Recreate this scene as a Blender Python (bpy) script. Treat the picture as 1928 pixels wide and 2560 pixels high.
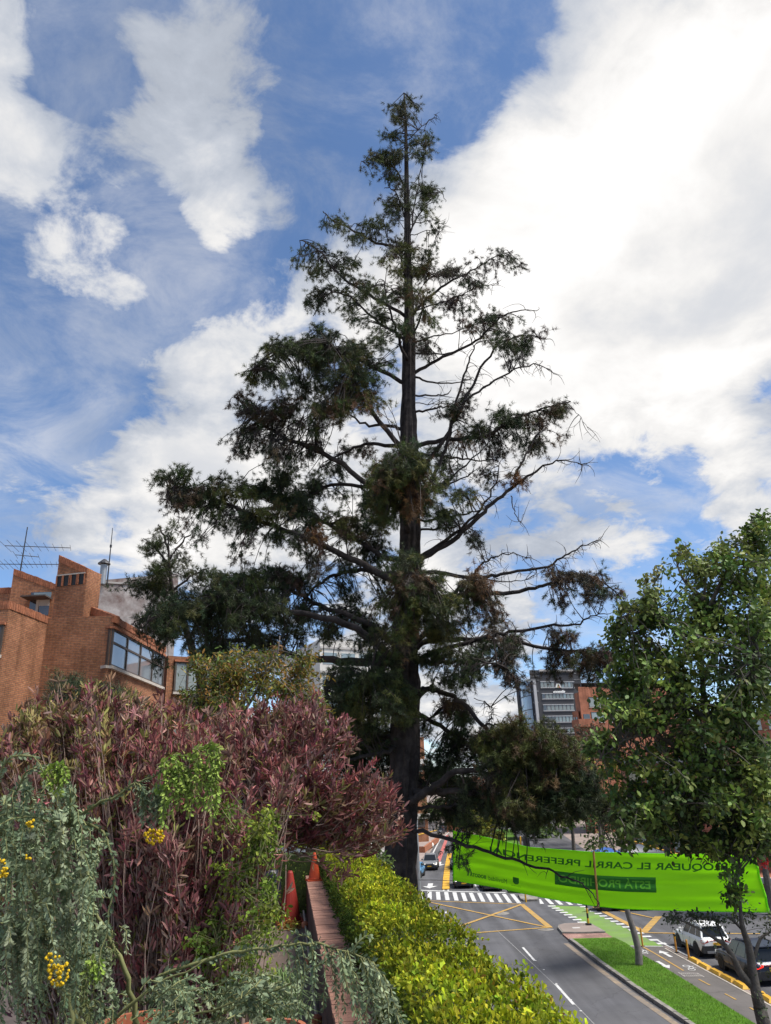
import bpy, math, random
import numpy as np
from mathutils import Vector, Matrix

for o in list(bpy.data.objects): bpy.data.objects.remove(o)
scn = bpy.context.scene
COL = scn.collection
rng = np.random.default_rng(7)
random.seed(7)
R = math.radians

# ------------------------------------------------------------------ camera
EYE = 9.6
F, CX, CY = 1850.0, 964.0, 1280.0
PITCH, ROLL = R(20.3), R(2.1)
_f = np.array([0, math.cos(PITCH), math.sin(PITCH)]); _r = np.array([1., 0, 0]); _u = np.cross(_r, _f)
CR = _r*math.cos(ROLL) - _u*math.sin(ROLL); CU = _u*math.cos(ROLL) + _r*math.sin(ROLL)
cam_d = bpy.data.cameras.new('camera'); cam = bpy.data.objects.new('camera', cam_d); COL.objects.link(cam)
cam_d.sensor_fit = 'VERTICAL'; cam_d.sensor_height = 24.0; cam_d.lens = 24.0*F/2560.0
cam_d.clip_end = 5000; cam_d.clip_start = 0.05
cam.matrix_world = Matrix(((CR[0], CU[0], -_f[0], 0), (CR[1], CU[1], -_f[1], 0), (CR[2], CU[2], -_f[2], EYE), (0, 0, 0, 1)))
scn.camera = cam
scn.cycles.max_bounces = 6; scn.cycles.diffuse_bounces = 3; scn.cycles.glossy_bounces = 3; scn.cycles.transmission_bounces = 4

# ------------------------------------------------------------------ exposure, sky, sun
vs = scn.view_settings
vs.view_transform = 'Standard'; vs.look = 'None'; vs.gamma = 1.0; vs.use_curve_mapping = False
vs.exposure = 1.25
SUN_AZ, SUN_EL = R(104), R(60)
sun_dir = Vector((math.sin(SUN_AZ)*math.cos(SUN_EL), math.cos(SUN_AZ)*math.cos(SUN_EL), math.sin(SUN_EL)))
sd = bpy.data.lights.new('sun', 'SUN'); sd.energy = 3.0; sd.angle = R(25); sd.color = (1.0, 0.95, 0.87)
sun = bpy.data.objects.new('sun', sd); COL.objects.link(sun)
sun.rotation_euler = sun_dir.to_track_quat('Z', 'Y').to_euler(); sun.location = (20, 20, 60)

def ray(x, y): return CR*(x-CX)/F + CU*(CY-y)/F + _f
def at(x, y, Y):
    d = ray(x, y); return np.array([0, 0, EYE]) + d*(Y/d[1])
def gnd(x, y, z=0.0):
    d = ray(x, y); return np.array([0, 0, EYE]) + d*((z-EYE)/d[2])
def nrm(v): v = np.asarray(v, float); return v/np.linalg.norm(v)

world = bpy.data.worlds.new('World'); scn.world = world; world.use_nodes = True
def build_world():
    nt = world.node_tree; N = nt.nodes; L = nt.links; N.clear()
    out = N.new('ShaderNodeOutputWorld'); bg = N.new('ShaderNodeBackground'); L.new(bg.outputs[0], out.inputs[0])
    sky = N.new('ShaderNodeTexSky'); sky.sky_type = 'NISHITA'; sky.sun_disc = False
    sky.sun_elevation = SUN_EL; sky.sun_rotation = SUN_AZ; sky.altitude = 2600; sky.air_density = 1.0; sky.dust_density = 0.6; sky.ozone_density = 1.5
    tc = N.new('ShaderNodeTexCoord'); vec = tc.outputs['Generated']
    def M(op, a, b=None, c=None, clamp=False):
        n = N.new('ShaderNodeMath'); n.operation = op; n.use_clamp = clamp
        for i, v in enumerate((a, b, c)):
            if v is None: continue
            if isinstance(v, (int, float)): n.inputs[i].default_value = v
            else: L.new(v, n.inputs[i])
        return n.outputs[0]
    def VM(op, a, b=None):
        n = N.new('ShaderNodeVectorMath'); n.operation = op
        for i, v in enumerate((a, b)):
            if v is None: continue
            if isinstance(v, (tuple, list)): n.inputs[i].default_value = v
            else: L.new(v, n.inputs[i])
        return n
    def SS(v, lo, hi, a=0.0, b=1.0):
        n = N.new('ShaderNodeMapRange'); n.interpolation_type = 'SMOOTHSTEP'
        L.new(v, n.inputs[0]); n.inputs[1].default_value = lo; n.inputs[2].default_value = hi; n.inputs[3].default_value = a; n.inputs[4].default_value = b
        return n.outputs[0]
    sep = N.new('ShaderNodeSeparateXYZ'); L.new(vec, sep.inputs[0])
    # a flat layer of cloud seen from below: project the direction on a plane overhead
    den = M('ADD', M('MAXIMUM', sep.outputs[2], 0.0), 0.30)
    inv = M('DIVIDE', 1.0, den)
    pl = VM('SCALE', vec); L.new(inv, pl.inputs['Scale'])
    def noise(scale, detail, rough, off=(0, 0, 0), dist=0.0, src=None):
        a = VM('ADD', src or pl.outputs[0], off)
        n = N.new('ShaderNodeTexNoise'); n.inputs['Scale'].default_value = scale; n.inputs['Detail'].default_value = detail
        n.inputs['Roughness'].default_value = rough; n.inputs['Distortion'].default_value = dist
        L.new(a.outputs[0], n.inputs['Vector']); return n.outputs[0]
    n1 = noise(3.0, 12, 0.60, (3.1, 1.7, 0.4), 0.35)
    n2 = noise(8.5, 10, 0.62, (0.3, 5.2, 2.0), 0.5)
    wisp = noise(4.6, 12, 0.66, (7.7, 2.2, 1.1), 0.55)
    dens = M('ADD', M('MULTIPLY', M('SUBTRACT', n1, 0.5), 1.5), M('MULTIPLY', M('SUBTRACT', n2, 0.5), 1.0))
    dens = M('ADD', dens, M('MULTIPLY', M('SUBTRACT', wisp, 0.5), 0.5))
    # where the large cloud banks and the blue gaps lie
    warp = N.new('ShaderNodeTexNoise'); warp.inputs['Scale'].default_value = 3.5; warp.inputs['Detail'].default_value = 4
    L.new(vec, warp.inputs['Vector'])
    wv = VM('SUBTRACT', warp.outputs['Color'], (0.5, 0.5, 0.5)); ws = VM('SCALE', wv.outputs[0]); ws.inputs['Scale'].default_value = 0.10
    wdir = VM('NORMALIZE', VM('ADD', vec, ws.outputs[0]).outputs[0]).outputs[0]
    bias = None
    BANKS = [  # px, py, half-width deg, weight
        (1560, 520, 13, 1.3), (1800, 300, 11, .9), (1330, 640, 8, .7), (1420, 880, 9, .9), (1780, 800, 11, .9), (1650, 980, 5, .5), (1150, 720, 6, .6),
        (80, 300, 7, .98), (40, 110, 5, .45), (520, 300, 6, 1.1), (470, 110, 5.5, .8), (240, 650, 3.5, 1.0), (420, 830, 4, .3), (110, 500, 5, .5),
        (300, 1150, 8, 1.1), (520, 1060, 8, 1.0), (640, 640, 6, .35), (700, 800, 7, .45), (1300, 1330, 8, .9), (1120, 1660, 7, .8), (560, 1330, 6, .8),
        (1530, 1270, 4, .5), (1700, 1310, 5, .5), (1900, 1200, 4, .8), (820, 1350, 8, .6), (1240, 1790, 5, .9), (60, 1210, 4, .45), (1400, 1480, 5, .5), (1720, 1160, 3, .4),
        (150, 800, 9, -.9), (40, 640, 5, -.6), (60, 1000, 7, -.8), (320, 480, 4, -.5), (720, 420, 7, -.45), (720, 180, 8, -.40), (340, 940, 5, -.5), (480, 720, 4, -.5), (1560, 1110, 5, -.95), (290, 100, 4, -.8), (300, 300, 4, -.8), (330, 560, 4, -.5), (180, 130, 3, -.4), (1000, 120, 7, .38), (900, 330, 4, .25),
        (1380, 1130, 4, -.4), (1760, 1080, 6, -.8), (1560, 1400, 7, -.75), (1000, 300, 7, -.3), (130, 1370, 7, -.9), (1420, 1580, 7, -.75), (1180, 1830, 4, -.5), (1150, 100, 8, -.35), (220, 200, 3, -.4), (1250, 250, 5, -.3)]
    for px, py, hw, w in BANKS:
        d = nrm(ray(px, py))
        dt = VM('DOT_PRODUCT', wdir, tuple(d)).outputs['Value']
        b = SS(dt, math.cos(R(hw*1.5)), math.cos(R(hw*0.25)), 0.0, w)
        bias = b if bias is None else M('ADD', bias, b)
    dens = M('ADD', M('ADD', dens, -0.03), M('MULTIPLY', bias, 0.36))
    cover = SS(dens, -0.02, 0.27)
    veil = SS(wisp, 0.36, 0.70, 0.04, 0.52)          # thin high haze over the blue
    cover = M('MAXIMUM', cover, veil)
    # grey bellies and white crowns
    sh = noise(3.6, 9, 0.55, (1.3, 9.2, 3.3), 0.3)
    thick = SS(dens, 0.15, 0.75)
    val = M('ADD', M('MULTIPLY', SS(sh, 0.30, 0.70), 0.15), 0.245)
    val = M('ADD', val, M('MULTIPLY', thick, 0.10))
    cc = N.new('ShaderNodeMixRGB'); L.new(SS(val, 0.26, 0.42), cc.inputs[0]); cc.inputs[1].default_value = (0.80, 0.87, 1.0, 1); cc.inputs[2].default_value = (1, 0.985, 0.97, 1)
    val = M('MULTIPLY', val, 0.95); cm = VM('SCALE', cc.outputs[0]); L.new(val, cm.inputs['Scale'])
    sk = N.new('ShaderNodeHueSaturation'); L.new(sky.outputs[0], sk.inputs['Color']); sk.inputs['Saturation'].default_value = 1.1
    skm = VM('SCALE', sk.outputs[0]); skm.inputs['Scale'].default_value = 0.081
    mix = N.new('ShaderNodeMixRGB'); L.new(cover, mix.inputs[0]); L.new(skm.outputs[0], mix.inputs[1]); L.new(cm.outputs[0], mix.inputs[2])
    L.new(mix.outputs[0], bg.inputs[0]); bg.inputs[1].default_value = 1.0
build_world()

# ------------------------------------------------------------------ materials
def new_mat(name):
    m = bpy.data.materials.new(name); m.use_nodes = True
    nt = m.node_tree; return m, nt, nt.nodes, nt.links, nt.nodes['Principled BSDF']
def mat(name, col, rough=0.7, metal=0.0, var=0.15, scale=6.0, bump=0.0, bscale=40.0, spec=0.3, dirt=None, dirt_scale=0.5, dirt_amt=0.5, coat=0.0, emit=0.0):
    m, nt, N, L, B = new_mat(name)
    B.inputs['Roughness'].default_value = rough; B.inputs['Metallic'].default_value = metal
    B.inputs['Specular IOR Level'].default_value = spec; B.inputs['Coat Weight'].default_value = coat
    tc = N.new('ShaderNodeTexCoord'); tn = N.new('ShaderNodeTexNoise'); tn.inputs['Scale'].default_value = scale; tn.inputs['Detail'].default_value = 8
    L.new(tc.outputs['Object'], tn.inputs['Vector'])
    mr = N.new('ShaderNodeMapRange'); L.new(tn.outputs[0], mr.inputs[0]); mr.inputs[1].default_value = 0.3; mr.inputs[2].default_value = 0.7
    mr.inputs[3].default_value = 1-var; mr.inputs[4].default_value = 1+var
    mul = N.new('ShaderNodeVectorMath'); mul.operation = 'SCALE'; mul.inputs[0].default_value = col[:3]; L.new(mr.outputs[0], mul.inputs['Scale'])
    c = mul.outputs[0]
    if dirt:
        t2 = N.new('ShaderNodeTexNoise'); t2.inputs['Scale'].default_value = dirt_scale; t2.inputs['Detail'].default_value = 10; t2.inputs['Roughness'].default_value = .65
        L.new(tc.outputs['Object'], t2.inputs['Vector'])
        r2 = N.new('ShaderNodeMapRange'); L.new(t2.outputs[0], r2.inputs[0]); r2.inputs[1].default_value = .42; r2.inputs[2].default_value = .68; r2.inputs[4].default_value = dirt_amt
        mx = N.new('ShaderNodeMixRGB'); L.new(r2.outputs[0], mx.inputs[0]); L.new(c, mx.inputs[1]); mx.inputs[2].default_value = (*dirt, 1); c = mx.outputs[0]
    L.new(c, B.inputs['Base Color'])
    if emit: L.new(c, B.inputs['Emission Color']); B.inputs['Emission Strength'].default_value = emit
    if bump:
        t3 = N.new('ShaderNodeTexNoise'); t3.inputs['Scale'].default_value = bscale; t3.inputs['Detail'].default_value = 6
        L.new(tc.outputs['Object'], t3.inputs['Vector'])
        bp = N.new('ShaderNodeBump'); bp.inputs['Strength'].default_value = bump; bp.inputs['Distance'].default_value = 0.03
        L.new(t3.outputs[0], bp.inputs['Height']); L.new(bp.outputs[0], B.inputs['Normal'])
    return m
def leaf_mat(name, trans=0.25, rough=0.55, spec=0.25, gain=1.0):
    m, nt, N, L, B = new_mat(name)
    at_ = N.new('ShaderNodeAttribute'); at_.attribute_name = 'Col'
    g = N.new('ShaderNodeVectorMath'); g.operation = 'SCALE'; g.inputs['Scale'].default_value = gain; L.new(at_.outputs['Color'], g.inputs[0])
    L.new(g.outputs[0], B.inputs['Base Color']); B.inputs['Roughness'].default_value = rough; B.inputs['Specular IOR Level'].default_value = spec
    if trans:
        tr = N.new('ShaderNodeBsdfTranslucent'); L.new(g.outputs[0], tr.inputs[0])
        mx = N.new('ShaderNodeMixShader'); mx.inputs[0].default_value = trans
        L.new(B.outputs[0], mx.inputs[1]); L.new(tr.outputs[0], mx.inputs[2])
        L.new(mx.outputs[0], N['Material Output'].inputs[0])
    return m
def brick_mat(name, c1, c2, mortar, w=0.24, h=0.065, ms=0.012, bump=0.6, stain=0.35):
    m, nt, N, L, B = new_mat(name)
    uv = N.new('ShaderNodeUVMap')
    bt = N.new('ShaderNodeTexBrick'); L.new(uv.outputs[0], bt.inputs['Vector']); bt.offset = 0.5
    bt.inputs['Color1'].default_value = (*c1, 1); bt.inputs['Color2'].default_value = (*c2, 1); bt.inputs['Mortar'].default_value = (*mortar, 1)
    bt.inputs['Scale'].default_value = 1.0; bt.inputs['Brick Width'].default_value = w; bt.inputs['Row Height'].default_value = h
    bt.inputs['Mortar Size'].default_value = ms; bt.inputs['Mortar Smooth'].default_value = 0.2; bt.inputs['Bias'].default_value = -0.1
    n = N.new('ShaderNodeTexNoise'); n.inputs['Scale'].default_value = 0.8; n.inputs['Detail'].default_value = 10; L.new(uv.outputs[0], n.inputs['Vector'])
    r = N.new('ShaderNodeMapRange'); L.new(n.outputs[0], r.inputs[0]); r.inputs[1].default_value = .35; r.inputs[2].default_value = .7; r.inputs[3].default_value = 1.12; r.inputs[4].default_value = 1.0-stain
    n2 = N.new('ShaderNodeTexNoise'); n2.inputs['Scale'].default_value = 9; n2.inputs['Detail'].default_value = 3; L.new(uv.outputs[0], n2.inputs['Vector'])
    r2 = N.new('ShaderNodeMapRange'); L.new(n2.outputs[0], r2.inputs[0]); r2.inputs[1].default_value = .3; r2.inputs[2].default_value = .7; r2.inputs[3].default_value = .75; r2.inputs[4].default_value = 1.2
    mp = N.new('ShaderNodeMapping'); mp.inputs['Scale'].default_value = (1.6, .10, 1); L.new(uv.outputs[0], mp.inputs[0])
    n4 = N.new('ShaderNodeTexNoise'); n4.inputs['Scale'].default_value = 1.3; n4.inputs['Detail'].default_value = 7; L.new(mp.outputs[0], n4.inputs['Vector'])
    r4 = N.new('ShaderNodeMapRange'); L.new(n4.outputs[0], r4.inputs[0]); r4.inputs[1].default_value = .5; r4.inputs[2].default_value = .72; r4.inputs[3].default_value = 1.0; r4.inputs[4].default_value = .62
    m0 = N.new('ShaderNodeMath'); m0.operation = 'MULTIPLY'; L.new(r.outputs[0], m0.inputs[0]); L.new(r4.outputs[0], m0.inputs[1])
    mm = N.new('ShaderNodeMath'); mm.operation = 'MULTIPLY'; L.new(m0.outputs[0], mm.inputs[0]); L.new(r2.outputs[0], mm.inputs[1])
    s = N.new('ShaderNodeVectorMath'); s.operation = 'SCALE'; L.new(bt.outputs[0], s.inputs[0]); L.new(mm.outputs[0], s.inputs['Scale'])
    L.new(s.outputs[0], B.inputs['Base Color']); B.inputs['Roughness'].default_value = 0.85; B.inputs['Specular IOR Level'].default_value = .15
    bp = N.new('ShaderNodeBump'); bp.inputs['Strength'].default_value = bump; bp.inputs['Distance'].default_value = .012; bp.invert = True
    L.new(bt.outputs['Fac'], bp.inputs['Height']); L.new(bp.outputs[0], B.inputs['Normal'])
    return m
def glass_mat(name, tint=(0.10, 0.12, 0.14), rough=0.06):
    m, nt, N, L, B = new_mat(name)
    tc = N.new('ShaderNodeTexCoord'); n = N.new('ShaderNodeTexNoise'); n.inputs['Scale'].default_value = .7; L.new(tc.outputs['Object'], n.inputs['Vector'])
    r = N.new('ShaderNodeMapRange'); L.new(n.outputs[0], r.inputs[0]); r.inputs[3].default_value = .6; r.inputs[4].default_value = 1.4
    s = N.new('ShaderNodeVectorMath'); s.operation = 'SCALE'; s.inputs[0].default_value = tint; L.new(r.outputs[0], s.inputs['Scale'])
    L.new(s.outputs[0], B.inputs['Base Color']); B.inputs['Roughness'].default_value = rough; B.inputs['Specular IOR Level'].default_value = 1.0; B.inputs['Coat Weight'].default_value = .6; B.inputs['Coat Roughness'].default_value = .03
    return m

MT = dict(
    asphalt=mat('asphalt', (.076, .076, .083), .9, var=.16, scale=.6, bump=.25, bscale=30, dirt=(.085, .083, .082), dirt_scale=.12, dirt_amt=.5),
    asphalt2=mat('bike_asphalt', (.105, .095, .09), .9, var=.12, scale=.8, bump=.2, bscale=30, dirt=(.08, .075, .072), dirt_scale=.25, dirt_amt=.5),
    paving=mat('paving', (.24, .19, .165), .9, var=.15, scale=1.2, dirt=(.14, .12, .11), dirt_scale=.3, dirt_amt=.6, bump=.2),
    plaza=mat('plaza_paving', (.27, .22, .2), .9, var=.12, scale=1.5, dirt=(.2, .15, .13), dirt_scale=.25, dirt_amt=.5),
    white=mat('road_white', (.5, .5, .49), .7, var=.12, scale=3, dirt=(.2, .2, .2), dirt_scale=2.0, dirt_amt=.45),
    yellow=mat('road_yellow', (.38, .225, .05), .7, var=.15, scale=3, dirt=(.19, .16, .11), dirt_scale=1.6, dirt_amt=.55),
    red=mat('road_red', (.42, .10, .09), .8, var=.15, dirt=(.16, .13, .13), dirt_scale=1., dirt_amt=.6),
    lanegreen=mat('lane_green', (.125, .225, .04), .85, var=.15, scale=.7, dirt=(.13, .15, .10), dirt_scale=.5, dirt_amt=.7),
    kerb=mat('kerb', (.22, .205, .185), .9, var=.25, scale=3, dirt=(.07, .065, .055), dirt_scale=1.1, dirt_amt=.75, bump=.5),
    soil=mat('grass_soil', (.06, .14, .008), .95, var=.3, scale=2.5, bump=.4),
    sepyellow=mat('separator_yellow', (.58, .32, .02), .6, var=.12, scale=4, dirt=(.25, .15, .04), dirt_scale=2.5, dirt_amt=.5),
    post=mat('post_orange', (.52, .24, .04), .6, var=.1), black=mat('black_paint', (.02, .02, .022), .5, var=.1),
    bark=mat('pine_bark', (.046, .038, .036), .95, var=.5, scale=5, bump=1.0, bscale=9, dirt=(.018, .015, .015), dirt_scale=2.4, dirt_amt=.8),
    twig=mat('pine_twig', (.040, .032, .030), .9, var=.3, scale=8),
    bark2=mat('grey_bark', (.12, .105, .09), .95, var=.3, scale=9, bump=.6, bscale=24, dirt=(.05, .045, .04), dirt_scale=3, dirt_amt=.6),
    bark3=mat('smooth_bark', (.17, .15, .14), .9, var=.25, scale=5, bump=.3, dirt=(.09, .08, .075), dirt_scale=2, dirt_amt=.6),
    stem=mat('olive_stem', (.15, .155, .06), .75, var=.2, scale=14),
    redstem=mat('shrub_stem', (.25, .175, .14), .85, var=.25, scale=14),
    needle=leaf_mat('pine_needle', .12, .6, .2), leaf=leaf_mat('tree_leaf', .2, .55, .22), soft=leaf_mat('shrub_leaf', .25, .6, .2),
    silver=leaf_mat('silver_leaf', .15, .6, .25), hedge=leaf_mat('hedge_leaf', .3, .6, .12), grass=leaf_mat('grass_blade', .3, .6, .2),
    brick=brick_mat('brick', (.42, .185, .09), (.33, .13, .065), (.21, .13, .095)),
    brickfar=brick_mat('brick_far', (.40, .15, .085), (.33, .12, .07), (.25, .14, .1), w=.5, h=.14, ms=.02, stain=.25),
    brickcap=mat('brick_cap', (.33, .125, .065), .85, var=.3, scale=7, dirt=(.15, .07, .045), dirt_scale=2.5, dirt_amt=.6),
    pavebrick=mat('paver_brick', (.36, .18, .13), .85, var=.22, scale=5, bump=.3, dirt=(.22, .14, .115), dirt_scale=2.2, dirt_amt=.6),
    mortar=mat('mortar', (.17, .12, .10), .95, var=.2), wallbrown=mat('parapet_side', (.085, .045, .035), .9, var=.3, scale=4, bump=.4, dirt=(.03, .02, .02), dirt_scale=2, dirt_amt=.6),
    terrace=mat('terrace_tile', (.16, .115, .09), .85, var=.25, scale=2, dirt=(.06, .05, .045), dirt_scale=1.4, dirt_amt=.7),
    grout=mat('terrace_grout', (.07, .055, .05), .9, var=.2),
    oldwall=mat('weathered_render', (.40, .375, .36), .95, var=.2, scale=2, dirt=(.13, .08, .07), dirt_scale=.9, dirt_amt=.95, bump=.3),
    concrete=mat('concrete', (.42, .40, .38), .9, var=.12, scale=2, dirt=(.25, .24, .23), dirt_scale=.5, dirt_amt=.5),
    cream=mat('cream_render', (.55, .53, .49), .9, var=.08, scale=1), frame=mat('dark_frame', (.075, .058, .05), .6, var=.15), sill=mat('sill', (.42, .38, .34), .85, var=.15),
    glass=glass_mat('window_glass', (.17, .19, .215), .07), darkglass=glass_mat('dark_glass', (.035, .03, .035), .08), blueglass=glass_mat('blue_glass', (.13, .18, .27), .05),
    paleglass=glass_mat('pale_glass', (.20, .24, .235), .1), curtain=mat('curtain_glass', (.22, .25, .245), .25, var=.15, spec=.6),
    cladding=mat('grey_cladding', (.05, .05, .055), .6, var=.18, scale=.3), claddingj=mat('cladding_joint', (.15, .15, .155), .7, var=.1), whitestrip=mat('white_strip', (.40, .40, .41), .6, var=.06),
    metal=mat('grey_metal', (.30, .31, .32), .45, metal=.6, var=.1), darkmetal=mat('dark_metal', (.06, .06, .065), .5, metal=.5, var=.15),
    cone=mat('cone_orange', (.50, .065, .02), .6, var=.12, scale=5, dirt=(.2, .05, .03), dirt_scale=6, dirt_amt=.6), conered=mat('cone_red', (.30, .026, .018), .6, var=.15, scale=5, dirt=(.12, .03, .025), dirt_scale=5, dirt_amt=.6),
    whitepl=mat('white_plastic', (.65, .65, .64), .5, var=.05), pot=mat('terracotta', (.28, .088, .042), .8, var=.2, scale=6, dirt=(.22, .13, .09), dirt_scale=5, dirt_amt=.5), bag=mat('black_bag', (.012, .013, .02), .35, var=.2, bump=.6, bscale=14),
    wood=mat('wood_strip', (.36, .20, .07), .8, var=.2, scale=7), pipe=mat('conduit', (.22, .18, .15), .7, var=.2),
    straw=mat('dry_leaves', (.30, .16, .04), .9, var=.4, scale=30),
    signwhite=mat('sign_white', (.72, .72, .70), .5, var=.04), signred=mat('sign_red', (.45, .10, .06), .5, var=.05), signgold=mat('sign_gold', (.48, .42, .26), .5, var=.05),
    blue=mat('blue_tarp', (.05, .14, .42), .6, var=.15), redlamp=mat('red_lamp', (.8, .03, .02), .4, var=.0, emit=.7),
    yflower=mat('mimosa_flower', (.58, .38, .012), .9, var=.15, scale=60, bump=.5, bscale=300),
)
def banner_mat():
    m, nt, N, L, B = new_mat('banner_green')
    tc = N.new('ShaderNodeTexCoord'); n = N.new('ShaderNodeTexNoise'); n.inputs['Scale'].default_value = 1.2; n.inputs['Detail'].default_value = 5; L.new(tc.outputs['Object'], n.inputs['Vector'])
    r = N.new('ShaderNodeMapRange'); L.new(n.outputs[0], r.inputs[0]); r.inputs[3].default_value = .88; r.inputs[4].default_value = 1.1
    s = N.new('ShaderNodeVectorMath'); s.operation = 'SCALE'; s.inputs[0].default_value = (.30, .80, .006); L.new(r.outputs[0], s.inputs['Scale'])
    L.new(s.outputs[0], B.inputs['Base Color']); B.inputs['Roughness'].default_value = .6
    tr = N.new('ShaderNodeBsdfTranslucent'); L.new(s.outputs[0], tr.inputs[0]); mx = N.new('ShaderNodeMixShader'); mx.inputs[0].default_value = .5
    L.new(B.outputs[0], mx.inputs[1]); L.new(tr.outputs[0], mx.inputs[2]); L.new(mx.outputs[0], N['Material Output'].inputs[0])
    return m
MT['banner'] = banner_mat()
def wear(m, amt=.22):
    nt = m.node_tree; N = nt.nodes; L = nt.links; B = N['Principled BSDF']; src = B.inputs['Base Color'].links[0].from_socket
    tc = N.new('ShaderNodeTexCoord'); mp = N.new('ShaderNodeMapping'); mp.inputs['Scale'].default_value = (1.1, .05, 1); L.new(tc.outputs['Object'], mp.inputs[0])
    n = N.new('ShaderNodeTexNoise'); n.inputs['Scale'].default_value = 1.0; n.inputs['Detail'].default_value = 6; L.new(mp.outputs[0], n.inputs['Vector'])
    r = N.new('ShaderNodeMapRange'); L.new(n.outputs[0], r.inputs[0]); r.inputs[1].default_value = .35; r.inputs[2].default_value = .65; r.inputs[3].default_value = 1-amt; r.inputs[4].default_value = 1+amt
    v = N.new('ShaderNodeTexVoronoi'); v.feature = 'DISTANCE_TO_EDGE'; v.inputs['Scale'].default_value = .22
    n3 = N.new('ShaderNodeTexNoise'); n3.inputs['Scale'].default_value = 1.5; n3.inputs['Detail'].default_value = 5; L.new(tc.outputs['Object'], n3.inputs['Vector'])
    ad = N.new('ShaderNodeVectorMath'); ad.operation = 'ADD'; L.new(tc.outputs['Object'], ad.inputs[0]); L.new(n3.outputs['Color'], ad.inputs[1]); L.new(ad.outputs[0], v.inputs['Vector'])
    cr = N.new('ShaderNodeMapRange'); L.new(v.outputs[0], cr.inputs[0]); cr.inputs[1].default_value = .0; cr.inputs[2].default_value = .008; cr.inputs[3].default_value = .72; cr.inputs[4].default_value = 1.0
    mu = N.new('ShaderNodeMath'); mu.operation = 'MULTIPLY'; L.new(r.outputs[0], mu.inputs[0]); L.new(cr.outputs[0], mu.inputs[1])
    s = N.new('ShaderNodeVectorMath'); s.operation = 'SCALE'; L.new(src, s.inputs[0]); L.new(mu.outputs[0], s.inputs['Scale']); L.new(s.outputs[0], B.inputs['Base Color'])
wear(MT['asphalt']); wear(MT['asphalt2'], .12)
MT['bannerdark'] = mat('banner_print', (.030, .20, .018), .6, var=.08, scale=2)
MT['bannermid'] = mat('banner_letter', (.12, .44, .03), .6, var=.05)

# ------------------------------------------------------------------ objects
def thing(name, label, cat, loc=(0, 0, 0), rotz=0.0, group=None):
    o = bpy.data.objects.new(name, None); COL.objects.link(o); o.location = loc; o.rotation_euler = (0, 0, rotz); o.empty_display_size = .1
    return tag(o, label, cat, group)
def tag(o, label, cat, group=None):
    o['label'] = label; o['category'] = cat
    if group: o['group'] = group
    return o
def world_loc(o):
    p = Vector((0, 0, 0))
    while o is not None: p += o.location; o = o.parent
    return np.array(p)
def auto_uv(me):
    uvl = me.uv_layers.new(name='UVMap'); vco = me.vertices; li = me.loops
    for p in me.polygons:
        n = p.normal
        if abs(n.z) < .7:
            t = Vector((-n.y, n.x, 0)).normalized()
            for k in p.loop_indices:
                c = vco[li[k].vertex_index].co; uvl.data[k].uv = (c.dot(t), c.z)
        else:
            for k in p.loop_indices:
                c = vco[li[k].vertex_index].co; uvl.data[k].uv = (c.x, c.y)
def mk(name, verts, faces, m, parent=None, local=False, smooth=False, uv=False):
    v = np.asarray(verts, float)
    if parent is not None and not local: v = v - world_loc(parent)
    me = bpy.data.meshes.new(name); me.from_pydata(v.tolist(), [], faces); me.update()
    if uv: auto_uv(me)
    if smooth: me.polygons.foreach_set('use_smooth', [True]*len(me.polygons))
    if m is not None: me.materials.append(MT[m] if isinstance(m, str) else m)
    o = bpy.data.objects.new(name, me); COL.objects.link(o)
    if parent is not None: o.parent = parent
    return o
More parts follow.
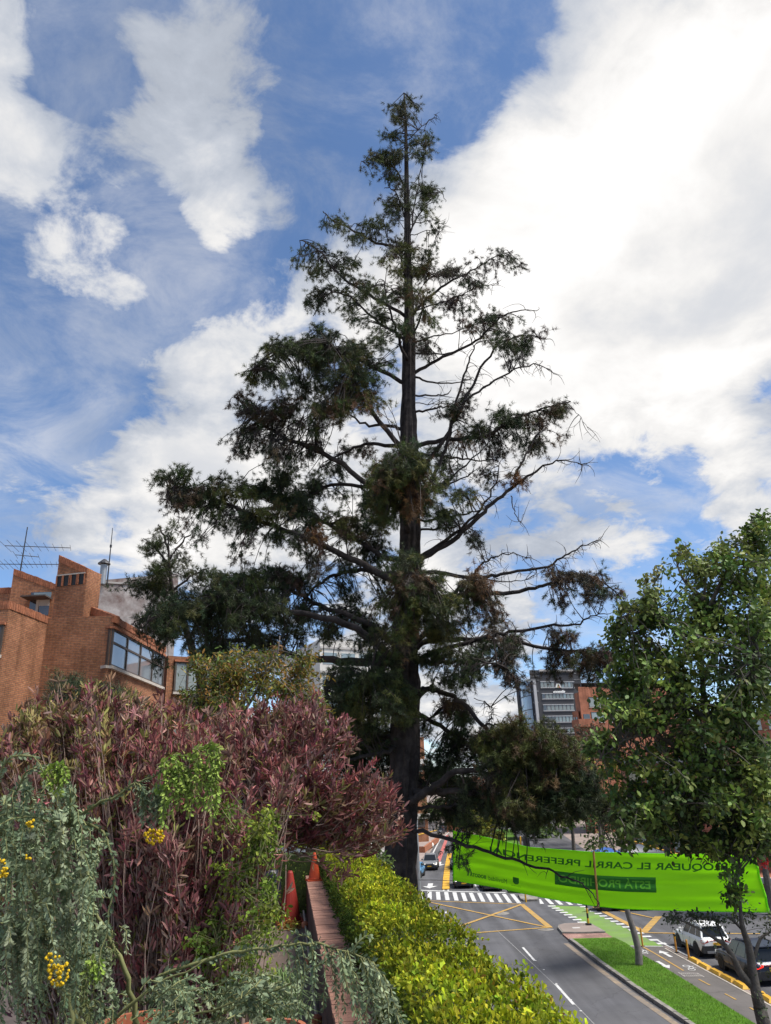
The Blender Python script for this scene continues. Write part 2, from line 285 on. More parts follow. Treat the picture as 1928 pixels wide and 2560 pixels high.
class MB:
    def __init__(s): s.c = []; s.f = []; s.n = 0
    @property
    def v(s): return np.concatenate(s.c) if s.c else np.zeros((0, 3))
    def add(s, v, f):
        v = np.asarray(v, float).reshape(-1, 3); n = s.n; s.c.append(v); s.n += len(v); s.f.extend([tuple(i+n for i in q) for q in f]); return s
    def box(s, x0, x1, y0, y1, z0, z1):
        return s.add([(x0, y0, z0), (x1, y0, z0), (x1, y1, z0), (x0, y1, z0), (x0, y0, z1), (x1, y0, z1), (x1, y1, z1), (x0, y1, z1)],
                     [(0, 3, 2, 1), (4, 5, 6, 7), (0, 1, 5, 4), (1, 2, 6, 5), (2, 3, 7, 6), (3, 0, 4, 7)])
    def prism(s, poly, z0, z1):                     # z1: number or one height per corner; poly counter-clockwise
        n = len(poly); zt = z1 if hasattr(z1, '__len__') else [z1]*n; zb = z0 if hasattr(z0, '__len__') else [z0]*n
        v = [(p[0], p[1], zb[i]) for i, p in enumerate(poly)] + [(p[0], p[1], zt[i]) for i, p in enumerate(poly)]
        return s.add(v, [tuple(range(n-1, -1, -1)), tuple(range(n, 2*n))] + [(i, (i+1) % n, n+(i+1) % n, n+i) for i in range(n)])
    def tube(s, pts, rad, n=6, cap=True):
        pts = np.asarray(pts, float); k = len(pts)
        rad = np.asarray(rad if hasattr(rad, '__len__') else [rad]*k, float)
        t = np.empty_like(pts); t[1:-1] = pts[2:]-pts[:-2]; t[0] = pts[1]-pts[0]; t[-1] = pts[-1]-pts[-2]; t += 1e-9; t /= np.linalg.norm(t, axis=1)[:, None]
        a = np.cross(t, [.31, .17, .93]); l = np.linalg.norm(a, axis=1); bad = l < .1
        if bad.any(): a[bad] = np.cross(t[bad], [1, .2, 0]); l = np.linalg.norm(a, axis=1)
        a /= l[:, None]; b = np.cross(t, a); q = np.arange(n)*2*math.pi/n
        V = pts[:, None]+rad[:, None, None]*(np.cos(q)[None, :, None]*a[:, None]+np.sin(q)[None, :, None]*b[:, None])
        Fc = [(i*n+j, i*n+(j+1) % n, (i+1)*n+(j+1) % n, (i+1)*n+j) for i in range(k-1) for j in range(n)]
        if cap: Fc += [tuple(range(n-1, -1, -1)), tuple((k-1)*n+j for j in range(n))]
        return s.add(V, Fc)
    def lathe(s, prof, c=(0, 0, 0), n=16, axis='z'):
        V = []; k = len(prof)
        for r, h in prof:
            for j in range(n):
                q = 2*math.pi*j/n; a, b = r*math.cos(q), r*math.sin(q)
                V.append((c[0]+a, c[1]+b, c[2]+h) if axis == 'z' else (c[0]+h, c[1]+a, c[2]+b))
        Fc = [(i*n+j, i*n+(j+1) % n, (i+1)*n+(j+1) % n, (i+1)*n+j) for i in range(k-1) for j in range(n)]
        Fc += [tuple(range(n-1, -1, -1)), tuple((k-1)*n+j for j in range(n))]
        return s.add(V, Fc)
    def sheet(s, poly, z): return s.add([(p[0], p[1], z) for p in poly], [tuple(range(len(poly)))])
    def build(s, name, m, parent=None, **k): return mk(name, s.v, s.f, m, parent, **k)

def foliage(name, T, P, X, Yd, Z, S, C, m, parent, kind='stuff'):
    """one mesh of many leaves: template T=(verts,faces) in leaf space (x across, y along, z normal)"""
    tv = np.asarray(T[0], float); tf = np.asarray(T[1]); n = len(P); k = len(tv); q = tf.shape[1]
    S = np.broadcast_to(np.asarray(S, float), (n,))
    V = P[:, None, :] + S[:, None, None]*(tv[None, :, 0, None]*X[:, None, :] + tv[None, :, 1, None]*Yd[:, None, :] + tv[None, :, 2, None]*Z[:, None, :])
    V = V.reshape(-1, 3) - world_loc(parent)
    I = (tf[None] + (np.arange(n)*k)[:, None, None]).reshape(-1)
    nf = n*len(tf)
    me = bpy.data.meshes.new(name)
    me.vertices.add(len(V)); me.vertices.foreach_set('co', V.astype(np.float32).ravel())
    me.loops.add(len(I)); me.loops.foreach_set('vertex_index', I.astype(np.int32))
    me.polygons.add(nf); me.polygons.foreach_set('loop_start', (np.arange(nf)*q).astype(np.int32)); me.polygons.foreach_set('loop_total', np.full(nf, q, np.int32))
    me.update(calc_edges=True)
    ca = me.color_attributes.new('Col', 'FLOAT_COLOR', 'POINT')
    cc = np.ones((n, k, 4), np.float32); cc[:, :, :3] = C[:, None, :]
    ca.data.foreach_set('color', cc.ravel())
    me.materials.append(MT[m]); o = bpy.data.objects.new(name, me); COL.objects.link(o); o.parent = parent
    if kind: o['kind'] = kind
    return o
def unit(a): return a/np.maximum(np.linalg.norm(a, axis=1, keepdims=True), 1e-9)
def frame_for(D, up=None):
    """leaf frames: y along D, z near `up` or random"""
    D = unit(D); Rn = rng.normal(size=D.shape) if up is None else up
    X = unit(np.cross(D, Rn)); return X, D, np.cross(X, D)
OVAL = ([(0, 0, 0), (-.27, .30, .06), (-.24, .70, .05), (0, 1, -.04), (.24, .70, .05), (.27, .30, .06)], [(0, 1, 2, 3), (0, 3, 4, 5)])
OVAL = (OVAL[0], [(0, 3, 2, 1), (0, 5, 4, 3)])
OBOV = ([(0, 0, 0), (-.16, .38, .05), (-.30, .76, .06), (0, 1, 0), (.30, .76, .06), (.16, .38, .05)], [(0, 3, 2, 1), (0, 5, 4, 3)])
LANCE = ([(0, 0, 0), (-.085, .30, .03), (-.10, .68, .03), (0, 1, -.05), (.10, .68, .03), (.085, .30, .03)], [(0, 3, 2, 1), (0, 5, 4, 3)])
NEEDLE = ([(-.045, 0, 0), (.045, 0, 0), (0, 1, 0)], [(0, 1, 2)])
BLADE = ([(-.05, 0, 0), (.05, 0, 0), (0, 1, .12)], [(0, 1, 2)])
def pick(cols, n, jit=.18, w=None):
    c = np.asarray(cols, float); i = rng.choice(len(c), n, p=w)
    return np.clip(c[i]*(1+rng.normal(0, jit, (n, 1)))*(1+rng.normal(0, jit*.35, (n, 3))), .002, .95)
def struct(o): o['kind'] = 'structure'; return o

# ================================================================== ground and roads
def sheet(name, poly, z, m, parent=None): return MB().sheet([p[:2] for p in poly], z).build(name, m, parent)
struct(sheet('ground', [(-900, -60), (900, -60), (900, 1600), (-900, 1600)], 0.0, 'paving'))
road_l = [(3.0, -20), (11.9, -20), (11.9, 28), (11.5, 36), (11.1, 41.4), (10.8, 47.3), (10.6, 52.7), (10.55, 55.7), (10.8, 58.2), (11.3, 58.9), (13.2, 58.7), (13.5, 54.5), (13.6, 51.6),
          (16.0, 51), (16.3, 40), (17.2, 20), (17.6, -20), (26, -20), (25.6, 50), (26, 56), (60, 58), (60, 76), (26, 80), (27, 118), (33, 170), (55, 260), (45, 262), (24, 182), (12.5, 152), (7.2, 146), (4.3, 117), (1.2, 90), (-.6, 79), (-4, 76), (-60, 78), (-60, 58), (-2, 56), (1.6, 52), (3.0, 46)]
road = struct(sheet('road', road_l, 0.010, 'asphalt'))
struct(sheet('bike_path', [(14.4, -20), (17.2, -20), (16.75, 20), (16.0, 40), (15.75, 50.9), (13.7, 51.5), (13.62, 48.2), (13.8, 45.4), (13.95, 40.8), (14.3, 28)], 0.014, 'asphalt2'))
struct(sheet('green_crossing', [(12.15, 68.0), (13.1, 58.4), (13.45, 54.5), (13.7, 51.5), (15.7, 50.95), (15.3, 56), (14.6, 66.6)], 0.018, 'lanegreen'))
def mark(name, quad, m='white', z=0.022):
    return sheet(name, quad, z, m, road)
def gp(x, y): return gnd(x, y, 0.02)[:2]
def line(name, pts, w, m='white', z=0.022):
    V = []; Fc = []
    for i, p in enumerate(pts):
        a = np.array(pts[max(i-1, 0)][:2]); b = np.array(pts[min(i+1, len(pts)-1)][:2]); t = nrm(b-a); nn = np.array([-t[1], t[0]])*w/2
        V += [(p[0]-nn[0], p[1]-nn[1], z), (p[0]+nn[0], p[1]+nn[1], z)]
    for i in range(len(pts)-1): Fc.append((2*i, 2*i+1, 2*i+3, 2*i+2))
    return mk(name, V, [f[::-1] for f in Fc], m, road)
def zd(x, y): return gp(1120+x/4.384, 2060+y/4.384)
def za(x, y): return gp(1280+x/3.545, 2250+y/3.545)
def zc(x, y): return gp(1640+x/5.785, 2260+y/5.785)
def zb(x, y): return gp(1030+x/6.408, 1980+y/6.408)
for k in range(-5, 12):                                   # crossing, left carriageway
    xt = 48+90.5*k; yt = 748+(xt-50)*.032; xb = xt+24+k*7.5; yb = 838+(xb-80)*.043
    if k > 7: continue
    mark('crosswalk_stripe', [zd(xt, yt), zd(xb, yb), zd(xb+46, yb+2), zd(xt+45, yt+1.4)])
for (xt, yt, xb, yb) in [(1000, 822, 1008, 874), (1050, 808, 1120, 878), (1160, 828, 1222, 883), (1280, 848, 1330, 886), (1400, 866, 1430, 888)]:
    mark('crosswalk_stripe', [zd(xt, yt), zd(xb, yb), zd(xb+46, yb+1), zd(xt+(46 if xt > 1020 else 18), yt+2)])
line('stop_line', [zb(-200, 1565), zb(120, 1572), zb(620, 1592), zb(1500, 1613)], .45)
# yellow box markings
Y = 'yellow'
line('box_line', [zd(-700, 822), zd(0, 850), zd(810, 880)], .24, Y, .026)
line('box_line', [za(85, 38), za(338, 246)], .42, Y, .030); line('box_line', [za(338, 243), za(-330, 292)], .26, Y, .034)
line('box_line', [gp(1056, 2252), za(300, 240)], .24, Y, .038); line('box_line', [gp(1105, 2332), za(90, 40)], .30, Y, .042)
line('box_line', [za(735, 60), za(1165, 283)], .42, Y, .026); line('box_line', [za(1168, 285), za(1300, 145)], .50, Y, .030)
line('box_line', [za(1165, 290), za(1440, 296), za(2200, 300)], .24, Y, .034); line('box_line', [za(1295, 170), za(1000, 105), za(760, 60)], .24, Y, .038)
# lane dashes
for y0 in range(-16, 58, 9):
    x = lambda yy: 7.95-(yy-28)*.021
    yy = y0+1.3
    if yy+3.6 < 56: mark('lane_dash', [(x(yy)-.07, yy), (x(yy)+.07, yy), (x(yy+3.7)+.07, yy+3.7), (x(yy+3.7)-.07, yy+3.7)])
line('edge_line', [(4.6, 20), (4.7, 44), (4.5, 49.5), (4.0, 52.5), (3.2, 54.4)], .14)
line('edge_line', [(3.9, 49), (3.9, 50.5), (3.3, 52.3), (2.6, 53)], .14)
line('kerb_stain', [(11.5, 28), (11.15, 36), (10.75, 41.4), (10.45, 47.3), (10.25, 52.7)], .30, mat('worn_kerb_line', (.22, .17, .12), .9, var=.2, dirt=(.11, .11, .115), dirt_scale=.8, dirt_amt=.9), .020)
line('asphalt_joint', [(8.15, 30), (7.75, 40), (7.0, 52), (6.6, 58)], .05, mat('joint_seal', (.2, .2, .2), .9, var=.3), .020)
for yy in (30.5, 33.8, 35.5, 38.2, 40, 43, 46, 48.2): mark('road_stud', [(8.0-(yy-28)*.021-.05, yy), (8.0-(yy-28)*.021+.05, yy), (8.0-(yy-28)*.021+.05, yy+.12), (8.0-(yy-28)*.021-.05, yy+.12)], 'white', .03)
def disc(c, rx, ry, name, m, z):
    return mark(name, [(c[0]+rx*math.cos(q), c[1]+ry*math.sin(q)) for q in np.linspace(0, 2*math.pi, 18)[:-1]], m, z)
disc(za(300, 262), .55, .45, 'manhole_cover', 'kerb', .024); disc(zd(590, 978), .6, .8, 'manhole_cover', 'kerb', .024)
mark('litter', [gp(1112, 2280), gp(1117, 2279), gp(1117, 2283), gp(1113, 2284)], 'white', .03)
# bike path markings
line('bike_line', [zc(-240, 590), zc(0, 725), zc(400, 965)], .10, Y, .030)
for q in ((620, 1090, 780, 1175), (1000, 1300, 1160, 1385), (1360, 1500, 1520, 1590)): line('bike_line', [zc(q[0], q[1]), zc(q[2], q[3])], .09, Y, .030)
line('bike_edge', [zc(130, 640), zc(480, 830), zc(980, 1100), zc(1400, 1330), zc(1700, 1490)], .09, mat('pale_line', (.38, .34, .29), .8, var=.15), .030)
line('white_edge', [zc(10, 520), zc(180, 610), zc(500, 770), zc(800, 930), zc(1140, 1110), zc(1700, 1375)], .13, 'white', .026)
line('bike_edge', [za(1030, 410), za(1340, 412)], .16, 'white', .034)
line('stop_line', [zc(200, 615), zc(420, 640)], .3, 'white', .028)
def arrow(tail, tip, w, name='road_arrow', z=.034):
    a, b = np.array(tail), np.array(tip); t = nrm(b-a); n_ = np.array([-t[1], t[0]]); Ln = np.linalg.norm(b-a); s = a+t*Ln*.58
    P = [a-n_*w*.2, a+n_*w*.2, s+n_*w*.2, s+n_*w*.6, b, s-n_*w*.6, s-n_*w*.2]
    return mk(name, [(p[0], p[1], z) for p in P], [(2, 1, 0, 6), (4, 3, 2, 6, 5)], 'white', road)
arrow(zc(225, 770), zc(50, 675), .5); arrow(zc(20, 830), zc(200, 935), .5)
arrow(zb(300, 1465), zb(280, 1545), 1.3); arrow(zb(440, 1120), zb(430, 1190), 1.3)
def bike_symbol(c, s):
    mb = MB()
    for k in (-1, 1):
        ring = [(c[0]+s*(.0+.26*math.cos(q)), c[1]+k*s*.5+s*.26*math.sin(q)*1.3) for q in np.linspace(0, 2*math.pi, 13)]
        for i in range(12):
            a, b = np.array(ring[i]), np.array(ring[i+1]); cc = np.array([c[0], c[1]+k*s*.5]); mb.add([(*a, .034), (*b, .034), (*(cc+(b-cc)*.72), .034), (*(cc+(a-cc)*.72), .034)], [(0, 1, 2, 3)])
    for a, b in (((0, -.5), (.3, -.1)), ((.3, -.1), (.3, .35)), ((.3, .35), (0, .5)), ((0, -.5), (0, .1)), ((0, .1), (.3, .35)), ((.3, -.1), (.45, -.15)), ((.3, .35), (.5, .42))):
        a = np.array(c)+s*np.array(a); b = np.array(c)+s*np.array(b); t = nrm(b-a); n_ = np.array([-t[1], t[0]])*.035*s
        mb.add([(*(a-n_), .038), (*(b-n_), .038), (*(b+n_), .038), (*(a+n_), .038)], [(0, 1, 2, 3)])
    return mb.build('bicycle_symbol', 'white', road)
bike_symbol(zc(480, 925), .75); bike_symbol(za(1160, 460), .75)
bx = [zc(315, 990), zc(600, 1000), zc(710, 1060), zc(415, 1057)]
mb = MB(); b4 = [np.array(p) for p in bx]
for i in range(4):
    a, b = b4[i], b4[(i+1) % 4]; c = sum(b4)/4; mb.add([(*a, .034), (*b, .034), (*(b+(c-b)*.1), .034), (*(a+(c-a)*.1), .034)], [(3, 2, 1, 0)])
for u in np.linspace(.08, .86, 9):
    for v0, v1 in ((.2, .42), (.55, .8)):
        w = .055; f = lambda U, V: (b4[0]*(1-U)+b4[1]*U)*(1-V)+(b4[3]*(1-U)+b4[2]*U)*V
        mb.add([(*f(u, v0), .036), (*f(u+w, v0), .036), (*f(u+w, v1), .036), (*f(u, v1), .036)], [(3, 2, 1, 0)])
mb.build('lane_text_box', mat('worn_white', (.33, .31, .29), .8, var=.2), road)
def dashrow(a, b, n, w, l):
    a, b = np.array(a), np.array(b)
    for i in range(n):
        c = a+(b-a)*(i+.25)/n; mark('crossing_dash', [(c[0]-w/2, c[1]-l/2), (c[0]+w/2, c[1]-l/2), (c[0]+w/2, c[1]+l/2), (c[0]-w/2, c[1]+l/2)], 'white', .030)
dashrow(za(345, 50), za(700, 240), 9, .62, .5); dashrow(za(625, 55), za(1380, 412), 14, .55, .46)
# the road beyond the crossing
line('white_edge', [(1.6, 84), (4.8, 116.6), (7.56, 146), (11, 170)], .2)
line('red_line', [zb(420, 1120), zb(480, 960), zb(545, 780), zb(565, 690)], .55, 'red'); line('worn_line', [zb(405, 965), zb(600, 958)], .7, mat('worn_pink', (.2, .16, .16), .9, var=.2), .026)
line('white_edge', [zb(1010, 1480), zb(1080, 1592)], .18)
line('separator_line', [zb(508, 1585), zb(520, 1400), zb(545, 1240), zb(600, 1020)], .16, 'white', .026); line('separator_line', [zb(582, 1585), zb(578, 1400), zb(590, 1240), zb(620, 1020)], .16, 'white', .026)
sp = [zb(545, 1575), zb(550, 1400), zb(568, 1230), zb(592, 1080), zb(612, 985)]
cum = [0]
for i in range(4): cum.append(cum[-1]+np.linalg.norm(np.array(sp[i+1])-np.array(sp[i])))
ns = 0; s = .4
while s+2 < cum[-1]:
    def pos(q):
        i = max(j for j in range(5) if cum[j] <= q+1e-6); i = min(i, 3); f = (q-cum[i])/(cum[i+1]-cum[i]); return np.array(sp[i])*(1-f)+np.array(sp[i+1])*f
    a, b = pos(s), pos(s+1.9); m_ = MB(); t = nrm(b-a); n_ = np.array([-t[1], t[0]]); h = .34
    m_.prism([a-n_*h, b-n_*h, b+n_*h, a+n_*h], .03, .12)
    o = m_.build('road_separator', 'sepyellow'); tag(o, 'low yellow kerb block in the row dividing the two lanes beyond the crosswalk', 'lane separator', 'yellow blocks dividing the far lanes'); s += 2.15; ns += 1
# kerbs and median
med_l = [(12.6, -20), (12.0, 28), (11.5, 36), (11.1, 41.4), (10.8, 47.3), (10.62, 52.7), (10.58, 53.4)]
med_r = [(13.42, 53.3), (13.66, 51.5), (13.6, 48.2), (13.78, 45.4), (13.92, 40.8), (14.28, 28), (14.4, -20)]
poly = med_l[::-1]+med_r[::-1]
gb = MB().prism(med_l[::-1]+[], 0, 0) if False else None
def inset(pts, d): return [(p[0]+d, p[1]) for p in pts]
struct(MB().prism((inset(med_l, .2)+med_r)[::-1], 0.0, .15).build('median_lawn', 'soil'))
ke = MB()
kt = []
for i in range(len(med_l)-1):
    a, b = np.array(med_l[i]), np.array(med_l[i+1]); L_ = np.linalg.norm(b-a); n_ = max(1, int(L_/1.0))
    if a[1] < 22 and b[1] < 22: n_ = 2
    for j in range(n_):
        p, q = a+(b-a)*(j/n_), a+(b-a)*((j+1)/n_-.012/ (L_/n_)); kt.append((p, q))
kerb_root = struct(MB().prism([(p[0]+.03, p[1]) for p in med_l][::-1]+[(p[0]+.19, p[1]) for p in med_l], 0, .14).build('kerb', 'kerb'))
for p, q in kt:
    if p[1] < 20: continue
    dz = random.uniform(-.012, .012)
    MB().prism([(p[0], p[1]), (p[0]+.22, p[1]), (q[0]+.22, q[1]), (q[0], q[1])], .012, .165+dz).build('kerb_stone', 'kerb', kerb_root)
isl = [(10.62, 55.5), (10.72, 57.4), (10.95, 58.3), (11.5, 58.75), (12.6, 58.75), (13.25, 58.3), (13.42, 55.3), (12.2, 55.2)]
io = struct(MB().prism(isl[::-1], 0, .16).build('traffic_island', 'kerb'))
MB().prism([(p[0]*.93+12.0*.07, p[1]*.93+57*.07) for p in isl][::-1], .1, .172).build('island_top', 'paving', io)
MB().box(11.6, 12.1, 56.6, 57.0, .16, .178).build('inspection_cover', 'concrete', io)
struct(MB().prism([(10.6, 55.4), (10.62, 53.4), (13.42, 53.3), (13.42, 55.1), (12.2, 55.1)], 0, .10).build('brick_apron', brick_mat('apron_brick', (.34, .2, .17), (.28, .16, .13), (.18, .13, .11), w=.24, h=.12), uv=True))
i2 = [zd(770, 785), zd(800, 838), zd(830, 850), zd(985, 845), zd(985, 795)]
struct(MB().prism(i2, 0, .16).build('refuge_kerb', 'kerb'))
# grass blades on the median
def lawn():
    n = 52000; yy = 23+rng.random(n)**1.1*30; 
    xl = np.interp(yy, [p[1] for p in med_l], [p[0] for p in med_l])+.24; xr = np.interp(yy, [p[1] for p in med_r[::-1]], [p[0] for p in med_r[::-1]])-.03
    P = np.stack([xl+(xr-xl)*rng.random(n), yy, np.full(n, .15)], 1)
    D = rng.normal(0, .5, (n, 3)); D[:, 2] = 1
    cl = np.sin(P[:, 0]*2.1+1.3*np.sin(P[:, 1]*.9))*np.sin(P[:, 1]*1.3+P[:, 0]) ; C = pick([(.095, .215, .008), (.065, .165, .007), (.125, .245, .013)], n, .25)*(1+.2*cl[:, None]); dry = (np.sin(P[:, 0]*3.7+P[:, 1]*.8)+np.sin(P[:, 1]*2.3-P[:, 0]*1.7)+rng.normal(0, .6, n)) > 1.75; C[dry] = C[dry]*.5+np.array([.10, .10, .03])
    X, D, Z = frame_for(D); gr = bpy.data.objects.new('grass', None)
    o = foliage('grass', BLADE, P, X, D, Z, rng.uniform(.05, .12, n), C, 'grass', gr); bpy.data.objects.remove(gr); o.parent = None
    tag(o, 'short bright green grass on the median strip', 'grass')
lawn()
# raised yellow blocks between bike path and traffic lane
for x0, y0, x1, y1 in ((505, 800, 640, 872), (648, 880, 785, 955), (808, 965, 962, 1045), (972, 1050, 1140, 1138), (1155, 1140, 1315, 1240), (1512, 1300, 1560, 1345), (1570, 1350, 1700, 1440)):
    a, b = zc(x0, y0-6), zc(x1, y1-6); t = nrm(b-a); n_ = np.array([-t[1], t[0]])*.19
    t = t*.12
    lo = [a-n_, b-n_, b+n_, a+n_]; hi = [a-n_*.55+t, b-n_*.55-t, b+n_*.55-t, a+n_*.55+t]
    v = [(*p, .014) for p in lo]+[(*p, .15) for p in hi]
    f = [(3, 2, 1, 0), (4, 5, 6, 7), (0, 1, 5, 4), (1, 2, 6, 5), (2, 3, 7, 6), (3, 0, 4, 7)]
    k_ = ['second', 'third', 'fourth', 'fifth', 'sixth', 'seventh']
    o = mk('bike_lane_separator', v, f, 'sepyellow')
    tag(o, {505: 'yellow kerb block beside the bike path nearest to the orange posts', 648: 'yellow kerb block beside the bike path, second after the orange posts', 808: 'yellow kerb block beside the bike path, third after the orange posts',
            972: 'yellow kerb block beside the bike path, fourth after the orange posts', 1155: 'yellow kerb block whose end touches the forked tree trunk', 1512: 'short piece of yellow kerb block just right of the forked trunk', 1570: 'yellow kerb block nearest the right edge of the picture'}[x0], 'lane separator', 'yellow blocks along the bike path')
def delineator(c, lab, h=1.0):
    t = thing('delineator_post', lab, 'road post', (c[0], c[1], .014), group='orange flexible posts')
    MB().lathe([(.11, 0), (.11, .03), (.06, .05)], n=10).build('base', 'black', t, local=True)
    MB().lathe([(.055, .05), (.055, h-.03), (.035, h)], n=10).build('pole', 'post', t, local=True)
    MB().lathe([(.058, h*.7), (.058, h*.82)], n=10).build('reflective_band', 'sepyellow', t, local=True)
delineator(zc(300, 700), 'orange flexible post beside the rear door of the white car'); delineator(zc(480, 795), 'orange flexible post at the head of the yellow kerb blocks', .95); delineator(za(1160, 412), 'orange flexible post at the end of the green crossing', 1.0)
def bollard(c):
    t = thing('striped_bollard', 'black and yellow striped bollard on the concrete island', 'bollard', (c[0], c[1], .17))
    MB().box(-.17, .17, -.17, .17, 0, .10).build('base', 'black', t, local=True)
    n = 7; h = 2.2
    for i in range(n): MB().lathe([(.07, .1+i*h/n), (.07, .1+(i+1)*h/n)], n=10).build('stripe', 'black' if i % 2 else 'sepyellow', t, local=True)
bollard(za(682, 243))
# far pavement on the left
struct(MB().prism([(-30, 84), (.4, 84), (1.0, 92), (3.9, 117), (6.8, 146), (8, 160), (-30, 160)], 0, .15).build('far_pavement', 'plaza'))
pw = thing('brick_planter', 'long low brick planter wall on the far left pavement', 'planter', (2.4, 121, .15))
MB().prism([(.5, 121), (4.0, 120), (7.3, 142), (5.2, 143), (1.8, 123.5), (.5, 124)], .15, .95).build('wall', 'brickcap', pw)
MB().prism([(.7, 121.3), (3.8, 120.4), (6.9, 141.5), (5.3, 142.3), (1.9, 123.3), (.7, 123.6)], .9, 1.0).build('cap', 'plaza', pw)
struct(MB().prism([(10.0, 76), (13.4, 74), (18.2, 118), (24, 170), (20.2, 170), (14.2, 118)], 0, .16).build('far_median_lawn', 'soil'))
# ================================================================== buildings
def wallbox(name, a, b, depth, z0, za_, zb_, m, parent, uv=True, nd=None):
    """wall block whose front runs from plan point a to b; top slopes from za_ to zb_"""
    a, b = np.array(a[:2]), np.array(b[:2]); t = nrm(b-a); n_ = (np.array([-t[1], t[0]]) if nd is None else nrm(np.array(nd, float)))*depth
    return MB().prism([a, b, b+n_, a+n_], z0, [za_, zb_, zb_, za_]).build(name, m, parent, uv=uv)
def on_wall(a, b, u0, u1, z0, z1, d0, d1, name, m, parent):
    """a block on the front a->b between u0,u1 metres and z0,z1; d0..d1 measured out of the wall"""
    a, b = np.array(a[:2]), np.array(b[:2]); t = nrm(b-a); n_ = -np.array([-t[1], t[0]])
    P = [a+t*u0+n_*d1, a+t*u1+n_*d1, a+t*u1+n_*d0, a+t*u0+n_*d0]
    return MB().prism(P, z0, z1).build(name, m, parent)
def coping(a, b, za_, zb_, n_, parent, h=.26, thick=.36):
    a, b = np.array(a[:2]), np.array(b[:2]); t = nrm(b-a); o_ = -np.array([-t[1], t[0]]); L_ = np.linalg.norm(b-a); n_ = int(L_/.085)
    for i in range(n_):
        u0, u1 = L_*i/n_+.006, L_*(i+1)/n_-.006; z0_, z1_ = za_+(zb_-za_)*i/n_, za_+(zb_-za_)*(i+1)/n_; j = random.uniform(-.012, .012)
        MB().prism([a+t*u0+o_*(.03+j), a+t*u1+o_*(.03+j), a+t*u1-o_*thick, a+t*u0-o_*thick], [z0_-h, z1_-h, z1_-h, z0_-h], [z0_+.02+j, z1_+.02+j, z1_+.02+j, z0_+.02+j]).build('coping_brick', 'brickcap', parent)
bld = thing('brick_apartment_house', 'orange brick apartment house with stepped sloping parapets at the left', 'building', (-13, 33, 0))
zq = lambda x, y: (x/2.975, 1280+y/2.975)
def pw_(zx, zy, Y): return at(*zq(zx, zy), Y)
# plan corners (front line), heights read where they meet the sky
A0 = pw_(-260, 672, 26.0); A1 = pw_(78, 668, 26.0); A2 = pw_(402, 800, 29.3)
A0[2] = A1[2]
def solveY(zx, zy, z):
    d = ray(*zq(zx, zy)); return (z-EYE)/(d[2]/d[1])
A2 = pw_(402, 800, solveY(402, 800, A1[2]))
B1 = pw_(395, 700, 29.3); B2 = pw_(655, 420, 28.8); B3 = pw_(715, 440, 31.0)
wallbox('wall', A0, A1, 7, 0, A1[2], A1[2], 'brick', bld); coping(A0, A1, A1[2], A1[2], 0, bld)
wallbox('wall', A1, A2, 6.0, 0, A1[2]-.004, A1[2]-.004, 'brick', bld); coping(A1, A2, A1[2], A1[2], 0, bld)
# tower with sloping top
TL = pw_(443, 325, 29.0); TR = pw_(655, 420, 28.7)
TLp = np.array([at(*zq(400, 570), 29.0)[0], 29.0]); TRp = np.array([TR[0], 28.7])
TLp[0] = TL[0]
wallbox('tower', TLp, TRp, .95, 0, TL[2], TR[2], 'brick', bld); coping(TLp, TRp, TL[2], TR[2], 0, bld)
tw = np.linalg.norm(TRp-TLp)
for x0, x1 in ((445, 478), (490, 527), (545, 580), (596, 632)):
    u0 = (x0-436)/(650-436)*tw; u1 = (x1-436)/(650-436)*tw
    zt, zb_ = pw_(540, 468, 28.85)[2], pw_(540, 545, 28.85)[2]
    vo = on_wall(TLp, TRp, u0, u1, zb_, zt, -.02, .012, 'vent_opening', 'black', bld)
    on_wall(TLp, TRp, u0-.04, u1+.04, zt, zt+.05, -.02, .05, 'lintel', 'sill', vo)
    on_wall(TLp, TRp, u0-.05, u0, zb_, zt, -.02, .055, 'jamb', 'brickcap', vo); on_wall(TLp, TRp, u1, u1+.03, zb_, zt, -.02, .055, 'jamb', 'brickcap', vo)
# upper storey set back, with sloping parapet and a small canopied window
U0 = pw_(-300, 565, 31.5); U1 = pw_(100, 562, 31.5); U2 = pw_(121, 432, 31.4); U3 = pw_(410, 560, 31.4)
wallbox('wall', U0, U1, 5, 0, U1[2], U1[2], 'brick', bld); coping(U0, U1, U1[2], U1[2], 0, bld)
U2p = np.array([U2[0], 31.2]); U3p = np.array([U3[0]+.3, 31.2])
wallbox('wall', U2p, U3p, 5.2, 0, U2[2], U3[2], 'brick', bld); coping(U2p, U3p, U2[2], U3[2], 0, bld)
wl = np.linalg.norm(U3p-U2p); k = wl/(410-121)
w_ = on_wall(U2p, U3p, (245-121)*k, (362-121)*k, pw_(300, 770, 31.2)[2], pw_(300, 596, 31.2)[2], -.05, .012, 'window', 'darkglass', bld)
on_wall(U2p, U3p, (262-121)*k, (366-121)*k, pw_(300, 655, 31.2)[2], pw_(300, 600, 31.2)[2], 0, .02, 'pane', 'paleglass', w_)
on_wall(U2p, U3p, (285-121)*k, (300-121)*k, pw_(300, 770, 31.2)[2], pw_(300, 655, 31.2)[2], 0, .05, 'mullion', 'sill', w_)
on_wall(U2p, U3p, (300-121)*k, (362-121)*k, pw_(300, 700, 31.2)[2], pw_(300, 650, 31.2)[2], 0, .03, 'blind', 'concrete', w_)
on_wall(U2p, U3p, (230-121)*k, (375-121)*k, pw_(300, 655, 31.2)[2], pw_(300, 645, 31.2)[2], 0, .7, 'canopy', 'frame', w_)
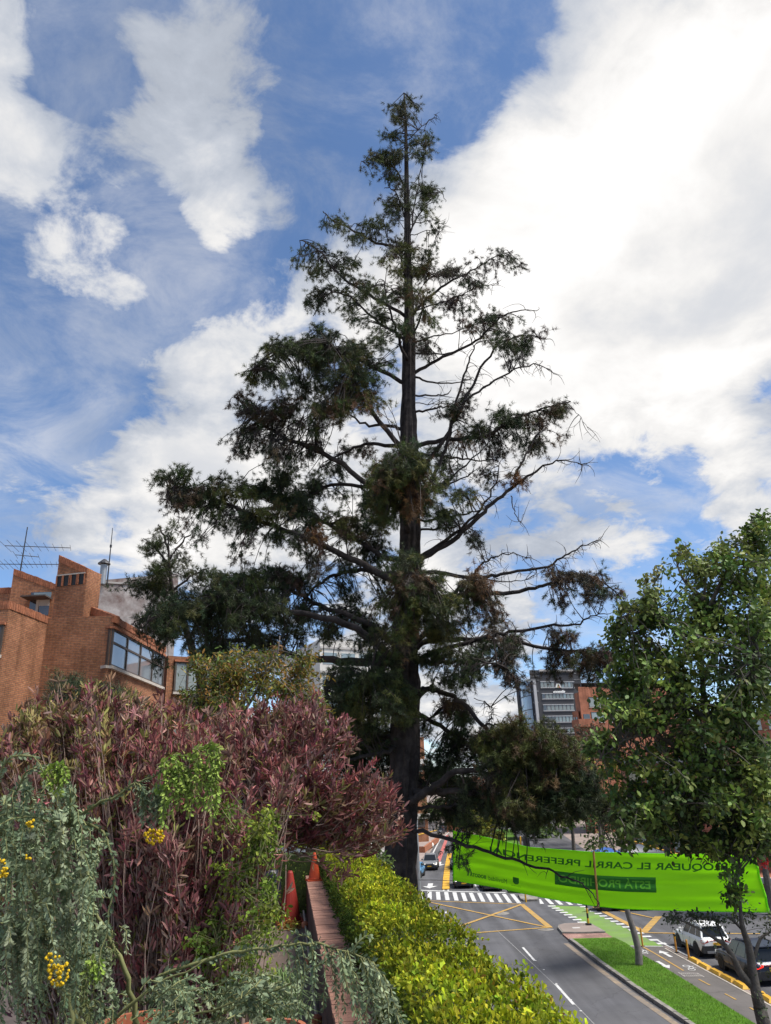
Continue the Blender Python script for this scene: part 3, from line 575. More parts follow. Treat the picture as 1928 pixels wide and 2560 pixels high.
# right block with long corner bay window
C1 = pw_(842, 770, 28.6); ztop_ = pw_(830, 872, 28.6)[2]; C2 = pw_(1225, 1130, 35.6)
C1p, C2p = C1[:2], C2[:2]; zc1 = pw_(668, 682, 29.4)[2]; zc2 = C1[2]
CC = np.array([TRp[0]-.6, 29.55])
wallbox('wall', CC, C1p, 5, 0, zc1+.1, zc2, 'brick', bld, nd=(-.4, 1)); coping(CC, C1p, zc1+.1, zc2, 0, bld)
wallbox('wall', C1p, C2p, 5, 0, zc2-.005, zc2-.005, 'brick', bld); coping(C1p, C2p, zc2, zc2, 0, bld)
def bay(a, b, u0, u1, z0, z1, cols, rows, parent, glass='glass'):
    w = on_wall(a, b, u0, u1, z0, z1, -.02, .015, 'window', 'frame', parent)
    us = np.linspace(u0, u1, cols+1) if isinstance(cols, int) else np.array(cols); zs = np.array(rows)
    for i in range(len(us)-1):
        for j in range(len(zs)-1): on_wall(a, b, us[i]+.05, us[i+1]-.05, zs[j]+.045, zs[j+1]-.045, -.01, .03, 'pane', glass, w)
    for u in us: on_wall(a, b, u-.045, u+.045, z0, z1, 0, .075, 'mullion', 'frame', w)
    for z in zs: on_wall(a, b, u0, u1, z-.04, z+.04, 0, .068, 'rail', 'frame', w)
    on_wall(a, b, u0-.08, u1+.08, z1+.03, z1+.12, -.02, .12, 'lintel', 'brickcap', w); on_wall(a, b, u0-.08, u1+.08, z0-.14, z0-.03, -.02, .14, 'sill', 'sill', w)
    return w
zt = ztop_; zb_ = pw_(797, 1135, 28.6)[2]; zm = zt-(zt-zb_)*.36
Lf = np.linalg.norm(C2p-C1p); bay(C1p, C2p, .06, Lf*.96, zb_, zt, 4, [zb_, zm, zt], bld)
Ls = np.linalg.norm(C1p-CC); bay(CC, C1p, Ls-.85, Ls-.06, zb_, zt, 1, [zb_, zb_+(zt-zb_)/3, zb_+(zt-zb_)*2/3, zt], bld, 'darkglass')
la = np.linalg.norm(A1-A0)
z1_, z0_ = pw_(80, 845, 26)[2], pw_(60, 1055, 26)[2]; bay(A0, A1, la-2.6, la-.12, z0_, z1_, 3, [z0_, (z0_+z1_)/2, z1_], bld, 'darkglass')
z1_, z0_ = pw_(20, 1205, 26)[2], pw_(20, 1420, 26)[2]; bay(A0, A1, la-3.2, la-.55, z0_, z1_, 3, [z0_, (z0_+z1_)/2, z1_], bld, 'darkglass')
# lower wing to the right
D0 = np.array([C2p[0]-.1, C2p[1]+.8]); D1 = np.array([at(600, 1700, C2p[1]+3)[0], C2p[1]+3]); dz1 = pw_(1350, 1070, C2p[1]+1)[2]; print('bay far Y', C2p, 'A2', A2)
wallbox('wall', D0, D1, 5, 0, dz1, dz1, 'brick', bld); lw = np.linalg.norm(D1-D0)
bay(D0, D1, .4, lw*.6, dz1-1.7, dz1-.3, 3, [dz1-1.7, dz1-.3], bld, 'curtain')
bay(D0, D1, .4, lw*.6, dz1-4.6, dz1-3.0, 3, [dz1-4.6, dz1-3.0], bld, 'curtain'); bay(C1p, C2p, .06, Lf*.7, zb_-3.1, zt-3.1, 4, [zb_-3.1, zt-3.1], bld, 'curtain')
# weathered party wall behind
pt = thing('weathered_party_wall', 'tall stained grey party wall with dark streaks behind the brick house', 'wall', (-14, 42, 0))
W0 = pw_(600, 520, 41); W1 = pw_(1330, 468, 43); wallbox('wall', W0, W1, 6, 0, W0[2], W1[2]+.1, 'oldwall', pt, uv=False)
on_wall(W0, W1, 0, np.linalg.norm(W1[:2]-W0[:2]), W0[2]+.0, W0[2]+.10, -.3, .06, 'cap', 'concrete', pt)
vp = thing('roof_vent', 'grey metal roof vent with conical cap on the party wall', 'vent', tuple(pw_(763, 512, 41.2)))
q = pw_(763, 512, 41.2); MB().lathe([(.19, -.2), (.19, .95)], n=12).build('pipe', 'metal', vp, local=True); MB().lathe([(.36, 1.0), (.34, 1.06), (.1, 1.28), (.02, 1.32)], n=12).build('cap', 'darkmetal', vp, local=True)
ro = thing('lightning_rod', 'thin upright metal rod standing on the stained party wall', 'rod', tuple(pw_(800, 508, 41.3)))
b_ = pw_(800, 508, 41.3); MB().tube([b_-[0, 0, .2], b_+[0, 0, 3.2]], [.05, .02], 6).build('shaft', 'darkmetal', ro); MB().tube([b_+[0, 0, 2.0], b_+[0, 0, 2.15]], .07, 6).build('clamp', 'darkmetal', ro)
# television aerial
ab = pw_(152, 432, 32.0); ae = thing('tv_aerial', 'tall rusty television aerial with crossbars on the brick roof', 'aerial', tuple(ab))
top = pw_(216, 112, 32.0); tp = np.array([ab[0]+.05, 32.0, top[2]])
mast = MB().tube([ab-[0, 0, .3], tp], [.035, .025], 6).build('mast', 'darkmetal', ae)
def boom(zf, x0, x1, n_, l0, l1, tilt):
    c = ab+(tp-ab)*zf; b0 = c+[x0, .0, tilt*x0]; b1 = c+[x1, .5, tilt*x1]; bo = MB().tube([b0, b1], .018, 5).build('boom', 'darkmetal', ae)
    for i in range(n_):
        p = b0+(b1-b0)*i/(n_-1); l = l0+(l1-l0)*i/(n_-1); MB().tube([p+[.12, -l, .02], p+[-.12, l, -.02]], .009, 4).build('element', 'darkmetal', bo)
boom(.57, -.9, 1.9, 9, .9, .35, -.02); boom(.16, -1.3, 2.1, 16, .8, .22, .0); boom(.36, -.35, .5, 4, .5, .4, .02)
# ---- grey tower with logo
gb_ = thing('grey_office_tower', 'dark grey office tower with pale logo and window bands far up the street', 'building', (50, 200, 0))
zt_ = lambda x, y, Y: at(1290+x/6.408, 1650+y/6.408, Y)
def vx(x, y, Y): return zt_(x, y, Y)[:2]
G0 = vx(345, 520, 200); G1 = np.array([vx(1085, 200, 200)[0], 204.0]); G0[1] = 200
gz = zt_(640, 150, 201)[2]
x00 = zt_(215, 170, 203)[0]
g_a = np.array([zt_(215, 172, 200.6)[0], 200.6])
wallbox('wall', g_a, G1, 22, 0, gz, gz, 'cladding', gb_, uv=False, nd=(.2, 1))
gl = np.linalg.norm(G1-g_a); kx = gl/((1085-215))
def gu(zx, zy):                                        # pixel column to metres along the front
    p = zt_(zx, zy, 202); return (p[0]-g_a[0])/(G1[0]-g_a[0])*gl
def ghz(zy, zx=640): return zt_(zx, zy, 202)[2]
def band(y0, y1, x0, x1, n_, glassf, sill=True):
    z0, z1 = ghz(y1, x0), ghz(y0, x0); u0, u1 = gu(x0, y0), gu(x1, y0)
    w = on_wall(g_a, G1, u0, u1, z0, z1, -.1, .06, 'window_band', 'claddingj', gb_)
    for i in range(n_):
        a, b = u0+(u1-u0)*i/n_+.14, u0+(u1-u0)*(i+1)/n_-.14
        on_wall(g_a, G1, a, b, z0+.45, z1-.12, 0, .10, 'pane', glassf(i), w)
    for z in (z0+.3, z1): on_wall(g_a, G1, u0, u1, z-.09, z+.09, 0, .22, 'rail', 'whitestrip', w)
cur = lambda i: 'curtain'
band(352, 468, 375, 610, 4, cur); band(345, 462, 722, 950, 4, lambda i: 'curtain' if i % 2 else 'paleglass')
band(545, 650, 400, 935, 9, lambda i: 'darkglass' if i == 0 else ('paleglass' if i == 6 else 'curtain'))
band(722, 840, 420, 945, 8, lambda i: 'darkglass' if i == 0 else 'curtain')
band(905, 1025, 445, 980, 9, lambda i: 'darkglass' if i < 3 else 'paleglass'); band(1100, 1200, 465, 1000, 9, lambda i: 'darkglass' if i in (0, 2, 3) else 'paleglass')
band(1290, 1400, 480, 1000, 9, cur); band(1480, 1590, 490, 1000, 9, cur)
ulo, uhi = gu(360, 230), gu(935, 230)
on_wall(g_a, G1, ulo, uhi, ghz(235), ghz(175), -.1, .05, 'terrace_opening', 'black', gb_); on_wall(g_a, G1, ulo, uhi, ghz(180), ghz(150), 0, .5, 'pergola_beam', 'concrete', gb_)
for i in range(16): on_wall(g_a, G1, ulo+(uhi-ulo)*i/16, ulo+(uhi-ulo)*(i+.35)/16, ghz(195), ghz(176), 0, .3, 'pergola_slat', 'concrete', gb_)
for y_ in (265, 330, 510, 690, 880, 1070, 1260): on_wall(g_a, G1, .1, gu(370, y_)-.3, ghz(y_, 250)-.2, ghz(y_, 250)+.2, 0, .07, 'panel_joint', 'claddingj', gb_)
for y_ in (200, 300, 400): on_wall(g_a, G1, gu(945, y_), gl-.1, ghz(y_, 1000)-.12, ghz(y_, 1000)+.12, 0, .07, 'panel_joint', 'claddingj', gb_)
on_wall(g_a, G1, gu(248, 345), gu(248, 345)+.75, 0, ghz(345, 250), 0, .5, 'white_fin', 'whitestrip', gb_)
# curved glass flank
cx_ = g_a[0]; arc = [(cx_-1.9*math.sin(t)**1.0, 201.0+9*(1-math.cos(t))) for t in np.linspace(0.05, 1.45, 8)]
zf = ghz(355, 150)
for i in range(7):
    a, b = arc[i+1], arc[i]
    MB().prism([a, b, (b[0]+1.0, b[1]+2), (a[0]+1.0, a[1]+2)], 0, zf+ i*.15).build('glass_flank', 'blueglass', gb_)
    for zz in np.arange(zf-3.6, 10, -3.55): on_wall(a, b, 0, np.linalg.norm(np.array(b)-np.array(a)), zz-.09, zz+.09, 0, .08, 'flank_rail', 'cladding', gb_)
MB().prism([arc[-1], (arc[-1][0]-.1, arc[-1][1]-.4), (arc[-1][0]-.7, arc[-1][1]+.2), (arc[-1][0]-.2, arc[-1][1]+3), (arc[-1][0]+1.2, arc[-1][1]+3)][::-1], 0, zf+1.2).build('flank_edge', 'cladding', gb_)
# logo and lettering on the tower
def text_mesh(s, size=1.0, shear=0.0, bold=0.0, ext=0.0):
    c = bpy.data.curves.new('txt', 'FONT'); c.body = s; c.size = size; c.shear = shear; c.offset = bold; c.extrude = ext; c.resolution_u = 4
    o = bpy.data.objects.new('txt', c); COL.objects.link(o); dg = bpy.context.evaluated_depsgraph_get(); dg.update()
    me = bpy.data.meshes.new_from_object(o.evaluated_get(dg)); v = np.array([tuple(p.co) for p in me.vertices]).reshape(-1, 3); f = [tuple(p.vertices) for p in me.polygons]
    bpy.data.objects.remove(o); bpy.data.curves.remove(c); bpy.data.meshes.remove(me); return v, f
tdir = nrm(np.append(G1-g_a, 0)); odir = np.array([tdir[1], -tdir[0], 0])
def wall_text(s, u0, u1, z0, z1, m, name, shear=.35, bold=.03):
    v, f = text_mesh(s, 1, shear, bold, .1); mn, mx = v.min(0), v.max(0)
    W = np.array([*g_a, 0])+tdir*(u0+(v[:, :1]-mn[0])/(mx[0]-mn[0])*(u1-u0))+np.array([0, 0, 1])*(z0+(v[:, 1:2]-mn[1])/(mx[1]-mn[1])*(z1-z0))+odir*(.3+v[:, 2:3])
    return mk(name, W, f, m, gb_)
wall_text('conla', gu(585, 500), gu(790, 500), ghz(528), ghz(484), 'signwhite', 'lettering', .45, .06)
lz0, lz1 = ghz(442, 670), ghz(378, 670)
def lpoly(ps, m):
    W = [np.array([*g_a, 0])+tdir*(gu(x, 410))+odir*d+np.array([0, 0, ghz(y, 670)]) for d in (.35, .1) for x, y in ps]; n_ = len(ps)
    mk('logo_stroke', W, [tuple(range(n_-1, -1, -1)), tuple(range(n_, 2*n_))]+[(i, (i+1) % n_, n_+(i+1) % n_, n_+i) for i in range(n_)], m, gb_)
lpoly([(622, 442), (645, 442), (668, 378), (650, 378)], 'signwhite'); lpoly([(650, 442), (664, 442), (682, 378), (672, 378)], 'signgold'); lpoly([(684, 378), (700, 378), (726, 442), (706, 442)], 'signwhite')
lpoly([(672, 442), (682, 418), (690, 418), (682, 442)], 'signgold'); lpoly([(686, 442), (694, 406), (702, 420), (700, 442)], 'signred'); lpoly([(655, 378), (700, 378), (696, 388), (652, 388)], 'signwhite')
# ---- red brick block beside it
rb = thing('red_brick_block', 'red brick block with roof terrace in front of the grey tower', 'building', (55, 150, 0))
H0 = vx(900, 830, 152); H1 = vx(985, 830, 148); H2 = np.array([at(1700, 1750, 158)[0], 158.0])
rz = zt_(960, 515, 150)[2]
wallbox('wall', vx(930, 515, 153), vx(1005, 515, 150), 8, 0, rz, rz, 'brickfar', rb, nd=(.3, 1)); P0 = vx(1005, 515, 150); P1 = H2
wallbox('wall', P0, P1, 18, 0, rz+1.0, rz+1.0, 'brickfar', rb, nd=(.3, 1))
lh = np.linalg.norm(P1-P0)
ru = lambda zx: (zt_(zx, 700, 151)[0]-P0[0])/(P1[0]-P0[0])*lh
rzz = lambda zy: zt_(1250, zy, 151.5)[2]
bay(P0, P1, ru(1165), ru(1400), rzz(755), rzz(600), 2, [rzz(755), rzz(600)], rb, 'curtain'); bay(P0, P1, ru(1180), ru(1400), rzz(1000), rzz(840), 2, [rzz(1000), rzz(840)], rb, 'paleglass')
for k_ in range(3): bay(P0, P1, ru(1480+k_*240), ru(1640+k_*240), rzz(755), rzz(600), 2, [rzz(755), rzz(600)], rb, 'paleglass'); bay(P0, P1, ru(1480+k_*240), ru(1640+k_*240), rzz(1000), rzz(840), 2, [rzz(1000), rzz(840)], rb, 'paleglass')
on_wall(P0, P1, ru(1040), ru(1150), rzz(960), rzz(870), 0, .06, 'window_slot', 'darkglass', rb)
wallbox('balcony', np.array(vx(1010, 1000, 148.5)), np.array(vx(1330, 1000, 149.5)), 3, rzz(1075), rzz(955), rzz(955), 'brickfar', rb)
wallbox('wall', H0, vx(1000, 830, 150.4), 9, 0, zt_(905, 830, 152)[2], zt_(905, 830, 152)[2], 'brickfar', rb, nd=(.3, 1))
S0, S1 = H0, np.array(vx(1000, 830, 150.4)); sl = np.linalg.norm(S1-S0)
for f0 in (.14, .52): on_wall(S0, S1, sl*f0, sl*(f0+.24), zt_(940, 1040, 152)[2], zt_(940, 920, 152)[2], -.02, .05, 'window_slot', 'darkglass', rb)
rf0 = np.array([*vx(900, 362, 152)]); wallbox('terrace_roof', rf0, P1+np.array([0, 0]), 14, zt_(960, 365, 151)[2], zt_(960, 350, 151)[2], zt_(960, 350, 151)[2], 'darkmetal', rb, uv=False, nd=(.3, 1))
for i in range(14): on_wall(P0, P1, lh*i/14+.1, lh*i/14+.3, rz+1.0, zt_(960, 362, 151)[2], -2, -1.8, 'terrace_post', 'darkmetal', rb)
for zz in (.7, 1.1, 1.5): on_wall(P0, P1, 0, lh, rz+1.0+zz, rz+1.06+zz, -.4, -.34, 'railing', 'darkmetal', rb)
# ---- pale block behind the pine trunk
wb = thing('pale_apartment_block', 'pale grey apartment block half hidden behind the pine trunk', 'building', (-14, 95, 0))
q0 = at(800, 1640, 92); q1 = at(985, 1640, 97); top = at(900, 1602, 94)[2]
wallbox('wall', q0, q1, 14, 0, top, top, 'cream', wb, uv=False); ll = np.linalg.norm(q1[:2]-q0[:2])
for j in range(6):
    zz = top-1.6-3.0*j
    for i in range(4): on_wall(q0, q1, ll*(.04+.24*i), ll*(.22+.24*i), zz-1.4, zz, -.02, .05, 'window', 'paleglass', wb)
    on_wall(q0, q1, 0, ll, zz+.5, zz+.75, 0, .12, 'floor_band', 'concrete', wb)
# ---- orange tower sliver right of the trunk
ob = thing('orange_brick_slab', 'narrow orange brick slab with white balcony band seen right of the trunk', 'building', (6, 130, 0))
q0 = at(985, 1850, 128); q1 = at(1060, 1850, 130); top = at(1050, 1842, 129)[2]
wallbox('wall', q0, q1, 10, 0, top, top, 'brick', ob); ll = np.linalg.norm(q1[:2]-q0[:2])
for j in range(4):
    zz = top-4.3-4.2*j; on_wall(q0, q1, ll*.55, ll+.2, zz, zz+.8, 0, .5, 'balcony', 'cream', ob); on_wall(q0, q1, ll*.65, ll*.9, zz-1.2, zz-.1, 0, .06, 'window', 'darkglass', ob)
# ---- distant ones along the street
def plain_block(name, lab, x0, y0, x1, Y0, Y1, m, floors, cols, dep=14):
    t = thing(name, lab, 'building', (float(at(x0, y0, Y0)[0]), Y0, 0)); a, b = at(x0, y0, Y0), at(x1, y0, Y1); zt = at(x0, y0, Y0)[2]; wallbox('wall', a, b, dep, 0, zt, zt, m, t, nd=(.25, 1))
    l = np.linalg.norm(b[:2]-a[:2])
    for j in range(floors):
        zz = zt-1.0-3.1*j
        for i in range(cols): on_wall(a, b, l*(i+.2)/cols, l*(i+.8)/cols, zz-1.5, zz, -.02, .06, 'window', 'paleglass' if (i+j) % 3 else 'darkglass', t)
    on_wall(a, b, -.1, l+.1, zt-.3, zt+.15, -.2, .25, 'cornice', 'concrete', t); return t
cb = plain_block('concrete_tower', 'far concrete tower with roof tank just right of the leaning pine limb', 1224, 1828, 1262, 260, 262, 'concrete', 8, 3); q = at(1236, 1828, 262); MB().box(q[0]-1.6, q[0]+1.2, 262, 266, q[2]-.2, q[2]+1.6).build('roof_tank', 'concrete', cb)
plain_block('street_brick_house', 'low brick building at the street end under the pine limb', 1110, 1945, 1190, 170, 172, 'brickfar', 4, 4)
plain_block('corner_brick_house', 'terracotta brick building behind the broadleaf tree at the right', 1560, 1905, 1990, 84, 74, 'brickfar', 4, 9)
plain_block('right_shop_row', 'pale shop building behind the white car at the right', 1700, 2190, 2200, 76, 66, 'brickfar', 2, 8, 8)
plain_block('back_brick_house', 'brick building behind the tree crown right of the red block', 1690, 1795, 2050, 120, 112, 'brickfar', 5, 8)
lwall = thing('white_garden_wall', 'white garden wall at the far end of the left pavement', 'wall', (2, 152, 0)); a, b = gnd(1000, 2076), gnd(1066, 2074); wallbox('wall', (0, 152), (7.6, 150), .4, .15, 2.9, 2.9, 'cream', lwall, uv=False); on_wall((0, 152), (7.6, 150), 0, 7.85, 2.85, 3.05, -.45, .1, 'cap', 'concrete', lwall)
# ================================================================== terrace
_d = ray(721, 1979); TD = nrm([_d[0], _d[1], 0]); TN = np.array([TD[1], -TD[0], 0])
def tp(s, X, h): return TD*s + TN*X + np.array([0, 0, EYE-h])
FLOOR = 2.3
def tprism(s0, s1, X0, X1, h0, h1):     # h0 lower face depth below eye, h1 upper face
    c = [tp(s0, X0, 0), tp(s0, X1, 0), tp(s1, X1, 0), tp(s1, X0, 0)]; return MB().prism([p[:2] for p in c], EYE-h0, EYE-h1)
ter = struct(tprism(-3, 19, -9, 1.32, EYE-.01, FLOOR+.02).build('terrace', 'grout'))
tl = tprism(-.148, .148, -.148, .148, .03, 0).build('floor_tile', 'terrace', ter); me_t = tl.data
first = True
for i in range(36):
    for j in range(5):
        s_ = 6.2+i*.3; X_ = .17-j*.3
        o = tl if first else tl.copy()
        if not first: COL.objects.link(o)
        first = False; p = tp(s_, X_, FLOOR) - np.array([0, 0, EYE]); o.location = (p[0], p[1], p[2]+EYE-EYE+random.uniform(-.002, .002))
par = thing('brick_parapet', 'long low brick parapet with flat paver top along the hedge', 'wall', tuple(tp(6, .48, FLOOR)))
tprism(4.0, 16.3, .375, .68, FLOOR+.1, 1.63).build('wall', 'wallbrown', par)
tprism(4.0, 16.3, .36, .695, 1.665, 1.625).build('mortar_bed', 'mortar', par)
first = None
for i in range(92):
    s_ = 5.0+i*.122
    if first is None:
        first = tprism(s_, s_+.112, .355, .70, 1.63, 1.6).build('paver', 'pavebrick', par); o = first
    else:
        o = first.copy(); COL.objects.link(o); o.parent = par; p = TD*(i*.122); o.location = (p[0]+TN[0]*random.uniform(-.004, .004), p[1], random.uniform(-.003, .003))
cd = thing('wall_conduit', 'thin tan conduit clipped along the foot of the parapet', 'pipe', tuple(tp(6, .29, 2.1)))
MB().tube([tp(4.5, .285, 1.98), tp(9, .285, 2.0), tp(14.5, .285, 1.98)], .016, 8).build('pipe', 'pipe', cd)
for s_ in (7.9, 10.4, 13): MB().lathe([(.03, -.04), (.05, -.02), (.05, .03), (.02, .05)], tuple(tp(s_, .275, 1.97)), 10).build('clip', 'pot', cd)
def cone(c, h, m, lab, tilt=(0, 0), band=True):
    t = thing('traffic_cone', lab, 'traffic cone', tuple(c)); t.rotation_euler = (tilt[0], tilt[1], .3)
    b = .19*h/.6
    MB().box(-b, b, -b, b, 0, .03*h/.6).build('base', m, t, local=True)
    MB().lathe([(b*.82, .03), (b*.78, .045), (b*.2, h*.98), (b*.16, h)], n=18).build('body', m, t, local=True, smooth=False)
    if band: MB().lathe([(b*.54, h*.42), (b*.41, h*.6)], n=18).build('band', 'whitepl', t, local=True)
    MB().lathe([(b*.17, h), (b*.13, h+.02), (b*.1, h-.05)], n=12).build('rim', m, t, local=True)
cone(tp(15.3, .50, 1.6), .46, 'cone', 'bright orange cone standing on the far end of the parapet', band=False)
cone(tp(15.5, .05, FLOOR), .85, 'conered', 'tall red cone standing on the terrace floor beside the parapet', band=False)
cone(tp(15.9, -.50, FLOOR), 1.0, 'conered', 'red cone with a white band half hidden by the light green shrub', (.05, -.1))
bg_ = thing('rubbish_bag', 'black rubbish bag slumped between the two red cones', 'bag', tuple(tp(15.2, -.30, FLOOR)))
v, f = [], []
for i in range(9):
    for j in range(14):
        th = math.pi*i/8; ph = 2*math.pi*j/14; r = .2*(1+.14*math.sin(3*ph+i)+.1*math.sin(5*ph))*(.35+.65*math.sin(th)) if i not in (0, 8) else .02
        v.append((r*math.cos(ph), r*.8*math.sin(ph), .30-.30*math.cos(th)*(1+.5*(i < 3))+.05))
f = [(i*14+j, i*14+(j+1) % 14, (i+1)*14+(j+1) % 14, (i+1)*14+j) for i in range(8) for j in range(14)]
mk('sack', [(p[0], p[1], .85-p[2]) for p in v], f, 'bag', bg_, local=True, smooth=True); MB().lathe([(.03, .86), (.02, .9), (.07, .97), (.03, .98)], n=10).build('knot', 'bag', bg_, local=True)
# dry leaves heaped at the foot of the cone
def leafheap():
    n = 500; P = np.array([tp(15.2, .10, FLOOR)]*n)+np.stack([rng.normal(0, .10, n), rng.normal(-.25, .16, n), np.abs(rng.normal(0, .05, n))], 1); D = rng.normal(size=(n, 3)); D[:, 2] *= .4
    X, D, Z = frame_for(D); e = bpy.data.objects.new('e', None); o = foliage('dry_leaves', OVAL, P, X, D, Z, rng.uniform(.03, .06, n), pick([(.32, .17, .03), (.42, .26, .05), (.16, .07, .02)], n, .2), 'soft', e); bpy.data.objects.remove(e); o.parent = None
    tag(o, 'heap of dry yellow leaves at the foot of the red cone', 'leaves')
leafheap()
def pot(c, r, h, lab, scallop=False):
    t = thing('terracotta_pot', lab, 'plant pot', tuple(c))
    MB().lathe([(r*.68, 0), (r*.7, .01), (r*.96, h*.8), (r*1.08, h*.8), (r*1.1, h), (r*.95, h), (r*.9, h*.9)], n=28).build('body', 'pot', t, local=True)
    MB().lathe([(r*.1, h*.86), (r*.93, h*.87)], n=20).build('soil', 'bark', t, local=True)
    MB().lathe([(r*1.09, h*.78), (r*1.12, h*.79), (r*1.12, h*.82), (r*1.09, h*.83)], n=28).build('rim_band', 'pot', t, local=True)
pc = at(690, 2540, 4.3); pot((pc[0]-.05, 4.45, EYE-FLOOR), .17, float(pc[2]-EYE+FLOOR-.09), 'terracotta pot at the bottom of the picture beside the parapet')
pc = at(330, 2530, 3.9); pot((pc[0]-.02, 4.1, EYE-FLOOR), .19, float(pc[2]-EYE+FLOOR-.09), 'terracotta pot under the red shrub at the bottom left')
# ------------------------------------------------------------------ hedge
def hedge():
    t = thing('clipped_hedge', 'clipped yellow-green hedge running along the parapet', 'hedge', tuple(tp(8, .95, 1.65)))
    n = 13000; s_ = 2.3+14.9*rng.random(n)**1.35; side = rng.random(n); topm = side < .5; inn = (side >= .5) & (side < .82)
    X = np.where(topm, .66+.62*rng.random(n), np.where(inn, .68, 1.27))
    lump = .035*np.sin(s_*3.1+X*4)+.035*np.sin(s_*7.3+1+X*9)+.03*np.sin(s_*13.7+X*17)+.02*np.sin(s_*23+X*31)
    prof_h = 1.02+lump; h = np.where(topm, prof_h, prof_h+.03+(1.64-prof_h)*rng.random(n))
    X = X+np.where(topm, 0, np.where(inn, 1, -1)*(.03*np.sin(s_*6+h*9)+.03*np.sin(s_*15+h*14)))
    edge = np.clip((.74-X)/.1, 0, 1)+np.clip((X-1.2)/.1, 0, 1); h = np.where(topm, h+edge*.06, h); h = h-np.where(rng.random(n) < .10, .05*rng.random(n), 0)
    m_ = rng.random(n) < .14; s_ = np.where(m_, 16.4+.8*rng.random(n), s_); X = np.where(m_, -4.6+5.4*rng.random(n), X); h = np.where(m_, 1.0+.06*np.sin(X*7)+np.where(rng.random(n) < .6, 1.2*rng.random(n), 0), h); s_ = np.where(m_ & (h > 1.15), 16.35+.08*rng.random(n), s_)
    keep = (np.sin(s_*9+X*13)+np.sin(s_*17-h*21+2)+np.sin(X*27+h*19)) > -1.9                       # gaps between shoots
    s_, X, h, topm, inn, prof_h, m_ = (a[keep] for a in (s_, X, h, topm, inn, prof_h, m_)); n = len(s_)
    P = TD[None]*s_[:, None]+TN[None]*X[:, None]; P[:, 2] = EYE-h
    out = np.where(topm[:, None] & ~m_[:, None], np.array([[0, 0, 1.]]), np.where(inn[:, None], -TN[None], TN[None])); out = np.where(m_[:, None], -TD[None]*.6+np.array([[0, 0, .8]]), out)
    A = unit(out*.8+rng.normal(0, .35, (n, 3))+[0, 0, .3]); k = 7; L0 = rng.uniform(.05, .11, n)
    tone = np.sin(s_*1.7+2*np.sin(X*5+s_*.6))*.5+.5; sc = pick([(.42, .45, .018), (.33, .39, .017), (.22, .30, .015), (.50, .49, .035), (.27, .30, .02)], n, .2)*(.62+.5*tone)[:, None]
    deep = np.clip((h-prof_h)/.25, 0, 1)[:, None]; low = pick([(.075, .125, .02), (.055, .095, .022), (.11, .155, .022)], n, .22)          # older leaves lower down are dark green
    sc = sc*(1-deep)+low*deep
    f = np.tile(np.linspace(0, 1, k), n); PP = np.repeat(P, k, 0)+np.repeat(A*L0[:, None], k, 0)*(f[:, None]-.7)+rng.normal(0, .008, (n*k, 3))
    D = np.repeat(A, k, 0)*(.25+.75*f[:, None])+rng.normal(0, .55, (n*k, 3)); Xv, D, Z = frame_for(D)
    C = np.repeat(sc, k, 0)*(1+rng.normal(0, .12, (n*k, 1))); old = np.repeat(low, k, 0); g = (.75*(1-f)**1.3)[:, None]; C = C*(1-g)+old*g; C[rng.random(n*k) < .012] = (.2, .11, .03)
    foliage('foliage', OBOV, PP, Xv, D, Z, rng.uniform(.022, .046, n*k)*(1.15-.35*f), np.clip(C, .01, 1), 'hedge', t)
    mb = MB()
    for i in range(90):
        s0 = 2.6+14.3*random.random(); X0 = .7+.5*random.random(); b = tp(s0, X0, 1.66); mb.tube([b, b+[random.uniform(-.08, .08), random.uniform(-.08, .08), .3], b+[random.uniform(-.15, .15), random.uniform(-.15, .15), .58]], [.014, .009, .004], 4)
    mb.build('stems', 'bark2', t)['kind'] = 'stuff'
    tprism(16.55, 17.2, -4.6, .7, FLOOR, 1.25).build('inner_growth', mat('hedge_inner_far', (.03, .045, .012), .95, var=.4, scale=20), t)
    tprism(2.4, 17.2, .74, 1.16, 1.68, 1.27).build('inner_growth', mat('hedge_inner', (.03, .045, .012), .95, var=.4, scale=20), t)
hedge()
# ================================================================== trees
def smooth_path(pts, n):
    pts = np.asarray(pts, float); m = len(pts); t = np.linspace(0, m-1, n); i = np.minimum(t.astype(int), m-2); f = (t-i)[:, None]
    p0, p1, p2, p3 = pts[np.maximum(i-1, 0)], pts[i], pts[i+1], pts[np.minimum(i+2, m-1)]
    return .5*((2*p1)+(p2-p0)*f+(2*p0-5*p1+4*p2-p3)*f*f+(3*p1-p0-3*p2+p3)*f**3)
def curl_twig(mb, p, d, L_, r, droop=.35, n=6, curl=.5):
    pts = [np.array(p)]; d = nrm(d); ax = rng.normal(0, curl, 3)
    for i in range(n):
        d = nrm(d+np.array([0, 0, -droop/n*1.6])+ax*.28+rng.normal(0, .10, 3)); pts.append(pts[-1]+d*L_/n)
    mb.tube(pts, np.linspace(r, r*.35, n+1), 3, cap=False); return pts
G1_, G2_, G3_ = (.068, .086, .028), (.046, .064, .030), (.100, .104, .030)      # pine greens
BR1, BR2, OR1, PU = (.098, .068, .040), (.13, .078, .045), (.155, .080, .036), (.072, .060, .048)
MIX = dict(g=([G1_, G2_, G3_], [.45, .4, .15]), d=([G2_, (.030, .044, .020), G1_], [.5, .3, .2]), o=([G3_, G1_, BR1, BR2], [.5, .3, .12, .08]), b=([BR1, BR2, PU, G1_], [.4, .15, .3, .15]),
           r=([OR1, BR2, BR1], [.5, .3, .2]), p=([PU, G2_, BR1], [.5, .3, .2]), t=([(.078, .084, .040), G2_, G1_], [.5, .3, .2]))
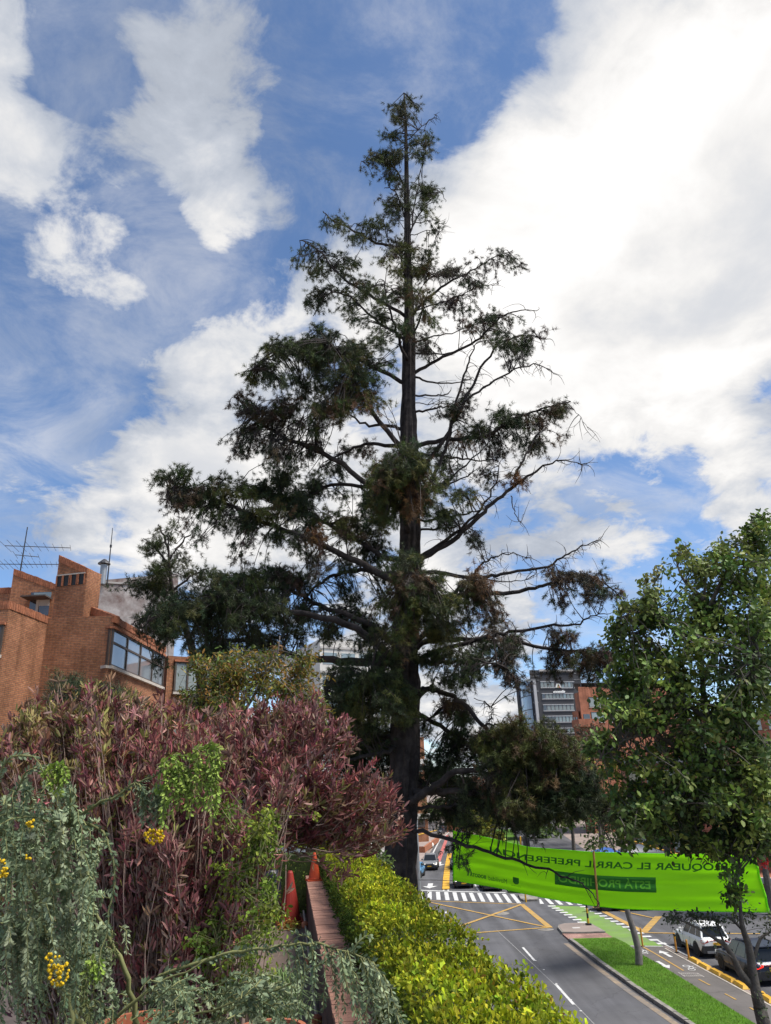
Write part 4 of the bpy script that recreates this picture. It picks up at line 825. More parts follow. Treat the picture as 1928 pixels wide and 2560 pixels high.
class Conifer:
    def __init__(s, name, label, base, Y0, cat='tree'):
        s.more = 1.42; s.t = thing(name, label, cat, tuple(base)); s.Y0 = Y0; s.limb_pts = []; s.tw = MB(); s.P = []; s.D = []; s.C = []
    def limb(s, px, dy, r0, r1, bare=0, gap=.35, tl=(.5, 1.1)):
        n_ = len(px); dys = np.linspace(dy[0], dy[1], n_)
        pts = smooth_path([at(x, y, s.Y0+d) for (x, y), d in zip(px, dys)], 4*n_)
        wob = rng.normal(0, .025, pts.shape); wob[0] = 0; pts = pts+wob
        MB().tube(pts, np.linspace(r0*.85, r1*.85, len(pts)), 8).build('limb', 'bark', s.t, smooth=True)
        s.limb_pts += [(p, 1.0) for p in pts[3:]]
        if bare:
            L_ = np.linalg.norm(np.diff(pts, axis=0), axis=1).sum(); k = int(L_/gap*bare)
            for _ in range(k):
                i = rng.integers(len(pts)//4, len(pts)-1); tdir_ = nrm(pts[i+1]-pts[i]); d = tdir_*.7+rng.normal(0, .6, 3)+[0, 0, .1]
                q = curl_twig(s.tw, pts[i], d, rng.uniform(*tl), .014, .5, 6, .9)
                if rng.random() < .6: curl_twig(s.tw, q[3], rng.normal(0, 1, 3)+[0, 0, -.3], rng.uniform(.25, .5), .008, .5, 4, .9)
            curl_twig(s.tw, pts[-1], pts[-1]-pts[-2]+[0, 0, .05], .5, r1, .5, 5, .6)
        return pts
    def blob(s, cx, cy, rx, ry, n, dyc, dyr, mix, droop=.2, dens=1.0, upr=0.0):
        LP = np.array([p for p, _ in s.limb_pts]); cols, w = MIX[mix]
        k_ = s.more*(.68 if cy < 800 or (cx > 1080 and cy < 1560) else 1.0)
        N_ = max(2, int(n*k_+.5)); subs = []
        for _ in range(max(2, N_//7)):
            q = rng.random()*2*math.pi; rr = math.sqrt(rng.random())*.95; subs.append((cx+rx*rr*math.cos(q), cy+ry*rr*math.sin(q), dyc+rng.uniform(-dyr, dyr)))
        for _ in range(N_):
            sc = subs[rng.integers(len(subs))]; px, py = sc[0]+rng.normal(0, 15), sc[1]+rng.normal(0, 7)
            T = at(px, py, s.Y0+sc[2]+rng.normal(0, .25)); dd = np.linalg.norm(LP-T, axis=1); A = LP[np.argpartition(dd, 4)[rng.integers(0, 4)]]
            if np.linalg.norm(T-A) > 2.4: A = T+(A-T)*2.4/np.linalg.norm(T-A)
            L_ = np.linalg.norm(T-A)+.05; mid = (A+T)/2+np.array([0, 0, .12*L_])+rng.normal(0, .06*L_, 3)
            pts = smooth_path([A, mid, T, T+nrm(T-mid)*.15+[0, 0, -droop*.4+upr*.3]], 8)
            s.tw.tube(pts, np.linspace(.020, .006, 8), 3, cap=False)
            base = pick(cols, 1, .22, w)[0]
            ks = [(pts[i]+(pts[i+1]-pts[i])*rng.random(), pts[i+1]-pts[i]) for i in (4, 5, 6, 6)]
            for _s in range(int(5*dens)):
                i = rng.integers(2, 7); d = nrm(pts[i+1]-pts[i])*.5+rng.normal(0, .6, 3)+[0, 0, -droop+upr]
                sp_ = [pts[i]]; d = nrm(d); l = rng.uniform(.18, .42)
                for m_ in range(4): d = nrm(d+[0, 0, (-droop*.35+upr*.3)]); sp_.append(sp_[-1]+d*l/4)
                ks += [(sp_[3], d), (sp_[4], d)]
                if rng.random() < .35: s.tw.tube(sp_, [.008, .007, .006, .005, .004], 3, cap=False)
            for p, d in ks: s.P.append(p); s.D.append(nrm(d)); s.C.append(base)
    def finish(s, nn=16, ln=(.10, .175), wid=.85, spread=.75):
        P = np.repeat(np.array(s.P), nn, 0); D = np.repeat(np.array(s.D), nn, 0); C = np.repeat(np.array(s.C), nn, 0); n = len(P)
        P = P+rng.normal(0, .018, P.shape); D = unit(D)*.55+rng.normal(0, spread, (n, 3)); X, D, Z = frame_for(D)
        C = np.clip(C*(1+rng.normal(0, .22, (n, 1))), .004, 1); T = ([(-.055*wid, 0, 0), (.055*wid, 0, 0), (0, 1, 0)], [(0, 1, 2)])
        foliage('needles', T, P, X, D, Z, rng.uniform(*ln, n), C, 'needle', s.t); s.tw.build('twigs', 'twig', s.t)['kind'] = 'stuff'
TY = 25.0
base = at(1000, 2240, TY); base = np.array([base[0]-.1, TY, 0.0])
pine = Conifer('tall_pine_tree', 'tall dark pine with bare lower right limbs and browning needles in the centre', base, TY)
tr_px = [(1000, 2230, 40), (1005, 2060, 35), (1010, 1900, 33), (1013, 1750, 33), (1014, 1616, 32), (1022, 1480, 28), (1024, 1376, 25), (1025, 1240, 24), (1023, 1117, 21), (1022, 1000, 17), (1023, 872, 14), (1022, 760, 11), (1020, 640, 8.5), (1018, 517, 6.5), (1016, 400, 4.5), (1014, 300, 3), (1010, 232, 1.2)]
tp_ = [base-[0.05, 0, .3], base+[0, 0, .6], base+[0, 0, 2.4]]+[at(x, y, TY) for x, y, _ in tr_px]; tr_ = [.95, .72, .60]+[w*(np.dot(at(x, y, TY)-[0, 0, EYE], _f))/F for x, y, w in tr_px]
tpp = smooth_path(tp_, 70); trr = np.interp(np.linspace(0, len(tr_)-1, 70), range(len(tr_)), tr_)
def ridged_tube(pts, rad, n, name, m, parent, amp=.08):
    V = []; k = len(pts); ref = np.array([1., 0, 0])
    for i, p in enumerate(pts):
        t_ = nrm(pts[min(i+1, k-1)]-pts[max(i-1, 0)]); a = nrm(np.cross(t_, [0, 1, .01])); b = np.cross(t_, a)
        for j in range(n):
            q = 2*math.pi*j/n; r = rad[i]*(1+amp*math.sin(q*9+i*.25)+amp*.7*math.sin(q*5-i*.4)+amp*.6*rng.normal()); V.append(p+r*(math.cos(q)*a+math.sin(q)*b))
    return mk(name, V, [(i*n+j, i*n+(j+1) % n, (i+1)*n+(j+1) % n, (i+1)*n+j) for i in range(k-1) for j in range(n)], m, parent)
ridged_tube(tpp, trr, 26, 'trunk', 'bark', pine.t, .12)
pine.limb_pts += [(p, 1) for p in tpp[10:]]
L_ = pine.limb
# left limbs (pixels of the trace, depth change towards/away, radii)
L_([(1015, 620), (945, 608), (880, 575), (830, 550), (808, 530)], (0, -.8), .07, .02)
L_([(1012, 790), (923, 735), (850, 690), (795, 625), (750, 600)], (0, 1.0), .085, .02)
L_([(1012, 850), (940, 800), (870, 740), (820, 735), (785, 790)], (0, 1.8), .07, .02)
L_([(1018, 960), (900, 900), (800, 860), (700, 880), (625, 925)], (0, -2.2), .10, .025)
L_([(1015, 1131), (938, 1040), (895, 973), (862, 896), (820, 850)], (0, -2.6), .12, .03)
L_([(1015, 1075), (960, 1065), (900, 1055), (840, 1010)], (0, 2.0), .09, .03); L_([(1010, 1120), (930, 1110), (860, 1130), (800, 1170)], (0, 2.5), .10, .03)
L_([(1022, 1290), (958, 1242), (852, 1160), (756, 1112), (684, 1078), (631, 1035), (588, 992)], (0, -1.0), .15, .03)
L_([(1020, 1225), (930, 1218), (820, 1215), (740, 1260), (690, 1250)], (0, 2.4), .11, .03)
L_([(1020, 1400), (960, 1390), (870, 1340), (780, 1290), (700, 1270)], (0, 1.6), .14, .03)
L_([(1020, 1475), (958, 1439), (876, 1395), (780, 1352), (708, 1323), (636, 1295), (530, 1242), (458, 1218), (420, 1223)], (0, -1.5), .17, .03)
L_([(1015, 1440), (924, 1429), (852, 1434), (800, 1458), (760, 1500)], (0, 2.0), .12, .04)
L_([(1015, 1640), (972, 1597), (919, 1559), (828, 1525), (751, 1487), (690, 1470), (600, 1470)], (0, 1.5), .16, .04)
L_([(1012, 1690), (982, 1650), (910, 1583), (828, 1549), (732, 1530), (636, 1520), (500, 1510), (370, 1555)], (0, -2.0), .20, .04)
L_([(1010, 1660), (963, 1655), (852, 1650), (761, 1645), (700, 1626), (620, 1600), (520, 1600)], (0, 2.5), .22, .05)
L_([(1005, 1760), (930, 1730), (860, 1710), (810, 1720)], (0, -1.8), .12, .03); L_([(1000, 1850), (930, 1840), (870, 1860)], (0, 2.0), .12, .03)
L_([(995, 1868), (960, 1880), (910, 1890), (878, 1900)], (-.2, -1.4), .09, .05)
L_([(790, 1690), (740, 1665), (690, 1672)], (1.5, 2.0), .08, .03)
# limbs towards and away from the viewer
L_([(1020, 1330), (1010, 1260), (1000, 1190), (1010, 1150)], (-.3, -3.0), .12, .03); L_([(1015, 1600), (1040, 1540), (1050, 1470), (1040, 1430)], (-.3, -3.6), .14, .03); L_([(1020, 1630), (1100, 1540), (1150, 1470), (1180, 1450)], (-.2, -3.0), .12, .03)
L_([(1018, 900), (990, 830), (970, 760), (960, 700)], (-.2, -1.6), .08, .02); L_([(1020, 860), (1050, 800), (1060, 760)], (0, -1.2), .06, .02); L_([(1018, 700), (1000, 640), (985, 590)], (0, -1.0), .05, .02)
L_([(1010, 1820), (980, 1760), (950, 1720), (920, 1700)], (-.4, -2.8), .11, .03)
L_([(1018, 560), (990, 480), (960, 470)], (0, .3), .04, .015); L_([(1018, 480), (985, 420), (930, 400), (905, 405)], (0, -.4), .045, .012)
# right limbs
L_([(1018, 349), (1070, 303), (1094, 287)], (0, .2), .03, .008, 1.2, .2, (.2, .4)); L_([(1024, 610), (1030, 560), (1047, 440), (1066, 368)], (0, -.3), .05, .012); L_([(1025, 580), (1060, 520), (1100, 480), (1116, 505)], (0, .3), .04, .012)
L_([(1024, 560), (1080, 552), (1112, 560)], (0, .5), .025, .008, 1.5, .25, (.25, .5)); L_([(1024, 590), (1070, 577), (1110, 580)], (0, -.2), .025, .008, 1.5, .25, (.25, .5))
L_([(1026, 790), (1080, 738), (1123, 704), (1176, 680), (1229, 647), (1280, 628)], (0, -1.0), .075, .015); L_([(1026, 770), (1060, 710), (1100, 690), (1160, 690)], (0, 1.2), .05, .015, .8)
L_([(1028, 780), (1090, 760), (1150, 740), (1200, 715), (1236, 712)], (0, .8), .04, .01, 1.4, .25, (.3, .6))
L_([(1030, 935), (1080, 905), (1133, 882), (1195, 848), (1248, 795), (1296, 776), (1342, 776)], (0, -1.2), .085, .015, .7); L_([(1030, 880), (1085, 887), (1133, 880)], (0, -.4), .05, .02, .6)
L_([(1030, 862), (1075, 843), (1143, 830), (1200, 805)], (0, 1.4), .05, .012, 1.1); L_([(1030, 940), (1080, 956), (1143, 956), (1180, 945)], (0, 1.0), .055, .015, .9)
L_([(1030, 988), (1075, 990), (1120, 985)], (0, .6), .05, .03, .7); L_([(1030, 1030), (1080, 1025), (1120, 1015)], (0, .2), .06, .03, .6); L_([(1030, 1008), (1085, 1010), (1115, 1002)], (0, 1.0), .025, .012, 1.2)
L_([(1040, 1190), (1071, 1148), (1112, 1094), (1152, 1021), (1200, 925), (1248, 862), (1310, 838), (1368, 848)], (0, -2.0), .11, .015, .6)
L_([(1060, 1230), (1098, 1166), (1125, 1080), (1152, 958), (1175, 900), (1190, 860)], (0, -1.6), .09, .02, .7); L_([(1155, 1010), (1179, 990), (1238, 950), (1296, 922), (1350, 913), (1391, 936)], (-1.4, -2.6), .06, .012, 1.5, .22, (.3, .7))
L_([(1035, 1115), (1125, 1098), (1215, 1089), (1283, 1048), (1350, 1026), (1425, 1003)], (0, -1.0), .11, .02); L_([(1035, 1135), (1100, 1140), (1170, 1150), (1240, 1150)], (0, 1.5), .08, .02, .6)
L_([(1287, 1188), (1314, 1143), (1350, 1075)], (-1.4, -1.3), .06, .02); L_([(1420, 1010), (1450, 1040), (1475, 1078)], (-1, -1.1), .015, .006, 1)
L_([(1045, 1415), (1053, 1400), (1125, 1355), (1179, 1310), (1224, 1265), (1274, 1224), (1319, 1193), (1364, 1166), (1409, 1150), (1463, 1161)], (0, -2.2), .13, .012, 1.1, .25, (.3, .8))
L_([(1040, 1400), (1049, 1391), (1116, 1350), (1170, 1305), (1229, 1233), (1251, 1166)], (0, -1.0), .11, .02, 1.0, .3, (.4, .9)); L_([(1278, 1240), (1290, 1290), (1303, 1310)], (-1.7, -1.9), .025, .008, 1.4)
L_([(1040, 1305), (1125, 1292), (1188, 1278)], (0, -.6), .06, .03, .4); L_([(1040, 1328), (1100, 1320), (1140, 1318)], (0, .6), .06, .03, .8); L_([(1045, 1245), (1107, 1211), (1152, 1175), (1224, 1107)], (0, -1.2), .07, .02, .6); L_([(1045, 1230), (1120, 1210), (1180, 1185)], (0, -.7), .06, .02, .8)
L_([(1040, 1440), (1080, 1431), (1193, 1445), (1260, 1434), (1350, 1422), (1404, 1395), (1449, 1368), (1503, 1350)], (0, -2.2), .10, .012, 1.5, .22, (.3, .7)); L_([(1185, 1440), (1197, 1418), (1233, 1393), (1283, 1384), (1332, 1395)], (-1.0, -1.2), .045, .012, 2.0, .18, (.3, .7))
L_([(1200, 1448), (1260, 1455), (1320, 1450)], (-.8, -.6), .04, .012, 1.4); L_([(1045, 1500), (1130, 1490), (1224, 1485), (1287, 1481), (1341, 1467), (1391, 1454), (1440, 1440), (1494, 1449), (1540, 1480)], (0, -1.6), .12, .02, .5)
L_([(1040, 1655), (1049, 1643), (1125, 1620), (1215, 1593), (1283, 1580), (1364, 1566), (1440, 1560), (1485, 1539), (1526, 1535)], (0, -2.0), .12, .012, 1.1, .22, (.3, .7))
L_([(1040, 1620), (1062, 1607), (1148, 1598), (1238, 1602), (1350, 1616), (1418, 1629), (1508, 1634), (1600, 1660)], (0, .4), .13, .025, .3); L_([(1045, 1650), (1100, 1660), (1180, 1650), (1270, 1670)], (0, -2.4), .10, .02)
L_([(1040, 1742), (1055, 1730), (1073, 1722), (1121, 1735), (1165, 1767), (1208, 1816), (1232, 1854)], (0, -1.6), .13, .06, .35); L_([(1073, 1722), (1080, 1712), (1084, 1711)], (-.3, -.4), .05, .02)
L_([(1208, 1816), (1222, 1812), (1248, 1815), (1270, 1840)], (-1.3, -1.6), .05, .03); L_([(1185, 1745), (1230, 1770), (1225, 1805)], (-1.0, -1.4), .015, .006, 3, .12, (.2, .5))
L_([(1030, 1770), (1040, 1778), (1089, 1811), (1148, 1848), (1186, 1881), (1200, 1940)], (0, .8), .12, .04); L_([(1035, 1810), (1070, 1795), (1090, 1785)], (0, .3), .04, .02)
L_([(1025, 2005), (1035, 2000), (1078, 1973), (1132, 1935), (1202, 1919), (1300, 1900), (1420, 1930)], (-.2, -2.6), .17, .05); L_([(1300, 1900), (1380, 1860), (1440, 1850)], (-1.8, -2.4), .07, .03); L_([(1250, 1905), (1340, 1960), (1440, 2010), (1510, 2040)], (-1.6, -2.8), .09, .03)
L_([(1035, 1978), (1100, 1978), (1175, 1982)], (-.2, -1.4), .13, .10); L_([(1035, 2022), (1090, 2018), (1148, 2014)], (.0, 1.2), .07, .05); L_([(1035, 1960), (1090, 1980), (1150, 2000), (1220, 2040)], (.2, 2.4), .10, .04)
low = L_([(1030, 2072), (1110, 2094), (1186, 2119), (1267, 2146), (1348, 2167), (1418, 2194), (1470, 2220), (1500, 2262)], (-.3, -2.8), .075, .012, .4, .3, (.3, .8))
B_ = pine.blob
for a in [  # cx, cy, rx, ry, twigs, depth centre, depth half-range, mix
    (1012, 250, 26, 22, 14, 0, .4, 't'), (1005, 300, 30, 40, 18, 0, .4, 't'), (985, 345, 26, 60, 20, 0, .4, 't'), (1075, 365, 18, 28, 9, 0, .3, 't'), (1050, 345, 22, 20, 7, 0, .3, 't'), (990, 400, 40, 40, 20, 0, .5, 't'), (930, 400, 36, 16, 12, -.3, .3, 't'), (950, 420, 26, 18, 8, -.3, .3, 't'),
    (1060, 430, 32, 50, 18, 0, .5, 't'), (985, 470, 38, 40, 16, 0, .6, 't'), (1085, 490, 34, 26, 14, .2, .4, 'g'), (1035, 500, 40, 40, 16, 0, .6, 't'), (970, 530, 36, 40, 14, 0, .5, 't'), (1060, 560, 28, 26, 8, 0, .4, 'g'),
    (830, 545, 34, 20, 12, -.7, .4, 'g'), (890, 575, 40, 24, 10, -.5, .4, 'g'), (930, 540, 40, 26, 14, -.2, .4, 'g'), (985, 590, 45, 45, 24, -.4, .6, 't'), (1060, 640, 45, 36, 16, -.2, .6, 'g'), (1000, 650, 70, 40, 34, -.5, .8, 'o'), (1050, 680, 50, 40, 18, 0, .8, 'o'),
    (750, 625, 34, 28, 14, 1, .5, 'g'), (800, 645, 50, 40, 22, .9, .6, 'g'), (860, 650, 40, 30, 12, .7, .5, 'g'), (800, 690, 30, 22, 8, .9, .4, 'g'), (890, 680, 36, 28, 10, .5, .5, 'g'), (912, 705, 14, 16, 5, .3, .3, 'b'),
    (850, 730, 60, 30, 20, 1.5, .6, 'g'), (800, 770, 24, 44, 12, 1.8, .4, 'd'), (900, 770, 60, 40, 26, .6, 1, 'g'), (975, 720, 55, 50, 28, -1, .8, 'g'), (1010, 720, 30, 26, 10, -.7, .5, 'b'), (960, 800, 60, 46, 24, -1.2, .8, 'g'), (1060, 780, 50, 46, 26, -.9, .7, 'o'), (1060, 850, 26, 44, 12, -.6, .5, 'p'),
    (640, 925, 34, 24, 14, -2, .5, 'g'), (700, 890, 60, 34, 30, -2, .7, 'g'), (770, 860, 66, 46, 46, -1.6, 1.0, 'd'), (840, 890, 80, 60, 66, -1.8, 1.2, 'g'), (920, 900, 60, 60, 40, -1.2, 1.2, 'd'), (690, 940, 36, 22, 12, -2, .5, 'd'), (790, 970, 66, 50, 42, -1.2, 1.2, 'd'), (900, 980, 60, 50, 34, -1.8, 1.0, 'g'), (760, 1040, 46, 40, 24, -1, 1, 'd'), (830, 1010, 60, 36, 26, -2.4, .6, 'o'), (900, 1005, 40, 26, 16, -2.2, .5, 'o'), (825, 1035, 24, 18, 8, -2.5, .3, 'b'),
    (600, 1010, 40, 34, 22, -.9, .6, 'p'), (660, 1020, 50, 34, 24, -.8, .6, 'b'), (600, 1090, 36, 50, 22, -.8, .7, 'p'), (660, 1100, 50, 50, 26, -.9, .8, 'p'), (720, 1090, 50, 40, 14, -.7, .8, 'p'), (720, 1170, 60, 36, 22, -.5, .9, 'd'), (810, 1120, 50, 40, 12, .5, 1.2, 'p'), (900, 1130, 50, 40, 12, 1.6, .8, 'p'), (820, 1150, 30, 24, 10, 1.6, .5, 'd'),
    (650, 1210, 70, 30, 34, .8, 1.2, 'd'), (740, 1220, 80, 40, 50, 1.0, 1.4, 'd'), (820, 1210, 50, 36, 20, 1.6, .9, 'd'), (730, 1280, 60, 26, 20, .8, 1, 'd'),
    (440, 1200, 38, 26, 18, -1.5, .5, 'g'), (480, 1230, 46, 36, 24, -1.4, .6, 'p'), (440, 1255, 30, 26, 9, -1.4, .5, 'p'), (520, 1270, 50, 40, 24, -1.3, .6, 'd'), (570, 1230, 60, 26, 24, -1.2, .6, 'o'), (590, 1290, 60, 30, 24, -1.2, .7, 'd'), (670, 1270, 60, 28, 22, -1.1, .7, 'o'), (500, 1320, 40, 22, 8, -1.3, .5, 'p'), (620, 1340, 34, 40, 12, -1.1, .5, 'p'), (600, 1385, 16, 22, 4, -1.1, .3, 'p'), (690, 1330, 40, 24, 12, -1, .5, 'd'),
    (770, 1300, 50, 30, 14, 1, .8, 'd'), (820, 1290, 60, 30, 20, 1.2, .8, 'o'), (780, 1340, 40, 20, 12, -1, .5, 'r'), (850, 1330, 60, 34, 22, .6, .9, 'o'), (920, 1270, 50, 36, 22, .6, 1, 'd'), (900, 1320, 60, 36, 18, 1, .8, 'o'), (960, 1290, 40, 60, 20, 1, .8, 'd'),
    (780, 1390, 44, 50, 18, -.7, .7, 'p'), (740, 1440, 50, 40, 22, 0, .9, 'p'), (850, 1400, 50, 40, 10, 0, 1, 'p'), (930, 1390, 50, 40, 18, .9, .8, 'd'), (950, 1450, 40, 50, 20, 1.2, .8, 'd'), (860, 1500, 50, 50, 24, 1.9, .6, 'd'),
    (700, 1460, 60, 40, 34, .8, 1.2, 'd'), (600, 1440, 70, 36, 46, -.6, 1.3, 'g'), (640, 1480, 60, 36, 40, -.6, 1.2, 'g'), (560, 1510, 80, 46, 56, -1.4, 1.2, 'd'), (660, 1550, 90, 50, 60, -.6, 1.8, 'd'), (760, 1560, 60, 50, 30, .6, 1.6, 'd'), (470, 1540, 80, 50, 46, -1.9, .9, 'd'), (400, 1545, 50, 40, 28, -2, .7, 'd'), (520, 1600, 90, 40, 40, 0, 1.8, 'd'), (640, 1600, 70, 30, 24, 1, 1.4, 'd'), (388, 1650, 10, 40, 5, -2, .3, 'd'), (840, 1580, 60, 40, 22, 1, 1.4, 'd'), (900, 1540, 50, 50, 24, 1.4, .9, 'd'), (930, 1600, 50, 40, 22, 1, 1.2, 'd'), (700, 1610, 26, 20, 6, .4, .8, 'd'),
    (1010, 1150, 46, 34, 36, -2.9, .5, 'g'), (985, 1190, 44, 36, 34, -2.8, .6, 'o'), (1060, 1190, 60, 40, 44, -2.6, .7, 'o'), (1000, 1230, 56, 34, 36, -2.4, .6, 'g'), (1090, 1240, 50, 36, 28, -2.0, .7, 'g'), (1140, 1250, 30, 30, 14, -1.6, .6, 'g'), (955, 1180, 22, 26, 12, -2.6, .4, 'r'), (1035, 1240, 26, 36, 16, -3, .3, 'r'), (1060, 1280, 60, 26, 20, -1.8, .7, 'd'), (960, 1270, 40, 36, 20, -2, .6, 'o'),
    (1020, 1415, 40, 22, 20, -3.4, .4, 'g'), (1010, 1455, 60, 22, 34, -3.5, .4, 'b'), (1090, 1470, 60, 34, 36, -3.0, .5, 'g'), (1140, 1490, 60, 36, 34, -2.8, .6, 'g'), (1185, 1450, 28, 24, 22, -3, .4, 'r'), (1200, 1490, 24, 36, 16, -3, .4, 'r'), (1225, 1540, 22, 28, 12, -2.8, .4, 'b'), (990, 1500, 60, 36, 36, -3.3, .5, 'o'), (1060, 1520, 70, 40, 44, -3.2, .6, 'g'), (1000, 1560, 60, 40, 30, -2.8, .6, 'o'), (960, 1600, 40, 50, 24, -2, .6, 'd'), (1150, 1540, 50, 30, 18, -2.4, .6, 'g'), (1090, 1580, 50, 34, 18, -2, .8, 'o'), (985, 1620, 20, 30, 8, -1.6, .4, 'b'),
    (1250, 648, 36, 18, 12, -.9, .3, 'p'), (1225, 665, 26, 16, 6, -.8, .3, 'p'), (1130, 690, 40, 24, 14, .2, .7, 'p'), (1180, 715, 34, 24, 14, -.2, .6, 'p'), (1150, 745, 40, 26, 16, 0, .6, 'p'), (1160, 765, 20, 14, 6, .3, .4, 'd'), (1110, 670, 30, 18, 7, .4, .4, 'b'),
    (1250, 795, 44, 26, 24, -.9, .5, 'p'), (1200, 820, 30, 24, 12, -.7, .5, 'p'), (1280, 850, 44, 26, 18, -1.8, .4, 'd'), (1270, 880, 40, 22, 10, -1.8, .4, 'p'), (1320, 835, 34, 16, 8, -1.9, .3, 'p'), (1240, 850, 40, 22, 10, -1.4, .4, 'd'),
    (1150, 1010, 36, 30, 22, -.8, .5, 'p'), (1140, 1035, 30, 14, 8, -.6, .4, 'd'), (1290, 1050, 60, 24, 34, -.9, .5, 'd'), (1220, 1065, 40, 24, 20, -.6, .6, 'd'), (1370, 1040, 50, 30, 32, -1, .4, 'b'), (1410, 1020, 28, 24, 16, -1, .4, 'p'), (1320, 1090, 50, 26, 16, -1, .5, 'p'), (1250, 1100, 50, 30, 22, -.2, .8, 'd'), (1160, 1115, 50, 26, 14, .6, .8, 'r'), (1250, 1140, 34, 30, 10, 0, .7, 'p'), (1195, 1180, 26, 22, 9, -.6, .4, 'b'), (1280, 1205, 22, 20, 9, -1.6, .3, 'r'), (1390, 1085, 30, 22, 5, -1, .3, 'b'), (1090, 1130, 40, 30, 14, .8, .8, 'd'), (1120, 1160, 30, 20, 8, .6, .6, 'p'),
    (1175, 1340, 26, 22, 9, -1, .3, 'p'), (1120, 1315, 26, 16, 7, -.4, .4, 'o'), (1390, 1435, 44, 18, 20, -1.2, .4, 'b'), (1450, 1445, 50, 20, 22, -1.4, .4, 'b'), (1500, 1470, 34, 22, 14, -1.5, .3, 'p'), (1420, 1480, 50, 22, 10, -1.3, .4, 'p'), (1535, 1500, 14, 12, 4, -1.6, .2, 'p'),
    (1250, 1590, 60, 18, 18, .3, .5, 'b'), (1130, 1580, 60, 24, 20, .2, .8, 'b'), (1110, 1640, 60, 34, 24, -1, 1.0, 'd'), (1200, 1630, 60, 30, 26, -1.2, 1.0, 'd'), (1280, 1640, 50, 30, 22, -1.4, .8, 'p'), (1180, 1680, 70, 24, 20, -1.8, .6, 'd'), (1270, 1690, 34, 20, 8, -1.8, .4, 'p'), (1100, 1690, 30, 16, 6, -1.4, .4, 'd'),
    (1400, 1605, 34, 20, 16, .4, .4, 'b'), (1390, 1650, 26, 34, 12, .3, .4, 'p'), (1470, 1640, 50, 26, 26, .4, .5, 'b'), (1550, 1645, 50, 28, 24, .4, .5, 'b'), (1620, 1665, 40, 24, 16, .4, .5, 'b'), (1490, 1680, 50, 20, 12, .4, .4, 'p'),
    (860, 1700, 50, 34, 36, -1.8, .7, 'd'), (930, 1710, 60, 36, 44, -2.4, .7, 'g'), (990, 1730, 44, 36, 34, -2.8, .6, 'g'), (900, 1760, 70, 30, 36, -1.6, .9, 'g'), (990, 1780, 44, 34, 28, -2, .6, 'o'), (850, 1740, 50, 36, 26, -1, .8, 'd'), (930, 1830, 60, 40, 54, 1, 1, 'd'), (880, 1900, 50, 50, 50, 1.8, .8, 'd'), (950, 1900, 44, 60, 50, 1.6, .6, 'd'), (890, 1970, 60, 40, 44, 1.6, .8, 'd'), (840, 1830, 50, 50, 44, 1.4, .8, 'd'), (960, 1990, 40, 30, 24, 1.6, .6, 'd'),
    (1110, 1770, 30, 24, 14, .2, .4, 'b'), (1150, 1810, 40, 34, 26, .5, .5, 'd'), (1180, 1850, 36, 36, 26, .6, .5, 'b'), (1110, 1860, 50, 40, 24, .6, .7, 'd'), (1150, 1910, 50, 30, 22, .6, .7, 'd'), (1090, 1920, 40, 30, 14, .8, .6, 'd'), (1060, 1800, 26, 20, 7, .3, .4, 'd'), (1080, 1960, 50, 30, 22, 1.6, .7, 'd'), (1150, 1990, 50, 34, 30, 1.8, .7, 'd'), (1090, 2025, 50, 16, 16, 2.0, .6, 'd'), (1160, 2030, 40, 18, 14, 1.8, .6, 'd'),
    (1290, 1840, 60, 40, 50, -2.2, .6, 'o'), (1250, 1880, 50, 50, 46, -1.6, .7, 'o'), (1370, 1850, 60, 36, 44, -2.4, .6, 'o'), (1320, 1910, 80, 50, 70, -2.0, .9, 'o'), (1420, 1890, 50, 50, 40, -2.4, .7, 'o'), (1260, 1960, 60, 50, 50, -1.6, 1, 'd'), (1340, 1990, 80, 50, 66, -2, 1, 'o'), (1430, 1970, 50, 50, 44, -2.4, .8, 'd'), (1470, 2005, 60, 34, 44, -2.6, .7, 'd'), (1240, 2010, 60, 26, 36, -1.4, .9, 'd'), (1330, 2012, 70, 28, 40, -2, .8, 'd'), (1420, 2022, 60, 24, 30, -2.4, .7, 'd'), (1200, 1990, 40, 50, 28, -1, .8, 'd'), (1520, 2025, 34, 26, 12, -2.7, .5, 'd'), (1300, 1990, 40, 24, 12, -2.8, .3, 'b'), (1230, 1930, 24, 20, 8, -2.4, .3, 'b'),
    (1170, 2075, 16, 18, 5, -.6, .4, 'd'), (1290, 2060, 40, 6, 4, -1.8, .5, 'd'), (1158, 2150, 4, 26, 2, -.8, .1, 'd'), (1125, 2110, 8, 18, 2, -.4, .2, 'd')]:
    B_(*a)
pine.finish()
# smaller pine behind, at the left
p2b = at(500, 1700, 29); p2 = Conifer('small_pine_tree', 'smaller grey-green pine with upright shoots left of the tall pine', (p2b[0], 29, 0), 29.0); p2.more = .95
tk = [np.array([p2b[0], 29, 0]), at(505, 1800, 29), at(480, 1620, 29), at(432, 1480, 29), at(420, 1340, 29)]
MB().tube(smooth_path(tk, 20), np.linspace(.28, .02, 20), 8).build('trunk', 'bark', p2.t); p2.limb_pts += [(p, 1) for p in smooth_path(tk, 40)[14:]]
for q in ([(428, 1500), (380, 1470), (340, 1450)], [(425, 1480), (480, 1440), (520, 1420)], [(423, 1420), (390, 1370), (360, 1350)], [(422, 1400), (460, 1350), (490, 1320)], [(420, 1370), (405, 1330), (395, 1310)], [(430, 1540), (370, 1540), (330, 1560)], [(430, 1560), (500, 1540), (560, 1560)]): p2.limb(q, (0, random.uniform(-1, 1)), .07, .02)
